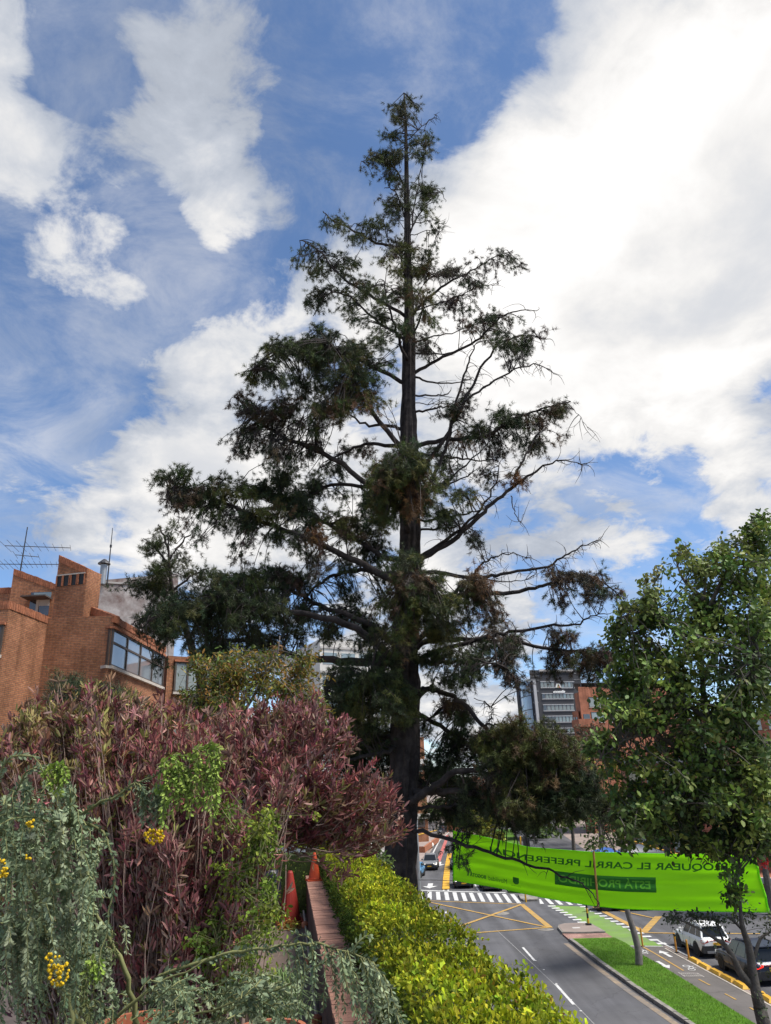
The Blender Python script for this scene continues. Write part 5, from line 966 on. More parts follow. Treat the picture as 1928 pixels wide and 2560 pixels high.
for a in [(415, 1305, 16, 24, 10, 0, .3, 't'), (400, 1330, 24, 24, 10, 0, .4, 't'), (370, 1350, 26, 22, 10, 0, .4, 't'), (430, 1360, 30, 30, 12, 0, .5, 't'), (470, 1370, 20, 20, 6, 0, .5, 't'), (380, 1400, 30, 26, 12, 0, .5, 't'), (345, 1440, 22, 20, 9, 0, .5, 't'), (500, 1410, 28, 14, 9, 0, .5, 't'), (455, 1420, 40, 20, 12, 0, .5, 't'), (395, 1450, 60, 26, 24, 0, .8, 'g'), (370, 1500, 50, 40, 30, 0, .9, 'd'), (450, 1500, 70, 40, 36, 0, 1, 'd'), (355, 1550, 36, 34, 26, 0, .9, 'd'), (450, 1560, 80, 44, 44, 0, 1.2, 'd'), (560, 1580, 70, 50, 40, 0, 1.2, 'd'), (480, 1640, 40, 26, 14, 0, 1, 'd'), (540, 1650, 60, 30, 20, 0, 1, 'd'), (680, 1600, 70, 40, 30, 0, 1.5, 'd')]:
    p2.blob(a[0], a[1]+(36 if a[1] < 1450 else 8), *a[2:], droop=-.05, upr=.35)
p2.finish(nn=11, ln=(.12, .20), spread=.55)
# ------------------------------------------------------------------ broadleaf trees
class Leafy:
    def __init__(s, name, label, base, Y0, cat='tree', group=None): s.t = thing(name, label, cat, tuple(base), group=group); s.Y0 = Y0; s.pts = []; s.tw = MB(); s.P = []; s.D = []; s.C = []
    def limb(s, px, dy, r0, r1, m, name='limb', world=None):
        P = [at(x, y, s.Y0+d) for (x, y), d in zip(px, np.linspace(dy[0], dy[1], len(px)))]
        if world is not None: P = list(world)+P
        P = smooth_path(P, 4*len(P)); MB().tube(P, np.linspace(r0, r1, len(P)), 9).build(name, m, s.t, smooth=True); s.pts += list(P[3:])
    def blob(s, cx, cy, rx, ry, n, dyc, dyr, cols, nl=11, tl=.35, droop=.1, jit=.2, maxl=1.8, tr=.012):
        LP = np.array(s.pts)
        subs = []
        for _ in range(max(2, n//5)):
            q = rng.random()*6.283; rr = math.sqrt(rng.random()); subs.append((cx+rx*rr*math.cos(q), cy+ry*rr*math.sin(q), dyc+rng.uniform(-dyr, dyr)))
        for _ in range(n):
            sc = subs[rng.integers(len(subs))]; T = at(sc[0]+rng.normal(0, .22*rx), sc[1]+rng.normal(0, .2*ry), s.Y0+sc[2]+rng.normal(0, .25*dyr))
            dd = np.linalg.norm(LP-T, axis=1); A = LP[np.argpartition(dd, 3)[rng.integers(0, 3)]] if len(LP) > 3 else LP[np.argmin(dd)]; v = T-A; l = np.linalg.norm(v)
            if l > maxl: A = T-v*maxl/l
            mid = (A+T)/2+rng.normal(0, .08*min(l, maxl), 3)+[0, 0, .06*min(l, maxl)]; pts = smooth_path([A, mid, T, T+rng.normal(0, .08, 3)+[0, 0, -droop]], 6)
            s.tw.tube(pts, np.linspace(tr, tr*.35, 6), 3, cap=False); b = pick(cols, 1, jit)[0]
            for k in range(nl):
                i = rng.integers(2, 6); p = pts[i]+rng.normal(0, tl*.35, 3); s.P.append(p); s.D.append(rng.normal(0, .8, 3)+(p-pts[i])*2+[0, 0, -.25]); s.C.append(b)
    def finish(s, T, size, m, twm='bark2', up=.9, jit=.22, name='foliage'):
        P = np.array(s.P); D = unit(np.array(s.D)); n = len(P); U = rng.normal(0, .55, (n, 3)); U[:, 2] += up; X, D, Z = frame_for(D, U)
        C = np.clip(np.array(s.C)*(1+rng.normal(0, jit, (n, 1))), .005, 1); foliage(name, T, P, X, D, Z, rng.uniform(*size, n), C, m, s.t); s.tw.build('twigs', twm, s.t)['kind'] = 'stuff'
GA = [(.14, .20, .042), (.105, .165, .038), (.19, .24, .05), (.07, .115, .032)]; GD = [(.075, .112, .034), (.095, .138, .038), (.05, .082, .03)]; GY = [(.16, .195, .05), (.13, .175, .045), (.18, .20, .07)]
RY = 17.0
rt = Leafy('broadleaf_tree', 'big glossy broadleaf tree with forked trunk filling the right edge', (9.0, RY, 0), RY)
s_b = at(2060, 2200, RY)
rt.limb([(2060, 2200), (2040, 2050), (2000, 1900), (1960, 1750), (1930, 1600), (1910, 1450)], (0, .4), .24, .04, 'bark2', 'trunk', [np.array([s_b[0]+.2, RY, -.1]), np.array([s_b[0]+.1, RY, 2.6])])
rt.limb([(2040, 2050), (1950, 1990), (1880, 1960), (1800, 1930)], (0, .2), .13, .06, 'bark2'); rt.limb([(2000, 1900), (1900, 1850), (1830, 1820), (1770, 1800), (1755, 1650), (1760, 1500), (1770, 1400)], (0, .3), .12, .02, 'bark2')
rt.limb([(2045, 2080), (1960, 2080), (1900, 2090), (1850, 2100), (1830, 2030)], (0, -.2), .09, .04, 'bark2'); rt.limb([(1850, 2100), (1848, 2150), (1850, 2180)], (-.2, -.6), .03, .015, 'bark2')
for q, d in (([(1800, 1930), (1720, 1890), (1640, 1840), (1560, 1850), (1500, 1900)], -1.2), ([(1770, 1800), (1690, 1740), (1620, 1700), (1560, 1690)], .8), ([(1756, 1650), (1690, 1580), (1620, 1530), (1560, 1540)], -.6), ([(1757, 1560), (1800, 1460), (1850, 1380), (1870, 1330)], .5), ([(1760, 1500), (1710, 1450), (1690, 1400)], .4), ([(1830, 2030), (1750, 2000), (1680, 2010), (1600, 2050)], -.8), ([(1770, 1800), (1850, 1720), (1900, 1640)], -1.4), ([(1850, 2100), (1780, 2090), (1720, 2090)], 1), ([(1850, 2180), (1840, 2200), (1835, 2250)], -1.0), ([(1756, 1700), (1800, 1620), (1850, 1560)], 1.2), ([(1700, 1745), (1640, 1620), (1600, 1580)], .3)):
    rt.limb(q, (0, d), .06, .012, 'bark2')
for a in [(1760, 1385, 60, 46, 16, 0, .8, GY), (1720, 1430, 60, 50, 22, 0, .8, GY), (1860, 1330, 50, 30, 12, .3, .7, GA), (1910, 1360, 36, 50, 16, .4, .8, GA), (1830, 1400, 60, 40, 18, 0, .8, GY), (1880, 1430, 60, 50, 30, 0, 1, GA), (1660, 1500, 60, 50, 26, -.3, .8, GY), (1600, 1560, 56, 46, 28, -.4, .8, GA), (1540, 1600, 40, 40, 20, -.4, .6, GA), (1730, 1530, 80, 60, 46, 0, 1.2, GA), (1820, 1540, 80, 70, 60, 0, 1.4, GA), (1910, 1560, 50, 90, 50, 0, 1.4, GA),
          (1580, 1670, 60, 40, 34, 0, 1, GA), (1660, 1640, 80, 60, 60, -.2, 1.3, GA), (1760, 1660, 90, 70, 80, -.4, 1.5, GA), (1870, 1680, 80, 90, 80, 0, 1.6, GD), (1550, 1760, 56, 60, 44, -.3, 1, GA), (1520, 1830, 40, 50, 26, -.6, .7, GA), (1640, 1760, 80, 70, 66, 0, 1.4, GA), (1740, 1790, 90, 70, 76, -.4, 1.5, GA), (1850, 1830, 90, 90, 90, .2, 1.6, GD), (1600, 1880, 60, 40, 26, -.6, 1, GA), (1690, 1890, 80, 50, 44, 0, 1.4, GA), (1790, 1930, 80, 70, 60, -.3, 1.4, GA), (1890, 1960, 50, 90, 56, -.2, 1.4, GA), (1560, 1960, 60, 50, 36, -.8, 1, GA), (1640, 1990, 70, 60, 56, -.6, 1.2, GA), (1730, 2020, 80, 60, 66, 0, 1.4, GD), (1830, 2060, 80, 50, 50, 0, 1.2, GA), (1900, 2070, 40, 50, 20, -.4, 1, GA), (1590, 2050, 60, 40, 30, -.8, .8, GD), (1680, 2080, 70, 30, 30, 0, 1, GD), (1600, 2105, 30, 14, 7, -.8, .5, GA), (1770, 2110, 50, 20, 10, 0, .8, GA),
          (1840, 2175, 26, 26, 5, -1, .3, GA), (1850, 2225, 30, 26, 5, -1, .3, GA), (1830, 2250, 24, 12, 3, -1, .3, GD), (1910, 2120, 40, 40, 30, -.2, 1, GA), (1850, 2100, 60, 30, 26, .2, 1, GD), (1780, 2090, 60, 30, 24, .3, 1, GD), (1500, 1720, 16, 30, 6, -.2, .4, GA), (1900, 1560, 40, 60, 30, -.4, .8, GA), (1890, 1760, 50, 60, 36, -.5, .8, GA), (1890, 1920, 50, 60, 36, -.5, .8, GA), (1760, 1960, 60, 40, 26, -.6, .6, GA), (1600, 1760, 50, 60, 26, -.4, .6, GA), (1476, 1880, 18, 26, 7, -.6, .4, GA), (1545, 1520, 20, 20, 6, -.3, .4, GY), (1610, 1460, 20, 16, 5, -.2, .4, GY), (1900, 1320, 50, 30, 16, .4, .6, GA), (1900, 1420, 50, 50, 30, .2, .8, GA), (1800, 1450, 70, 50, 34, .2, 1, GA), (1910, 1620, 40, 60, 30, .5, 1, GD), (1650, 1560, 60, 50, 26, .3, .8, GA), (1700, 2110, 60, 14, 12, .2, .8, GD)]:
    rt.blob(a[0], a[1], a[2], a[3], max(3, int(a[4]*1.15)), *a[5:], nl=17, tl=.19)
rt.finish(OVAL, (.085, .16), 'leaf')
ft = Leafy('forked_street_tree', 'slender forked dark-barked tree in front of the parked cars at the right', (float(at(1912, 2560, 17.4)[0])+.15, 17.4, 0), 17.4)
b0 = at(1910, 2560, 17.4)
ft.limb([(1910, 2560), (1898, 2511), (1889, 2473), (1880, 2416), (1872, 2364), (1860, 2329), (1853, 2295), (1851, 2250), (1850, 2200)], (0, -.2), .16, .012, 'bark2', 'trunk', [np.array([b0[0]+.25, 17.4, -.1]), np.array([b0[0]+.2, 17.4, 2.2])])
ft.limb([(1889, 2473), (1853, 2435), (1835, 2398), (1813, 2364), (1787, 2346), (1752, 2324), (1700, 2300)], (0, -.5), .085, .012, 'bark2'); ft.limb([(1880, 2416), (1900, 2350), (1925, 2330), (1960, 2300)], (0, .3), .04, .012, 'bark2')
ft.limb([(1813, 2364), (1800, 2330), (1795, 2300)], (-.3, .2), .03, .01, 'bark2'); ft.limb([(1860, 2329), (1830, 2300), (1800, 2285)], (0, .4), .03, .01, 'bark2'); ft.limb([(1835, 2398), (1810, 2380), (1790, 2375)], (-.2, -.5), .02, .008, 'bark2')
GS = [(.085, .105, .055), (.11, .13, .06), (.065, .085, .045)]
for a in [(1690, 2292, 40, 8, 16, -.3, .4, GS), (1740, 2294, 40, 10, 18, -.3, .4, GS), (1790, 2296, 40, 10, 16, 0, .5, GS), (1840, 2290, 40, 10, 14, 0, .5, GS), (1890, 2296, 40, 16, 16, 0, .5, GS), (1910, 2340, 22, 20, 6, 0, .4, GS), (1810, 2335, 24, 12, 5, 0, .4, GS), (1850, 2230, 24, 24, 6, -.3, .2, GS), (1912, 2430, 14, 30, 4, 0, .3, GS), (1912, 2530, 20, 34, 6, -.2, .3, GS), (1660, 2288, 24, 6, 6, -.3, .3, GS)]:
    ft.blob(*a[:4], max(2, int(a[4]*.6)), *a[5:], nl=14, tl=.14, maxl=.6, tr=.006)
ft.finish(OVAL, (.045, .085), 'leaf')
# leaning median tree
mt = Leafy('leaning_street_tree', 'slim street tree with leaning bare trunk on the grass median', (*za(1130, 600), .15), 46)
bb = za(1130, 600); 
def mp(x, y, Y): return at(x, y, Y)
mt.limb([(1596, 2375), (1582, 2320), (1568, 2275), (1560, 2230), (1555, 2150), (1560, 2080), (1575, 2020)], (-.2, .3), .21, .06, 'bark3', 'trunk', [np.array([bb[0], bb[1], .1])])
mt.limb([(1558, 2180), (1530, 2110), (1500, 2060)], (0, -1), .08, .03, 'bark3'); mt.limb([(1556, 2140), (1600, 2080), (1640, 2040)], (0, 1), .08, .03, 'bark3')
for a in [(1560, 2060, 60, 40, 60, 0, 2, GD), (1510, 2050, 50, 40, 44, -.5, 1.6, GD), (1630, 2040, 60, 50, 60, .5, 2, GD), (1570, 2000, 70, 40, 50, 0, 2, GD), (1500, 2100, 30, 14, 10, 0, 1, GA), (1640, 2090, 40, 20, 16, 0, 1, GD)]: mt.blob(*a, nl=16, tl=.6, maxl=3)
mt.finish(OVAL, (.16, .26), 'leaf', 'bark3')
# street trees further off
def far_tree(lab, px, py, Y, rx, ry, cols, name='street_tree', grp='trees along the far street', n=70, size=(.3, .6), trunk=None):
    c = at(px, py, Y); k = np.dot(c-[0, 0, EYE], _f)/F
    t = Leafy(name, lab, (c[0], Y, 0), Y, group=grp)
    by = px
    P = [np.array([c[0], Y, 0]), np.array([c[0]+.1, Y, c[2]*.4]), c-[0, 0, ry*k*.5], c+[0, 0, ry*k*.4]]
    pp = smooth_path(P, 12); MB().tube(pp, np.linspace(.30, .06, 12), 7).build('trunk', 'bark2', t.t); t.pts += list(pp[5:])
    for i in range(6):
        q = rng.random()*6.28; e = c+np.array([math.cos(q)*rx*k*.6, math.sin(q)*rx*k*.6, rng.uniform(-.3, .6)*ry*k]); a = pp[7+i % 4]; l = smooth_path([a, (a+e)/2+[0, 0, .3], e], 8); MB().tube(l, np.linspace(.1, .03, 8), 5).build('limb', 'bark2', t.t); t.pts += list(l[2:])
    for i in range(8):
        q = rng.random()*6.28; t.blob(px+math.cos(q)*rx*.5, py+math.sin(q)*ry*.5, rx*.55, ry*.5, n//8+2, math.sin(q*2)*rx*k*.4, rx*k*.5, cols, nl=14, tl=.08*rx*k+.5, maxl=4)
    t.finish(OVAL, size, 'soft'); return t
YG = [(.20, .21, .03), (.15, .17, .03), (.24, .22, .04)]; BRN = [(.10, .075, .05), (.13, .09, .05), (.07, .06, .04)]
far_tree('yellow-green tree behind the needles just above the banner', 1215, 2060, 96, 60, 50, YG)
far_tree('yellow-green tree between the olive pine bough and the broadleaf tree', 1480, 1930, 104, 60, 70, YG, n=110)
far_tree('brownish thin tree below the red brick block', 1480, 1870, 125, 70, 70, BRN, n=100)
far_tree('dark green tree at the end of the left pavement', 1062, 2035, 168, 45, 32, GD, size=(.5, 1.0), n=120)
far_tree('dark green tree closing the street beside the road end', 1120, 2030, 255, 50, 34, GD, size=(.5, 1.0), n=120)
far_tree('dark green tree at the street end behind the left of the banner', 1190, 2040, 152, 60, 40, GD, size=(.5, 1.0), n=120)
far_tree('round dark tree behind the banner top centre', 1330, 2050, 142, 80, 60, GD, size=(.5, .9), n=140)
far_tree('tall green tree behind the olive bough', 1420, 1990, 116, 80, 80, GA, size=(.5, .9), n=140)
far_tree('leafy tree left of the trunk beyond the hedge', 900, 2020, 70, 70, 60, GD, size=(.3, .6), n=140)
far_tree('green tree low behind the hedge left of the trunk', 800, 2040, 60, 70, 60, GD, size=(.3, .6), n=140)
far_tree('green tree beyond the right-hand cars', 1880, 2020, 60, 90, 80, GA, size=(.3, .6), n=120)
# yellow-leaved small tree on the terrace
yt = Leafy('yellow_leaved_tree', 'small tree with yellow-tipped leaves behind the red shrubs', tuple(at(620, 1760, 13)*[1, 1, 0]+[0, 0, EYE-FLOOR]), 13.0)
bb = at(620, 1760, 13); MB().tube(smooth_path([np.array([bb[0], 13, EYE-FLOOR]), at(610, 1850, 13), at(600, 1750, 13)], 10), np.linspace(.09, .05, 10), 7).build('trunk', 'bark2', yt.t)
for q in ([(610, 1800), (570, 1720), (520, 1670), (500, 1640)], [(605, 1780), (620, 1700), (610, 1640)], [(610, 1780), (660, 1700), (690, 1650), (700, 1590)], [(612, 1790), (700, 1720), (750, 1670), (770, 1640)], [(605, 1800), (540, 1770), (500, 1760)]): yt.limb(q, (0, random.uniform(-.8, .8)), .03, .008, 'bark3')
YL = [(.15, .16, .03), (.11, .14, .03), (.20, .155, .03), (.08, .11, .03), (.25, .14, .03)]
for a in [(600, 1650, 70, 30, 40, 0, .6, YL), (540, 1680, 60, 36, 40, 0, .6, YL), (640, 1690, 60, 36, 44, 0, .7, YL), (500, 1650, 20, 20, 8, 0, .3, YL), (590, 1730, 80, 34, 50, 0, .7, YL), (510, 1750, 50, 34, 34, 0, .6, YL), (680, 1720, 50, 26, 24, 0, .6, YL), (740, 1660, 26, 16, 10, 0, .4, YL), (780, 1655, 24, 12, 8, 0, .4, YL), (760, 1700, 30, 18, 12, 0, .4, YL), (480, 1790, 40, 26, 20, 0, .5, YL), (800, 1790, 30, 40, 20, 0, .5, YL), (720, 1760, 60, 30, 20, 0, .5, YL), (690, 1640, 30, 24, 5, 0, .4, [(.2, .11, .05)])]: yt.blob(a[0], a[1]-4, a[2]*1.15, a[3]*1.05, int(a[4]*1.6), *a[5:], nl=14, tl=.14, maxl=.9, tr=.006)
yt.finish(([(0, 0, 0), (-.14, .30, .03), (-.15, .68, .03), (0, 1, -.05), (.15, .68, .03), (.14, .30, .03)], LANCE[1]), (.065, .115), 'soft', 'bark3')
# dark conifer tips behind the red shrub
for (px, py, rx, ry, lab) in ((165, 1765, 18, 26, 'dark green juniper tip in front of the brick wall at the left'), (258, 1785, 18, 18, 'dark green juniper behind the red shrub below the bay window')):
    c = Conifer('juniper_bush', lab, tuple(at(px, py, 12)*[1, 1, 0]+[0, 0, EYE-FLOOR]), 12.0, 'bush'); b = at(px, py+20, 12); st = [np.array([b[0], 12, EYE-FLOOR]), b, at(px, py-ry, 12)]
    MB().tube(smooth_path(st, 10), np.linspace(.05, .01, 10), 6).build('trunk', 'bark2', c.t); c.limb_pts += [(p, 1) for p in smooth_path(st, 12)[4:]]
    c.blob(px, py, rx, ry, 40, 0, .5, 'd', droop=-.1, upr=.4); c.blob(px+rx, py+ry*.6, rx, ry*.6, 24, 0, .4, 'd', droop=-.1, upr=.4); c.finish(nn=7, ln=(.06, .10), spread=.6)
fb = Leafy('dark_shrub', 'dark green shrub at the foot of the pine behind the hedge', (float(at(930, 2160, 20)[0]), 20, 0), 20.0, 'shrub')
b = at(930, 2200, 20); fb.limb([(930, 2200), (930, 2150), (935, 2110)], (0, 0), .07, .03, 'bark2', 'trunk', [np.array([b[0], 20, 0])]); fb.limb([(930, 2180), (900, 2130), (880, 2110)], (0, .3), .03, .01, 'bark2')
for a in [(930, 2140, 46, 50, 40, 0, .6, GD), (890, 2130, 40, 40, 34, .2, .6, GD), (950, 2190, 30, 40, 24, -.2, .4, GD)]: fb.blob(*a, nl=16, tl=.2, maxl=1)
fb.finish(OVAL, (.07, .12), 'soft')
# ================================================================== foreground shrubs
RED = [(.25, .088, .086), (.19, .062, .062), (.30, .155, .138), (.15, .064, .058), (.22, .14, .10)]; REDO = [(.21, .165, .06), (.20, .12, .07), (.24, .21, .07), (.17, .10, .065)]
THIN = ([(x*1.05, y, z) for x, y, z in LANCE[0]], LANCE[1])
class Shrub:
    def __init__(s, name, label, base, cat='shrub'): s.t = thing(name, label, cat, tuple(base)); s.b = np.array(base, float); s.st = MB(); s.P = []; s.D = []; s.C = []
    def stem(s, pts, r, m_=None): s.st.tube(pts, np.linspace(r, r*.3, len(pts)), 5, cap=False)
def red_shrub(name, label, basepx, Yb, blobs, size, nind, spray=12, piv=None):
    bp = at(*basepx, Yb); base = np.array([bp[0], Yb, EYE-FLOOR]); S = Shrub(name, label, base)
    if piv is not None:
        piv = at(*piv, Yb)
        for k in range(9): S.stem(smooth_path([base+np.append(rng.normal(0, .1, 2), 0), (base+piv)/2+rng.normal(0, .05, 3), piv+rng.normal(0, .07, 3)], 8), .014)
    for cx, cy, rx, ry, n, dy, dyr, mixr in blobs:
        subs = []
        for _ in range(max(2, n//6)):
            q = rng.random()*6.283; rr = math.sqrt(rng.random()); subs.append((cx+rx*rr*math.cos(q), cy+ry*rr*math.sin(q), dy+rng.uniform(-dyr, dyr)))
        for _ in range(n):
            sc = subs[rng.integers(len(subs))]; T = at(sc[0]+rng.normal(0, 12), sc[1]+rng.normal(0, 16), Yb+sc[2]+rng.normal(0, .06))
            s0 = (piv if piv is not None else base)+np.append(rng.normal(0, .12, 2), .05); f = rng.uniform(.55, .82); A = s0+(T-s0)*f+rng.normal(0, .06, 3)-[0, 0, .05]
            d = nrm(nrm(T-A)+[0, 0, .5]+rng.normal(0, .12, 3)); pts = smooth_path([A, (A+T)/2+rng.normal(0, .03, 3), T, T+d*.10], 8)
            if rng.random() < .5: S.stem(pts, .004)
            if rng.random() < .06: S.stem(smooth_path([s0, (s0+A)/2+rng.normal(0, .05, 3), A], 6), .009)
            cols = RED if rng.random() < mixr else REDO; b = pick(cols, 1, .2)[0]
            for k in range(spray):
                i = rng.integers(2, 8); p = pts[i]+rng.normal(0, .008, 3); dd = nrm(pts[min(i+1, 7)]-pts[max(i-1, 0)])*.7+rng.normal(0, .55, 3)+[0, 0, .2]; S.P.append(p); S.D.append(nrm(dd)); S.C.append(b)
    P, D, C = np.array(S.P), np.array(S.D), np.array(S.C); n = len(P); X, D, Z = frame_for(D); sz = rng.uniform(*size, n); C = np.clip(C*(1+rng.normal(0, .2, (n, 1)))*(1+rng.normal(0, .06, (n, 3))), .004, 1)
    C[rng.random(n) < .06] = (.17, .16, .04)
    dist = np.linalg.norm(P-[0, 0, EYE], axis=1); near = np.argsort(dist)[:nind]; keep = np.ones(n, bool); keep[near] = False
    foliage('foliage', THIN, P[keep], X[keep], D[keep], Z[keep], sz[keep], C[keep], 'soft', S.t)
    if nind:                                             # the nearest leaves one by one
        mats = {}
        for i in near:
            kx = int(rng.integers(0, 5))
            if kx not in mats:
                mm = mat('red_leaf', RED[kx], .45, var=.2, scale=18, spec=.4); me = bpy.data.meshes.new('leaf'); me.from_pydata([tuple(v) for v in THIN[0]], [], LANCE[1]); me.materials.append(mm); mats[kx] = me
            o = bpy.data.objects.new('leaf', mats[kx]); COL.objects.link(o); o.parent = S.t; Mx = Matrix(np.column_stack([X[i]*sz[i], D[i]*sz[i], Z[i]*sz[i]]).tolist()).to_4x4(); Mx.translation = Vector(P[i]-world_loc(S.t)); o.matrix_local = Mx
    S.st.build('stems', 'redstem', S.t)['kind'] = 'stuff'; return S
red_shrub('red_leaved_shrub', 'large purple-red leaved shrub in the left foreground', (430, 2600), 5.0, [
    (120, 1850, 80, 60, 80, .9, .4, .35), (60, 1930, 80, 80, 80, .6, .4, .4), (210, 1825, 80, 50, 90, .9, .4, .45), (300, 1825, 90, 45, 110, 1.0, .4, .55), (390, 1825, 80, 45, 100, 1.1, .4, .7), (470, 1870, 70, 50, 80, 1.0, .4, .8), (180, 1920, 100, 80, 110, .6, .4, .5), (300, 1900, 100, 70, 130, .6, .5, .65), (420, 1900, 90, 70, 120, .6, .5, .85), (200, 2040, 90, 80, 90, .4, .4, .5), (330, 2020, 90, 70, 110, .4, .4, .75), (450, 2010, 90, 80, 110, .4, .4, .9), (540, 1960, 50, 80, 60, .6, .4, .9), (400, 2120, 90, 70, 100, .2, .4, .95), (510, 2120, 80, 80, 90, .3, .4, 1), (600, 2080, 50, 90, 50, .4, .3, 1), (380, 2220, 80, 70, 80, .1, .3, .95), (500, 2230, 90, 70, 80, .2, .3, 1), (430, 2320, 80, 70, 60, .1, .3, 1), (540, 2330, 60, 70, 44, .1, .3, 1), (330, 2320, 60, 80, 40, .2, .3, .9), (450, 2420, 90, 60, 40, .1, .3, 1), (110, 2100, 100, 100, 60, .8, .4, .5), (100, 2300, 100, 140, 60, 1.0, .3, .6), (250, 2420, 80, 100, 34, .7, .3, .8), (620, 2200, 40, 60, 16, .3, .2, 1), (690, 2020, 30, 50, 16, .3, .2, 1), (100, 1800, 26, 40, 12, .9, .2, .2), (190, 1775, 30, 30, 12, .9, .2, .3), (245, 1780, 20, 30, 8, .9, .2, .4), (340, 1790, 40, 20, 12, 1, .2, .6), (60, 1860, 30, 40, 12, .7, .2, .3), (130, 1760, 10, 20, 4, .9, .1, .3), (480, 2480, 90, 50, 36, .1, .3, .95), (360, 2440, 60, 60, 36, .1, .3, .95), (20, 1950, 50, 50, 44, .7, .3, .4), (50, 2440, 90, 90, 60, .9, .3, .7), (180, 2500, 70, 60, 36, .6, .3, .8), (20, 2200, 60, 90, 40, .9, .3, .6)], (.045, .09), 280, 20)
red_shrub('wine_leaved_shrub', 'fine wine-red leaved shrub leaning across the pine trunk', (600, 2420), 7.6, [
    (560, 1850, 90, 36, 90, .6, .5, .95), (660, 1830, 90, 40, 110, .6, .5, 1), (745, 1815, 50, 44, 80, .6, .5, 1), (600, 1860, 100, 60, 110, .3, .5, .95), (720, 1850, 90, 60, 110, .4, .5, 1), (820, 1850, 60, 34, 60, .3, .4, 1), (640, 1950, 90, 60, 90, 0, .5, .9), (760, 1950, 90, 50, 90, 0, .5, .95), (850, 1990, 80, 50, 90, 0, .4, 1), (930, 2000, 50, 40, 50, 0, .4, 1), (900, 2070, 60, 50, 60, 0, .4, .95), (960, 2110, 26, 40, 22, 0, .3, 1), (800, 2050, 80, 50, 70, -.1, .4, .85), (720, 2030, 70, 50, 60, -.1, .4, .8), (850, 2110, 50, 26, 22, -.1, .3, .7), (760, 2090, 60, 26, 20, -.2, .3, .6), (690, 2090, 40, 34, 16, -.3, .2, .6), (835, 2190, 20, 26, 4, -.3, .2, .7)], (.06, .105), 0, 18, (640, 2120))
# small light green shrub
LG = [(.15, .205, .025), (.11, .165, .022), (.20, .25, .035), (.07, .11, .02)]
ls = Leafy('light_green_shrub', 'light green small-leaved shrub between the red shrub and the parapet', tuple(at(600, 2560, 4.85)*[1, 1, 0]+[0, 0, EYE-FLOOR]), 4.85, 'shrub')
for q in ([(600, 2600), (620, 2400), (640, 2250), (650, 2100), (655, 2030)], [(600, 2600), (560, 2450), (540, 2350)], [(610, 2500), (650, 2400), (670, 2300)]): ls.limb(q, (0, -.1), .006, .002, 'redstem')
for a in [(655, 2050, 34, 50, 34, 0, .2, LG), (620, 2090, 36, 44, 30, 0, .2, LG), (670, 2110, 24, 30, 18, 0, .2, LG), (610, 2180, 50, 60, 40, 0, .25, LG), (670, 2230, 24, 30, 16, 0, .2, LG), (640, 2280, 50, 40, 36, 0, .2, LG), (560, 2290, 60, 60, 44, 0, .3, LG), (660, 2360, 34, 40, 22, 0, .2, LG), (600, 2400, 60, 50, 40, 0, .3, LG), (500, 2370, 40, 60, 26, 0, .3, LG), (540, 2460, 70, 40, 30, 0, .3, LG), (650, 2450, 44, 40, 24, 0, .2, LG), (560, 2050, 40, 60, 14, .1, .2, LG)]: ls.blob(*a[:4], int(a[4]*.55), a[5], .4, a[7], nl=22, tl=.05, maxl=.2, tr=.003)
ls.finish(OVAL, (.018, .034), 'hedge', 'stem')
gt = Leafy('ornamental_grass', 'tuft of long thin grass beside the foot of the parapet', tuple(at(700, 2520, 5.2)*[1, 1, 0]+[0, 0, EYE-FLOOR]), 5.2, 'grass')
def tuft():
    n = 420; b = at(690, 2500, 5.2); V = []; P = []; X = []; Dd = []; mb = MB()
    for i in range(n):
        q = rng.random()*6.28; o = rng.uniform(.05, .32); h = rng.uniform(.10, .32); p0 = b+[rng.normal(0, .05), rng.normal(0, .05), -.15]; p1 = p0+[o*.4*math.cos(q), o*.4*math.sin(q), h]; p2 = p0+[o*math.cos(q), o*math.sin(q), h*.75]
        w = np.array([-math.sin(q), math.cos(q), 0])*.0028; mb.add([p0-w, p0+w, p1+w, p1-w, p2], [(0, 1, 2, 3), (3, 2, 4)])
    o = mb.build('blades', mat('grass_tuft', (.10, .16, .05), .7, var=.3, scale=20), gt.t); o['kind'] = 'stuff'
tuft()
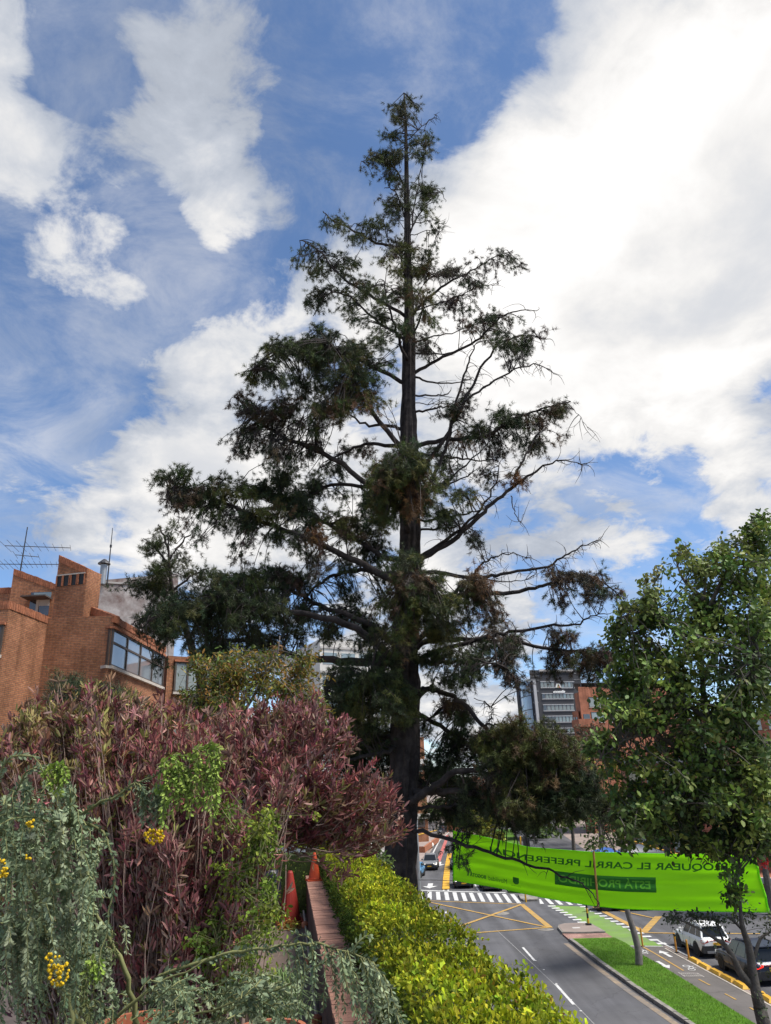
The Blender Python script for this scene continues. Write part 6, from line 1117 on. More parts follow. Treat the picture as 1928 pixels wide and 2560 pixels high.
# ------------------------------------------------------------------ silver acacia with weeping shoots
SV = [(.185, .235, .13), (.14, .19, .105), (.23, .27, .16), (.105, .15, .078)]; LIME = [(.20, .29, .045), (.16, .25, .04), (.24, .32, .06)]; OLV = [(.13, .15, .05), (.10, .13, .05)]
ac = Shrub('silver_acacia', 'silver-green weeping acacia with yellow pompom flowers in the left foreground', (*at(230, 2600, 2.7)[:2], EYE-FLOOR))
def chain(px, Y0, Y1, cols, r=.004, sp=.0075, size=(.016, .024), leaves=True, n=None):
    Ys = np.linspace(Y0, Y1, len(px)); P0 = [at(x, y, Y) for (x, y), Y in zip(px, Ys)]; L0 = sum(np.linalg.norm(P0[i+1]-P0[i]) for i in range(len(P0)-1)); n = max(8, int(L0/.03))
    pts = smooth_path(P0, n); pts += rng.normal(0, .003, pts.shape); ac.stem(pts, r)
    if leaves:
        seg = np.linalg.norm(np.diff(pts, axis=0), axis=1); cum = np.append(0, np.cumsum(seg)); ss = np.arange(.01, cum[-1], sp/2); b = pick(cols, 1, .1)[0]
        for s_ in ss:
            i = min(np.searchsorted(cum, s_)-1, len(pts)-2); i = max(i, 0); f = (s_-cum[i])/max(seg[i], 1e-6); p = pts[i]+(pts[i+1]-pts[i])*f; t_ = nrm(pts[i+1]-pts[i]); rn = rng.normal(size=3); rn -= t_*np.dot(rn, t_); rn = nrm(rn)
            ac.P.append(p+rn*.002); ac.D.append(nrm(t_*.75+rn*.8)); ac.C.append(b*.75+pick(cols, 1, .12)[0]*.25); SZ.append(rng.uniform(*size)*(1-.25*s_/cum[-1]))
    return pts
SZ = []
# woody stems
chain([(215, 2570), (160, 2489), (135, 2400), (128, 2300), (132, 2230), (150, 2120), (172, 2065)], 2.75, 2.65, SV, .011, leaves=False); chain([(345, 2570), (324, 2476), (298, 2396), (266, 2335), (237, 2274), (225, 2230), (190, 2160)], 2.9, 2.75, OLV, .010, leaves=False); chain([(-10, 2070), (20, 2100), (60, 2180), (110, 2300), (150, 2470)], 2.5, 2.7, OLV, .009, leaves=False)
chain([(180, 2560), (172, 2500), (150, 2440)], 2.6, 2.6, OLV, .008, leaves=False); chain([(250, 2580), (380, 2470), (524, 2399)], 2.8, 2.7, OLV, .007, leaves=False); chain([(300, 2590), (480, 2540), (638, 2492)], 2.8, 2.7, OLV, .006, leaves=False)
# long leafy arches
chain([(172, 2065), (210, 2030), (250, 2005), (310, 1980), (350, 1955), (385, 1945), (405, 1925)], 2.65, 2.5, SV, .006); chain([(172, 2065), (220, 2058), (262, 2088), (283, 2145), (281, 2240), (264, 2330), (244, 2410), (236, 2450)], 2.65, 2.4, SV, .005)
chain([(172, 2068), (130, 2025), (70, 2018), (0, 2040), (-40, 2060)], 2.65, 2.5, SV, .005); chain([(160, 2080), (100, 2050), (40, 2045), (-30, 2075)], 2.6, 2.4, SV, .005); chain([(175, 2060), (178, 2010), (168, 1960), (140, 1925), (90, 1915)], 2.65, 2.55, SV, .004)
chain([(-20, 1990), (0, 1930), (25, 1895), (60, 1886), (95, 1900), (110, 1930)], 2.5, 2.5, SV, .005); chain([(20, 2010), (60, 1940), (90, 1920), (140, 1915), (165, 1930)], 2.55, 2.5, SV, .004)
A6 = [(524, 2399), (590, 2378), (650, 2375), (725, 2363), (785, 2363), (839, 2375), (881, 2384), (920, 2399), (950, 2426), (980, 2480), (1000, 2560)]; chain([(400, 2440)]+A6, 2.8, 2.45, SV, .006, size=(.018, .027)); chain([(560, 2530), (638, 2492), (680, 2480), (740, 2450), (776, 2423), (830, 2393)], 2.75, 2.6, SV, .005, size=(.017, .026))
chain([(881, 2384), (900, 2350), (930, 2335)], 2.5, 2.5, SV, .003); chain([(790, 2365), (760, 2340), (735, 2330)], 2.55, 2.6, SV, .003)
for i in range(26):                                       # curtain at the right end of the low arch
    k = rng.uniform(5, 10); j = int(k); f = k-j; a = np.array(A6[j])*(1-f)+np.array(A6[min(j+1, 10)])*f; e = a+[rng.uniform(-10, 40), 0]; l = rng.uniform(90, 230); chain([tuple(a), (a[0]+rng.uniform(5, 22), a[1]+l*.3), (e[0]+rng.uniform(0, 22), a[1]+l*.7), (e[0]+rng.uniform(0, 24), a[1]+l)], rng.uniform(2.4, 2.62), rng.uniform(2.35, 2.6), SV, .0022, size=(.014, .024))
for i in range(12):
    a = (rng.uniform(700, 850), 0); a = (a[0], np.interp(a[0], [650, 725, 785, 850], [2375, 2363, 2363, 2378])); l = rng.uniform(60, 200); chain([a, (a[0]+8, a[1]+l*.3), (a[0]+rng.uniform(-5, 26), a[1]+l)], 2.6, 2.55, SV, .002, size=(.013, .021))
for i in range(150):                                      # the hanging mass at the left
    x = rng.uniform(-40, 250); y = rng.uniform(1990, 2420) if x < 200 else rng.uniform(2080, 2300); l = rng.uniform(70, 220); s_ = rng.uniform(-1, 1); chain([(x-s_*40, y-20), (x-s_*15, y-32), (x, y), (x+s_*12, y+l*.4), (x+s_*16, y+l)], rng.uniform(2.35, 3.1), rng.uniform(2.35, 3.1), SV, .0022, sp=.008)
for i in range(40):
    x = rng.uniform(150, 330); y = rng.uniform(2330, 2540); l = rng.uniform(40, 150); chain([(x-20, y-15), (x, y), (x+rng.uniform(-14, 14), y+l)], rng.uniform(2.6, 3.1), rng.uniform(2.6, 3.1), SV if rng.random() < .8 else OLV, .0022)
for i in range(64):
    x = rng.uniform(370, 730); y = rng.uniform(2440, 2580); s_ = rng.uniform(20, 80); chain([(x-s_, y+18), (x-s_*.4, y-4), (x, y-6), (x+s_*.5, y+16), (x+s_*.7, y+50)], rng.uniform(2.5, 3.0), rng.uniform(2.5, 3.0), SV, .0025, size=(.016, .025))
for i in range(34):                                       # lime new growth
    x, y = (rng.uniform(395, 470), rng.uniform(1895, 1985)) if i < 18 else (rng.uniform(480, 560), rng.uniform(1860, 1960)); l = rng.uniform(50, 120); chain([(x-14, y+6), (x, y), (x+10, y+l*.4), (x+rng.uniform(-4, 12), y+l)], 2.45, 2.4, LIME, .002, size=(.016, .026))
for i in range(20):
    x, y = rng.uniform(330, 410), rng.uniform(1955, 1990); l = rng.uniform(40, 90); chain([(x-8, y), (x+6, y+l*.4), (x+rng.uniform(-2, 14), y+l)], 2.5, 2.5, SV, .002)
chain([(400, 1930), (430, 1895), (470, 1890)], 2.5, 2.45, LIME, .004); chain([(470, 1900), (510, 1865), (545, 1870), (560, 1910)], 2.48, 2.42, LIME, .004); chain([(405, 1925), (450, 1950), (500, 1950), (530, 1990), (525, 2080)], 2.5, 2.45, LIME, .004)
for i in range(12): x, y = rng.uniform(115, 160), rng.uniform(1915, 1935); chain([(x-12, y), (x, y), (x+10, y+rng.uniform(25, 60))], 2.5, 2.45, LIME, .002)
for i in range(8): x, y = rng.uniform(225, 250), rng.uniform(2400, 2430); chain([(x, y-10), (x, y), (x+rng.uniform(-8, 8), y+rng.uniform(25, 50))], 2.4, 2.38, LIME, .002)
def ac_finish():
    P, D, C = np.array(ac.P), np.array(ac.D), np.array(ac.C); n = len(P); X, D, Z = frame_for(D); T = ([(0, 0, 0), (-.17, .32, .03), (-.19, .66, .03), (0, 1, -.05), (.19, .66, .03), (.17, .32, .03)], OVAL[1])
    foliage('foliage', T, P, X, D, Z, np.array(SZ), np.clip(C*(1+rng.normal(0, .14, (n, 1))), .01, 1), 'silver', ac.t); ac.st.build('stems', 'stem', ac.t, smooth=True)['kind'] = 'stuff'
    for cx, cy, rx, ry, n_, Y in ((386, 2092, 26, 20, 46, 2.4), (146, 2428, 26, 38, 60, 2.35), (6, 2170, 16, 28, 24, 2.35), (76, 2058, 10, 12, 10, 2.4), (70, 2142, 10, 7, 4, 2.4), (120, 2392, 14, 9, 6, 2.36)):
        mb = MB()
        for _ in range(n_):
            q = rng.random()*6.28; rr = math.sqrt(rng.random()); p = at(cx+rx*rr*math.cos(q), cy+ry*rr*math.sin(q), Y+rng.uniform(-.02, .02)); r = rng.uniform(.0035, .0052)
            mb.lathe([(r*.2, -r), (r*.75, -r*.66), (r, 0), (r*.75, r*.66), (r*.2, r)], tuple(p), 7)
        mb.build('flower_cluster', 'yflower', ac.t, smooth=True)
ac_finish()
# red flowering bush far right
rf = Leafy('red_flowering_bush', 'red flowering bush at the right edge above the banner end', tuple(at(1925, 2110, 30)*[1, 1, 0]), 30, 'bush')
b = at(1925, 2110, 30); MB().tube([np.array([b[0], 30, 0]), b-[0, 0, .2]], [.12, .05], 6).build('trunk', 'bark2', rf.t); rf.pts += [b, b-[0, 0, .4], b+[.2, 0, .2]]
rf.blob(1935, 2105, 24, 30, 60, 0, .4, [(.55, .02, .03), (.42, .012, .02)], nl=16, tl=.18); rf.blob(1900, 2155, 12, 10, 8, 0, .3, [(.5, .03, .03)], nl=10, tl=.12); rf.finish(OVAL, (.07, .12), 'soft')
# ================================================================== banner
def banner():
    T_ = [0, .09, .25, .46, .77, 1.0]; top = [(1134, 2078), (1200, 2090), (1322, 2118), (1485, 2131), (1724, 2136), (1882, 2131)]
    Tb = [0, .14, .29, .45, .55, .76, 1.0]; bot = [(1134, 2201), (1240, 2219), (1356, 2244), (1479, 2264), (1557, 2272), (1724, 2278), (1924, 2281)]
    def Yt(t): return 27.6-3.6*t
    def S(t, v):                                          # v 0 bottom, 1 top
        tx, ty = np.interp(t, T_, [p[0] for p in top]), np.interp(t, T_, [p[1] for p in top]); bx_, by_ = np.interp(t, Tb, [p[0] for p in bot]), np.interp(t, Tb, [p[1] for p in bot])
        A, B = at(tx, ty, Yt(t)), at(bx_, by_, Yt(t)); p = B+(A-B)*v
        p[1] += .03*math.sin(t*9+v*2)+.012*math.sin(v*8+t*3)+.010*math.sin(v*26+t*4)+.008*math.sin(v*41-t*7)+.022*math.sin(v*14-t*31)*max(0, 1-min(t, 1-t)*5)
        return p
    root = thing('street_banner', 'bright green banner with mirrored lettering strung across the road', 'banner', tuple(S(.5, 0)))
    nt_, nv = 90, 22; V = [S(i/nt_, j/nv) for j in range(nv+1) for i in range(nt_+1)]
    mk('cloth', V, [(j*(nt_+1)+i, j*(nt_+1)+i+1, (j+1)*(nt_+1)+i+1, (j+1)*(nt_+1)+i) for j in range(nv) for i in range(nt_)], 'banner', root, smooth=True)
    def tpx(px): return (px-1134)/(1903-1134)
    def offs(t, v, d):
        p = S(t, v); e = 1e-3; n_ = nrm(np.cross(S(t+e, v)-p, S(t, v+e)-p)); 
        if n_[1] > 0: n_ = -n_
        return p+n_*d
    def dense(v, f):                                       # cut long faces so print follows the cloth
        me = bpy.data.meshes.new('t'); me.from_pydata(v.tolist(), [], f); import bmesh; bm = bmesh.new(); bm.from_mesh(me); bmesh.ops.triangulate(bm, faces=bm.faces)
        for _ in range(3):
            ee = [e for e in bm.edges if e.calc_length() > .03]
            if not ee: break
            bmesh.ops.subdivide_edges(bm, edges=ee, cuts=1); bmesh.ops.triangulate(bm, faces=bm.faces)
        bm.to_mesh(me); bm.free(); vv = np.array([tuple(p.co) for p in me.vertices]); ff = [tuple(p.vertices) for p in me.polygons]; bpy.data.meshes.remove(me); return vv, ff
    def put(s, t0, t1, v0, v1, m, name, d=.012, bold=.02, shear=0.0):
        v, f = text_mesh(s, 1, shear, bold); mn, mx = v.min(0), v.max(0); q = np.zeros_like(v); q[:, 0] = (v[:, 0]-mn[0])/(mx[0]-mn[0]); q[:, 1] = (v[:, 1]-mn[1])/(mx[1]-mn[1])*.15
        q, f = dense(q, f)
        par = list(range(len(q)))
        def find(a):
            while par[a] != a: par[a] = par[par[a]]; a = par[a]
            return a
        for g in f:
            for a in g[1:]: par[find(a)] = find(g[0])
        isl = {}
        for g in f: isl.setdefault(find(g[0]), []).append(g)
        for fs in isl.values():
            ids = sorted({a for g in fs for a in g}); ix = {a: i for i, a in enumerate(ids)}
            mk('letter', [offs(t1+(t0-t1)*q[a][0], v0+(v1-v0)*q[a][1]/.15, d) for a in ids], [tuple(ix[a] for a in g[::-1]) for g in fs], m, root)
        return
        return mk(name, [offs(t1+(t0-t1)*a[0], v0+(v1-v0)*a[1]/.15, d) for a in q], [g[::-1] for g in f], m, root)
    put('BLOQUEAR EL CARRIL PREFERENCIAL', tpx(1217), tpx(1826), .685, .835, 'bannerdark', 'upper_lettering')
    u0, u1 = tpx(1389), tpx(1640); gv = np.array([(a, b, 0) for b in np.linspace(0, 1, 8) for a in np.linspace(0, 1, 24)]); 
    mk('print_panel', [offs(u0+(u1-u0)*a[0], .305+.265*a[1], .012) for a in gv], [(j*24+i, j*24+i+1, (j+1)*24+i+1, (j+1)*24+i) for j in range(7) for i in range(23)], 'bannerdark', root)
    put('ESTÁ PROHIBIDO', tpx(1398), tpx(1626), .36, .545, 'bannermid', 'panel_lettering', .022)
    put('BOGOTÁ', tpx(1176), tpx(1217), .14, .225, 'bannerdark', 'logo_lettering', bold=.035); put('Movilidad', tpx(1224), tpx(1270), .13, .215, 'bannerdark', 'logo_lettering', bold=.0)
    def stripe(pts, w, name):
        V = []; 
        for i in range(len(pts)-1):
            a, b = np.array(pts[i]), np.array(pts[i+1])
            for k in range(5):
                q = a+(b-a)*k/4; V += [offs(q[0]-w, q[1], .014), offs(q[0]+w, q[1], .014)]
        mk(name, V, [(2*i, 2*i+1, 2*i+3, 2*i+2) for i in range(len(V)//2-1)], 'bannerdark', root)
    stripe([(tpx(1176), .30), (tpx(1171), .14)], .0022, 'logo_stroke'); stripe([(tpx(1176), .30), (tpx(1181), .20)], .0016, 'logo_stroke')
    sx = tpx(1285), tpx(1300)                               # crest: a shield with a bird shape left open
    def shape(ps, name, d=.014, m='bannerdark'): mk(name, [offs(sx[0]+(sx[1]-sx[0])*a, .155+.145*b, d) for a, b in ps], [tuple(range(len(ps)))], m, root)
    shape([(0, .25), (.25, .05), (.5, 0), (.75, .05), (1, .25), (1, 1), (0, 1)], 'crest'); shape([(.14, .32), (.5, .12), (.86, .32), (.86, .72), (.14, .72)], 'crest_field', .02, 'bannermid')
    shape([(.2, .6), (.42, .5), (.5, .66), (.58, .5), (.8, .6), (.6, .34), (.5, .22), (.4, .34)], 'crest_bird', .026); shape([(.1, .82), (.9, .82), (.9, .92), (.1, .92)], 'crest_bar', .02, 'bannermid')
    put('Secretaría de Movilidad', tpx(1281), tpx(1305), .115, .135, 'bannerdark', 'logo_lettering', bold=0)
    # hems, cords and the wooden batten
    MB().tube([offs(0, v, .0) for v in np.linspace(-.02, 1.02, 12)], .022, 6).build('end_hem', 'banner', root); MB().tube([offs(1, v, .0) for v in np.linspace(-.02, 1.02, 12)], .03, 6).build('end_hem', 'banner', root)
    MB().tube([offs(t, 1.0, .005) for t in np.linspace(0, 1, 60)], .012, 5).build('top_hem', 'banner', root); MB().tube([offs(t, 0.0, .005) for t in np.linspace(0, 1, 60)], .012, 5).build('bottom_hem', 'banner', root)
    b0, b1 = tpx(1487), tpx(1496); MB().tube([offs(b0, 1.03, .05), offs((b0+b1)/2, .5, .05), offs(b1+.002, -.01, .05)], .035, 5).build('wooden_batten', 'wood', root)
    MB().tube([S(1, 1), at(1905, 2090, 22), at(1925, 2060, 19)], .009, 4).build('cord', 'bark3', root); MB().tube([S(1, 0), at(1965, 2300, 22)], .009, 4).build('cord', 'bark3', root)
    MB().tube([S(0, 1), at(1090, 2073, 26.5), at(1030, 2068, 25.2)], .009, 4).build('cord', 'bark3', root); MB().tube([S(0, 0), at(1080, 2200, 26.5), at(1025, 2200, 25.2)], .009, 4).build('cord', 'bark3', root)
banner()
# ================================================================== cars
def car_paint(name, col, flake=.3): return mat(name, col, .38, metal=flake*.25, var=.03, scale=3, spec=.4, coat=.25)
MT['tyre'] = mat('tyre', (.018, .018, .018), .85, var=.2); MT['alloy'] = mat('alloy', (.42, .42, .43), .35, metal=.8, var=.05); MT['trim'] = mat('car_trim', (.025, .025, .027), .6, var=.1); MT['carglass'] = mat('car_glass', (.014, .016, .018), .12, var=.1, spec=.35)
MT['plate'] = mat('number_plate', (.62, .34, .02), .5, var=.05); MT['tail'] = mat('tail_lamp', (.35, .01, .01), .25, var=.0, coat=.6); MT['brake'] = mat('brake_lamp', (.8, .02, .012), .3, var=0, emit=.9); MT['head'] = mat('head_lamp', (.75, .75, .72), .15, var=0, coat=.8); MT['headlit'] = mat('head_lamp_lit', (.95, .9, .8), .2, var=0, emit=1.2)
def make_car(name, label, loc, rz, L=4.3, W=1.8, H=1.64, paint=None, hood=.95, belt=1.02, cab=(.27, .08), lit=False, brake=False, sedan=False, skid=None, grp='cars in the street', rails=True):
    t = thing(name, label, 'car', (loc[0], loc[1], .016), rz, grp); K = dict(local=True); h = L/2
    # rear at -y, front at +y; sections: y, half width, z floor, z shoulder, z top of lower body
    sec = [(-h, .40*W, .42, .80, .86), (-h+.10, .47*W, .30, .86, belt-.04), (-h+.45, .5*W, .24, .84, belt), (-h+1.2, .5*W, .24, .82, belt), (0, .5*W, .24, .80, belt-.02), (h-1.45, .5*W, .24, .80, belt-.04), (h-1.05, .5*W, .24, .78, hood+.03), (h-.45, .485*W, .26, .74, hood-.06), (h-.12, .44*W, .32, .66, hood-.14), (h, .38*W, .40, .58, .66)]
    V = []; n = 12
    for y, w, zf, zs, zt in sec: V += [(-w*.86, y, zf), (-w*.97, y, zf+.12), (-w, y, (zf+zs)/2), (-w, y, zs), (-w*.95, y, zs+(zt-zs)*.6), (-w*.84, y, zt), (w*.84, y, zt), (w*.95, y, zs+(zt-zs)*.6), (w, y, zs), (w, y, (zf+zs)/2), (w*.97, y, zf+.12), (w*.86, y, zf)]
    Fc = [(i*n+j, (i+1)*n+j, (i+1)*n+(j+1) % n, i*n+(j+1) % n) for i in range(len(sec)-1) for j in range(n)]+[tuple(range(n)), tuple((len(sec)-1)*n+j for j in range(n-1, -1, -1))]
    body = mk('body', V, Fc, paint, t, smooth=False, **K)
    # cabin
    rb, rf_ = -h+(.55 if sedan else .16), h-1.30; tb, tf = -h+(.95 if sedan else .42), h-1.30-.78; wb, wt = .44*W, .36*W; zb_, zr = belt-.03, H-.06
    base = [(-wb, rb, zb_), (wb, rb, zb_), (wb, rf_, zb_-.03), (-wb, rf_, zb_-.03)]; ym = (tb+tf)/2
    top = [(-wt, tb, zr-.04), (wt, tb, zr-.04), (wt, ym, zr+.03), (wt, tf, zr-.02), (-wt, tf, zr-.02), (-wt, ym, zr+.03)]
    cv = base+top; mk('cabin', cv, [(0, 1, 5, 4), (1, 2, 7, 6, 5), (2, 3, 8, 7), (3, 0, 4, 9, 8), (4, 5, 6, 9), (9, 6, 7, 8)], paint, t, **K)
    rv = [(-wt*.96, tb+.06, zr), (wt*.96, tb+.06, zr), (wt*.92, ym, zr+.06), (wt*.94, tf-.04, zr+.0), (-wt*.94, tf-.04, zr+.0), (-wt*.92, ym, zr+.06)]
    mk('roof', rv, [(0, 1, 2, 5), (5, 2, 3, 4)], paint, t, **K)
    def pane(a, b, c, d, ins, name, m='carglass', out=.012):
        q = [np.array(x, float) for x in (a, b, c, d)]; ce = sum(q)/4; n_ = nrm(np.cross(q[1]-q[0], q[3]-q[0])); cc = np.array([0, 0, 1.0]); n_ = n_ if np.dot(n_, ce-cc) > 0 else -n_
        q = [x+(ce-x)*ins+n_*out for x in q]; return mk(name, q, [(0, 1, 2, 3)], m, t, **K)
    pane(base[3], base[2], top[3], top[4], .10, 'windscreen'); pane(base[0], base[1], top[1], top[0], .14, 'rear_window')
    for s in (-1, 1):
        B0, B1 = (s*wb, rb, zb_), (s*wb, rf_, zb_-.03); T0, T1 = (s*wt, tb, zr-.04), (s*wt, tf, zr-.02)
        def lp(a, b, f): return tuple(np.array(a)+(np.array(b)-np.array(a))*f)
        for f0, f1 in ((.03, .28), (.30, .62), (.64, .98)): pane(lp(B0, B1, f0), lp(B0, B1, f1), lp(T0, T1, min(1, f1)), lp(T0, T1, f0), .07, 'side_window')
        if rails: MB().tube([(s*wt*.9, tb+.1, zr+.02), (s*wt*.9, tb+.2, zr+.08), (s*wt*.9, tf-.3, zr+.08), (s*wt*.9, tf-.2, zr+.03)], .02, 5).build('roof_rail', 'trim', t, **K)
        mi = MB().box(min(s*wb, s*(wb+.24)), max(s*wb, s*(wb+.24)), rf_-.34, rf_-.18, zb_+.02, zb_+.17).build('mirror', paint, t, **K)
        MB().box(min(s*.5*W*.995, s*(.5*W+.012)), max(s*.5*W*.995, s*(.5*W+.012)), -h+1.1, h-1.1, .26, .40).build('sill_trim', 'trim', t, **K)
        for yd in (.12, -.85): MB().box(min(s*.5*W*.99, s*(.5*W+.02)), max(s*.5*W*.99, s*(.5*W+.02)), yd, yd+.16, .84, .87).build('door_handle', paint, t, **K)
        for yd in (.42, -.52, -1.35): MB().box(min(s*.5*W*.97, s*(.5*W+.004)), max(s*.5*W*.97, s*(.5*W+.004)), yd-.006, yd+.006, .36, .86).build('door_seam', 'trim', t, **K)
        for yw in (-h+.82, h-.86):
            x0 = s*(.5*W-.21); R_ = .34
            MB().lathe([(R_+.075, 0), (R_+.075, s*.215), (R_+.02, s*.222), (.05, s*.222)], (x0, yw, R_+.01), 22, 'x').build('wheel_arch', 'trim', t, **K)
            wh = MB().lathe([(R_*.6, 0), (R_*.97, s*.01), (R_, s*.05), (R_, s*.2), (R_*.96, s*.235), (R_*.68, s*.24)], (x0, yw, R_), 22, 'x').build('tyre', 'tyre', t, **K)
            MB().lathe([(R_*.70, s*.215), (R_*.70, s*.243), (R_*.62, s*.243), (R_*.60, s*.228), (.02, s*.228)], (x0, yw, R_), 22, 'x').build('rim', 'trim', wh, **K)
            for k in range(7):
                q = 2*math.pi*k/7; a = np.array([x0+s*.238, yw, R_]); d = np.array([0, math.cos(q), math.sin(q)]); e = np.array([0, -math.sin(q), math.cos(q)]); MB().add([a+d*.04+e*.035, a+d*.04-e*.035, a+d*R_*.66-e*.025, a+d*R_*.66+e*.025], [(0, 1, 2, 3)]).build('spoke', 'alloy', wh, **K)
        xo = s*.36*W
        MB().add([(s*.48*W, -h+.10, .92), (s*.26*W, -h-.012, .90), (s*.26*W, -h-.012, .80), (s*.42*W, -h-.004, .72), (s*.485*W, -h+.12, .76)], [(0, 1, 2, 3, 4)]).build('tail_light', 'brake' if brake else 'tail', t, **K)
        MB().add([(s*.47*W, h-.22, .82), (s*.25*W, h-.02, .74), (s*.25*W, h+.01, .66), (s*.42*W, h-.04, .64), (s*.475*W, h-.22, .70)], [(0, 1, 2, 3, 4)]).build('headlight', 'headlit' if lit else 'head', t, **K)
    MB().box(-.47*W, .47*W, -h-.05, -h+.3, .27, .62).build('rear_bumper', 'trim' if skid is None else 'trim', t, **K); MB().box(-.36*W, .36*W, -h-.062, -h+.1, .26, .38).build('skid_plate', 'alloy' if skid else 'trim', t, **K)
    MB().box(-.44*W, .44*W, h-.3, h+.04, .28, .50).build('front_bumper', 'trim', t, **K); MB().box(-.30*W, .30*W, h-.1, h+.022, .54, .72).build('grille', 'trim', t, **K)
    MB().box(-.24, .24, -h-.075, -h-.05, .64, .78).build('number_plate', 'plate', t, **K); MB().box(-.24, .24, h+.04, h+.052, .42, .54).build('number_plate', 'plate', t, **K)
    MB().box(-.24*W, .24*W, -h-.004, -h+.05, .845, .885).build('light_bar', 'tail', t, **K); MB().box(-wt*.9, wt*.9, tb-.16, tb+.1, zr-.03, zr+.0).build('roof_spoiler', paint, t, **K)
    return t
white_p = car_paint('paint_white', (.72, .72, .71), 0); navy_p = car_paint('paint_navy', (.022, .032, .058), .5); grey_p = car_paint('paint_grey', (.16, .165, .175), .6); blue_p = car_paint('paint_blue', (.10, .25, .42), .1); black_p = car_paint('paint_black', (.025, .025, .03), .4); silver_p = car_paint('paint_silver', (.5, .5, .5), .5)
wl1, wl2 = zc(350, 625), zc(580, 740); cw = (np.array(wl1)+np.array(wl2))/2
make_car('parked_car', 'white compact suv with black window pillars waiting behind the yellow box', (cw[0]+.88, cw[1]), R(3), 4.15, 1.78, 1.62, white_p, skid=True)
bl1, bl2 = zc(980, 955), zc(1330, 1120); cb_ = (np.array(bl1)+np.array(bl2))/2
make_car('parked_car', 'dark blue suv with lit brake lamps behind the forked tree trunk', (cb_[0]+.9, cb_[1]), R(3), 4.5, 1.86, 1.68, navy_p, brake=True)
make_car('parked_car', 'pale car just entering at the right edge behind the blue suv', (cb_[0]+2.1, cb_[1]-6.3), R(3), 4.3, 1.78, 1.6, silver_p)
c1 = (np.array(zb(190, 1260))+np.array(zb(400, 1255)))/2; make_car('parked_car', 'grey suv with lit headlamps driving towards the crosswalk', (c1[0]+.15, c1[1]+2.0), R(180-6), 4.5, 1.85, 1.66, grey_p, lit=True)
c2 = zb(120, 1390); make_car('parked_car', 'old light blue hatchback half hidden by the pine trunk', (c2[0]-.35, c2[1]+1.9), R(180-12), 3.9, 1.62, 1.45, blue_p, rails=False)
c3 = zb(850, 1548); make_car('parked_car', 'dark suv with bright grille bar below the left end of the banner', (c3[0], c3[1]+2.1), R(180-2), 4.4, 1.84, 1.66, black_p, lit=True)
c4 = zd(497, 742); make_car('parked_car', 'black car in the second lane mostly hidden by the banner', (c4[0], c4[1]+2.1), R(180), 4.4, 1.8, 1.5, black_p, rails=False, sedan=True)
c5 = zb(660, 1250); make_car('parked_car', 'dark suv whose flank shows at the left edge of the banner', (c5[0]+.75, c5[1]+2.0), R(180-5), 4.4, 1.84, 1.66, car_paint('paint_graphite', (.07, .075, .08), .5))
c6 = gnd(1552, 2279); make_car('parked_car', 'black car crossing behind the bottom edge of the banner', (c6[0]+.4, c6[1]+.9), R(85), 4.4, 1.8, 1.5, black_p, rails=False, sedan=True)
for k_, (px, py, p, lab) in enumerate(((1098, 2086, navy_p, 'small blue car far up the street, nearest of the queue'), (1112, 2076, silver_p, 'small silver car far up the street behind the blue one'), (1074, 2078, car_paint('paint_mid', (.12, .16, .3), .3), 'small dark blue car parked by the far white wall'))):
    g = gnd(px, py); make_car('distant_car', lab, (g[0], g[1]), R(180-14), 4.3, 1.8, 1.55, p, rails=False)
# ================================================================== street furniture
def mast_light(name, lab, base, h, arm_to, m, heads):
    t = thing(name, lab, 'traffic light', (base[0], base[1], 0)); b = np.array([base[0], base[1], 0.0])
    MB().tube([b, b+[0, 0, h]], [.11, .08], 8).build('pole', m, t)
    e = np.array(arm_to); pts = smooth_path([b+[0, 0, h-.2], b+(e-b)*.3*[1, 1, 0]+[0, 0, h+.15], e], 12); MB().tube(pts, np.linspace(.09, .055, 12), 8).build('arm', m, t)
    MB().box(b[0]-.2, b[0]+.2, b[1]-.2, b[1]+.2, 0, .25).build('base', 'concrete', t)
    for f, red in heads:
        p = pts[int(f*11)]; hd = MB().box(p[0]-.18, p[0]+.18, p[1]-.14, p[1]+.14, p[2]-.55, p[2]+.55).build('signal_head', 'black', t)
        for i, cm in enumerate(('redlamp' if red else 'trim', 'trim', 'trim')):
            MB().lathe([(.02, 0), (.10, .0), (.13, -.02)], (p[0], p[1]-.17, p[2]+.34-.34*i), 12).build('lens', cm, hd) if False else mk('lens', [(p[0]+.13*math.cos(q), p[1]-.155, p[2]+.34-.34*i+.13*math.sin(q)) for q in np.linspace(0, 6.283, 15)[:-1]], [tuple(range(14))], cm, hd)
q = gnd(1000, 2150); e = at(1092, 2076, 92); mast_light('traffic_signal', 'yellow traffic signal mast arm reaching over the left lanes beside the trunk', (float(at(1005, 2090, 90)[0]), 90), float(at(1020, 2096, 90)[2]), e, 'sepyellow', [])
e = at(1535, 2088, 68); mast_light('traffic_signal', 'yellow traffic signal arm with red lamp above the right half of the banner', (float(at(1760, 2140, 66)[0]), 66), float(at(1760, 2140, 66)[2]), e, 'sepyellow', [(.45, True), (.95, False)])
q = at(1664, 2108, 66.5)
t = thing('traffic_signal', 'black signal head with glowing red lamp above the banner', 'traffic light', (float(q[0]), 66.4, 0)); MB().tube([np.array([q[0], 66.6, 0]), np.array([q[0], 66.6, q[2]])], .06, 8).build('pole', 'sepyellow', t)
MB().box(q[0]-.22, q[0]+.22, 66.25, 66.5, q[2]-1.0, q[2]+.35).build('signal_head', 'black', t)
for i in range(3): mk('lens', [(q[0]+.17*math.cos(a), 66.235, q[2]+.1-.4*i+.17*math.sin(a)) for a in np.linspace(0, 6.283, 15)[:-1]], [tuple(range(14))], 'redlamp' if i == 0 else 'trim', t)
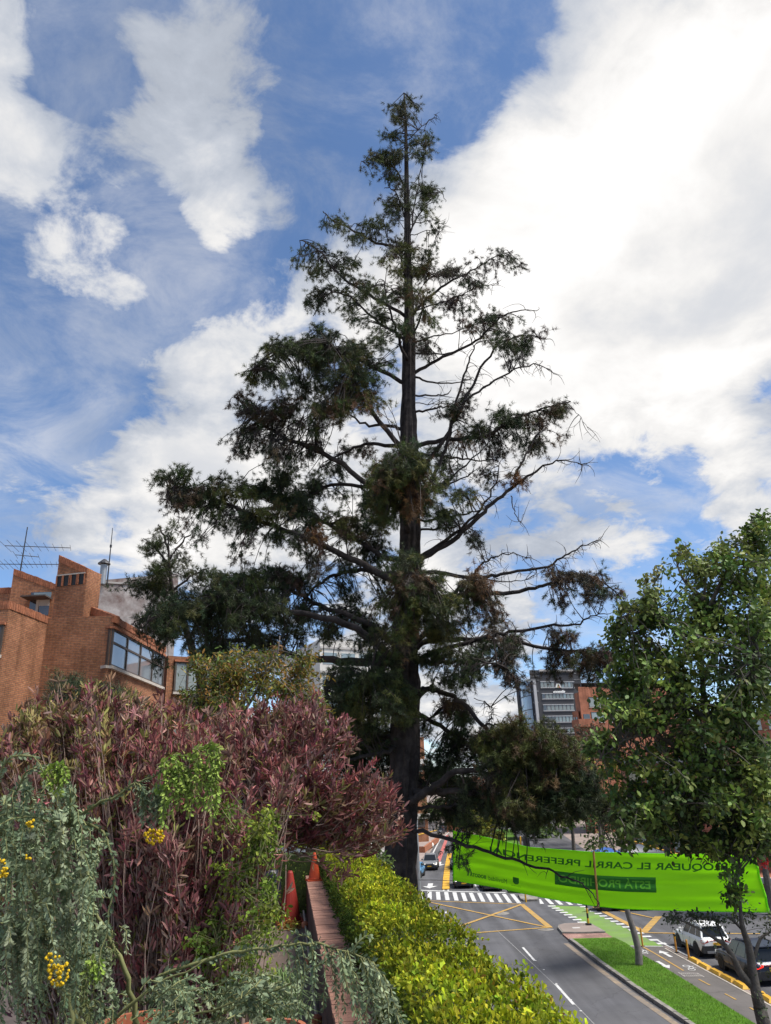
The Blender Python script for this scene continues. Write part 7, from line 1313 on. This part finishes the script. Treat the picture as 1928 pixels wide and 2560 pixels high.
q = at(1312, 2106, 70); t = thing('traffic_signal', 'yellow-backed signal showing just above the middle of the banner', 'traffic light', (float(q[0]), 70, 0)); MB().tube([np.array([q[0]-.35, 70, 0]), np.array([q[0]-.35, 70, q[2]+.5])], .07, 8).build('pole', 'sepyellow', t); MB().box(q[0]-.15, q[0]+.4, 69.8, 70.1, q[2]-.7, q[2]+.35).build('signal_head', 'black', t)
# street lamp behind the trunk
lt = at(1118, 1772, 46); lb = at(1030, 1830, 46)
t = thing('street_lamp', 'grey street lamp head reaching out from behind the pine trunk', 'street lamp', (float(lb[0]), 46, 0))
MB().tube([np.array([lb[0], 46, 0]), np.array([lb[0], 46, lb[2]])], [.14, .08], 8).build('pole', 'metal', t); MB().tube(smooth_path([lb, at(1070, 1800, 46), at(1106, 1778, 46)], 8), .05, 6).build('arm', 'darkmetal', t)
hv = []; hdv = [at(1100, 1783, 46), at(1112, 1776, 46), at(1126, 1773, 46), at(1131, 1777, 46)]
MB().tube(smooth_path(hdv, 8), [.06, .13, .19, .22, .22, .2, .15, .05], 10).build('lamp_head', 'metal', t, smooth=True)
# posts on the far pavement
def slim_post(px, py, Y, top, lab, sign=False):
    b = at(px, py, Y); tz = at(px, top, Y)[2]; t = thing('sign_post' if sign else 'lamp_post', lab, 'post', (float(b[0]), Y, .15)); MB().tube([np.array([b[0], Y, .15]), np.array([b[0], Y, tz])], .13, 8).build('pole', 'metal', t)
    MB().lathe([(.3, 0), (.3, .25), (.15, .35)], (b[0], Y, .15), 10).build('base', 'concrete', t)
    if sign: MB().box(b[0]-.3, b[0]+.3, Y-.16, Y-.13, tz-.6, tz).build('sign_plate', 'metal', t)
    else: MB().lathe([(.05, 0), (.35, .2), (.4, .5), (.2, .8), (.05, .85)], (b[0], Y, tz), 12).build('globe', 'cream', t)
slim_post(1044, 2130, 121, 2030, 'tall pale pole on the far left pavement', True); slim_post(1049, 2075, 150, 2050, 'globe lamp post in front of the far white wall'); slim_post(1076, 2076, 140, 2052, 'thin post beside the far parked cars', True)
for i, (zx, zy) in enumerate(((370, 775), (300, 880))):
    g = zb(zx, zy+12); t = MB().lathe([(.5, .0), (.55, .1), (.5, .5), (.3, .62), (.05, .66)], (g[0], g[1], .15), 12).build('stone_bollard', 'cream', None, smooth=True); t.location = (0, 0, 0); tag(t, ['round pale stone bollard at the planter end, the farther one', 'round pale stone bollard at the planter end, the nearer one'][i], 'bollard', 'pale stone bollards')
# stalls behind the banner
def stall(px, py, Y, w, m, lab):
    c = at(px, py, Y); t = thing('market_tent', lab, 'tent', (float(c[0]), Y, 0)); z = c[2]
    for sx in (-1, 1):
        for sy in (-1, 1): MB().tube([(c[0]+sx*w/2, Y+sy*w/2, 0), (c[0]+sx*w/2, Y+sy*w/2, z-.8)], .04, 6).build('leg', 'metal', t)
    MB().add([(c[0]-w/2, Y-w/2, z-.8), (c[0]+w/2, Y-w/2, z-.8), (c[0]+w/2, Y+w/2, z-.8), (c[0]-w/2, Y+w/2, z-.8), (c[0], Y, z), (c[0]-w/2, Y-w/2, z-1.1), (c[0]+w/2, Y-w/2, z-1.1), (c[0]+w/2, Y+w/2, z-1.1), (c[0]-w/2, Y+w/2, z-1.1)], [(0, 1, 4), (1, 2, 4), (2, 3, 4), (3, 0, 4), (5, 6, 1, 0), (6, 7, 2, 1), (7, 8, 3, 2), (8, 5, 0, 3)]).build('canopy', m, t)
stall(1515, 2116, 84, 4, 'blue', 'blue canopy tent showing above the banner'); stall(1605, 2104, 84, 4, 'cream', 'white canopy tent right of the blue one above the banner')
# people at the far crossing
def person(px, py, h, top_c, leg_c, lab, k):
    g = gnd(px, py, .15); t = thing('person', lab, 'person', tuple(g), group=None); s = h/1.7
    me = bpy.data.meshes.new('body'); J = {'pel': (0, 0, .92), 'sp': (0, 0, 1.18), 'ch': (0, 0, 1.38), 'nk': (0, 0, 1.5), 'hd': (0, .01, 1.6), 'tp': (0, .01, 1.7), 'ls': (-.19, 0, 1.4), 'le': (-.24, .02, 1.14), 'lh': (-.23, .1, .9), 'rs': (.19, 0, 1.4), 're': (.24, .02, 1.14), 'rh': (.23, .1, .9), 'lk': (-.1, .05*k, .5), 'la': (-.1, -.1*k, .08), 'lt': (-.1, .06-.1*k, .03), 'rk': (.1, .12*k, .5), 'ra': (.1, .12*k, .08), 'rt': (.1, .26*k, .03)}
    R_ = {'pel': .15, 'sp': .14, 'ch': .16, 'nk': .06, 'hd': .1, 'tp': .07, 'ls': .07, 'le': .05, 'lh': .035, 'rs': .07, 're': .05, 'rh': .035, 'lk': .075, 'la': .05, 'lt': .04, 'rk': .075, 'ra': .05, 'rt': .04}
    ks = list(J); E_ = [('pel', 'sp'), ('sp', 'ch'), ('ch', 'nk'), ('nk', 'hd'), ('hd', 'tp'), ('ch', 'ls'), ('ls', 'le'), ('le', 'lh'), ('ch', 'rs'), ('rs', 're'), ('re', 'rh'), ('pel', 'lk'), ('lk', 'la'), ('la', 'lt'), ('pel', 'rk'), ('rk', 'ra'), ('ra', 'rt')]
    me.from_pydata([tuple(s*c for c in J[q]) for q in ks], [(ks.index(a), ks.index(b)) for a, b in E_], []); o = bpy.data.objects.new('body', me); COL.objects.link(o); o.parent = t
    m = o.modifiers.new('skin', 'SKIN')
    for i, q in enumerate(ks): me.skin_vertices[0].data[i].radius = (R_[q]*s, R_[q]*s)
    me.skin_vertices[0].data[0].use_root = True; o.modifiers.new('sub', 'SUBSURF').levels = 1
    pm, nt, N, L, B = new_mat('clothes'); gm = N.new('ShaderNodeTexCoord'); sp_ = N.new('ShaderNodeSeparateXYZ'); L.new(gm.outputs['Object'], sp_.inputs[0]); cr = N.new('ShaderNodeValToRGB'); L.new(sp_.outputs[2], cr.inputs[0]); cr.color_ramp.interpolation = 'CONSTANT'
    dv = N.new('ShaderNodeMath'); dv.operation = 'DIVIDE'; L.new(sp_.outputs[2], dv.inputs[0]); dv.inputs[1].default_value = 1.8*s; L.new(dv.outputs[0], cr.inputs[0]); els = cr.color_ramp.elements; els[0].color = (*leg_c, 1); els[1].position = .53; els[1].color = (*top_c, 1)
    for ps, cc in ((.85, (.35, .2, .14)), (.93, (.02, .015, .012))): x = els.new(ps); x.color = (*cc, 1)
    L.new(cr.outputs[0], B.inputs['Base Color']); me.materials.append(pm); bpy.context.view_layer.objects.active = o
person(1056, 2094, 1.7, (.03, .04, .06), (.03, .03, .05), 'person in dark clothes standing on the far left pavement', 1)
person(1066, 2082, 1.68, (.35, .33, .3), (.05, .06, .1), 'person in a pale top walking on the far left pavement', -1)
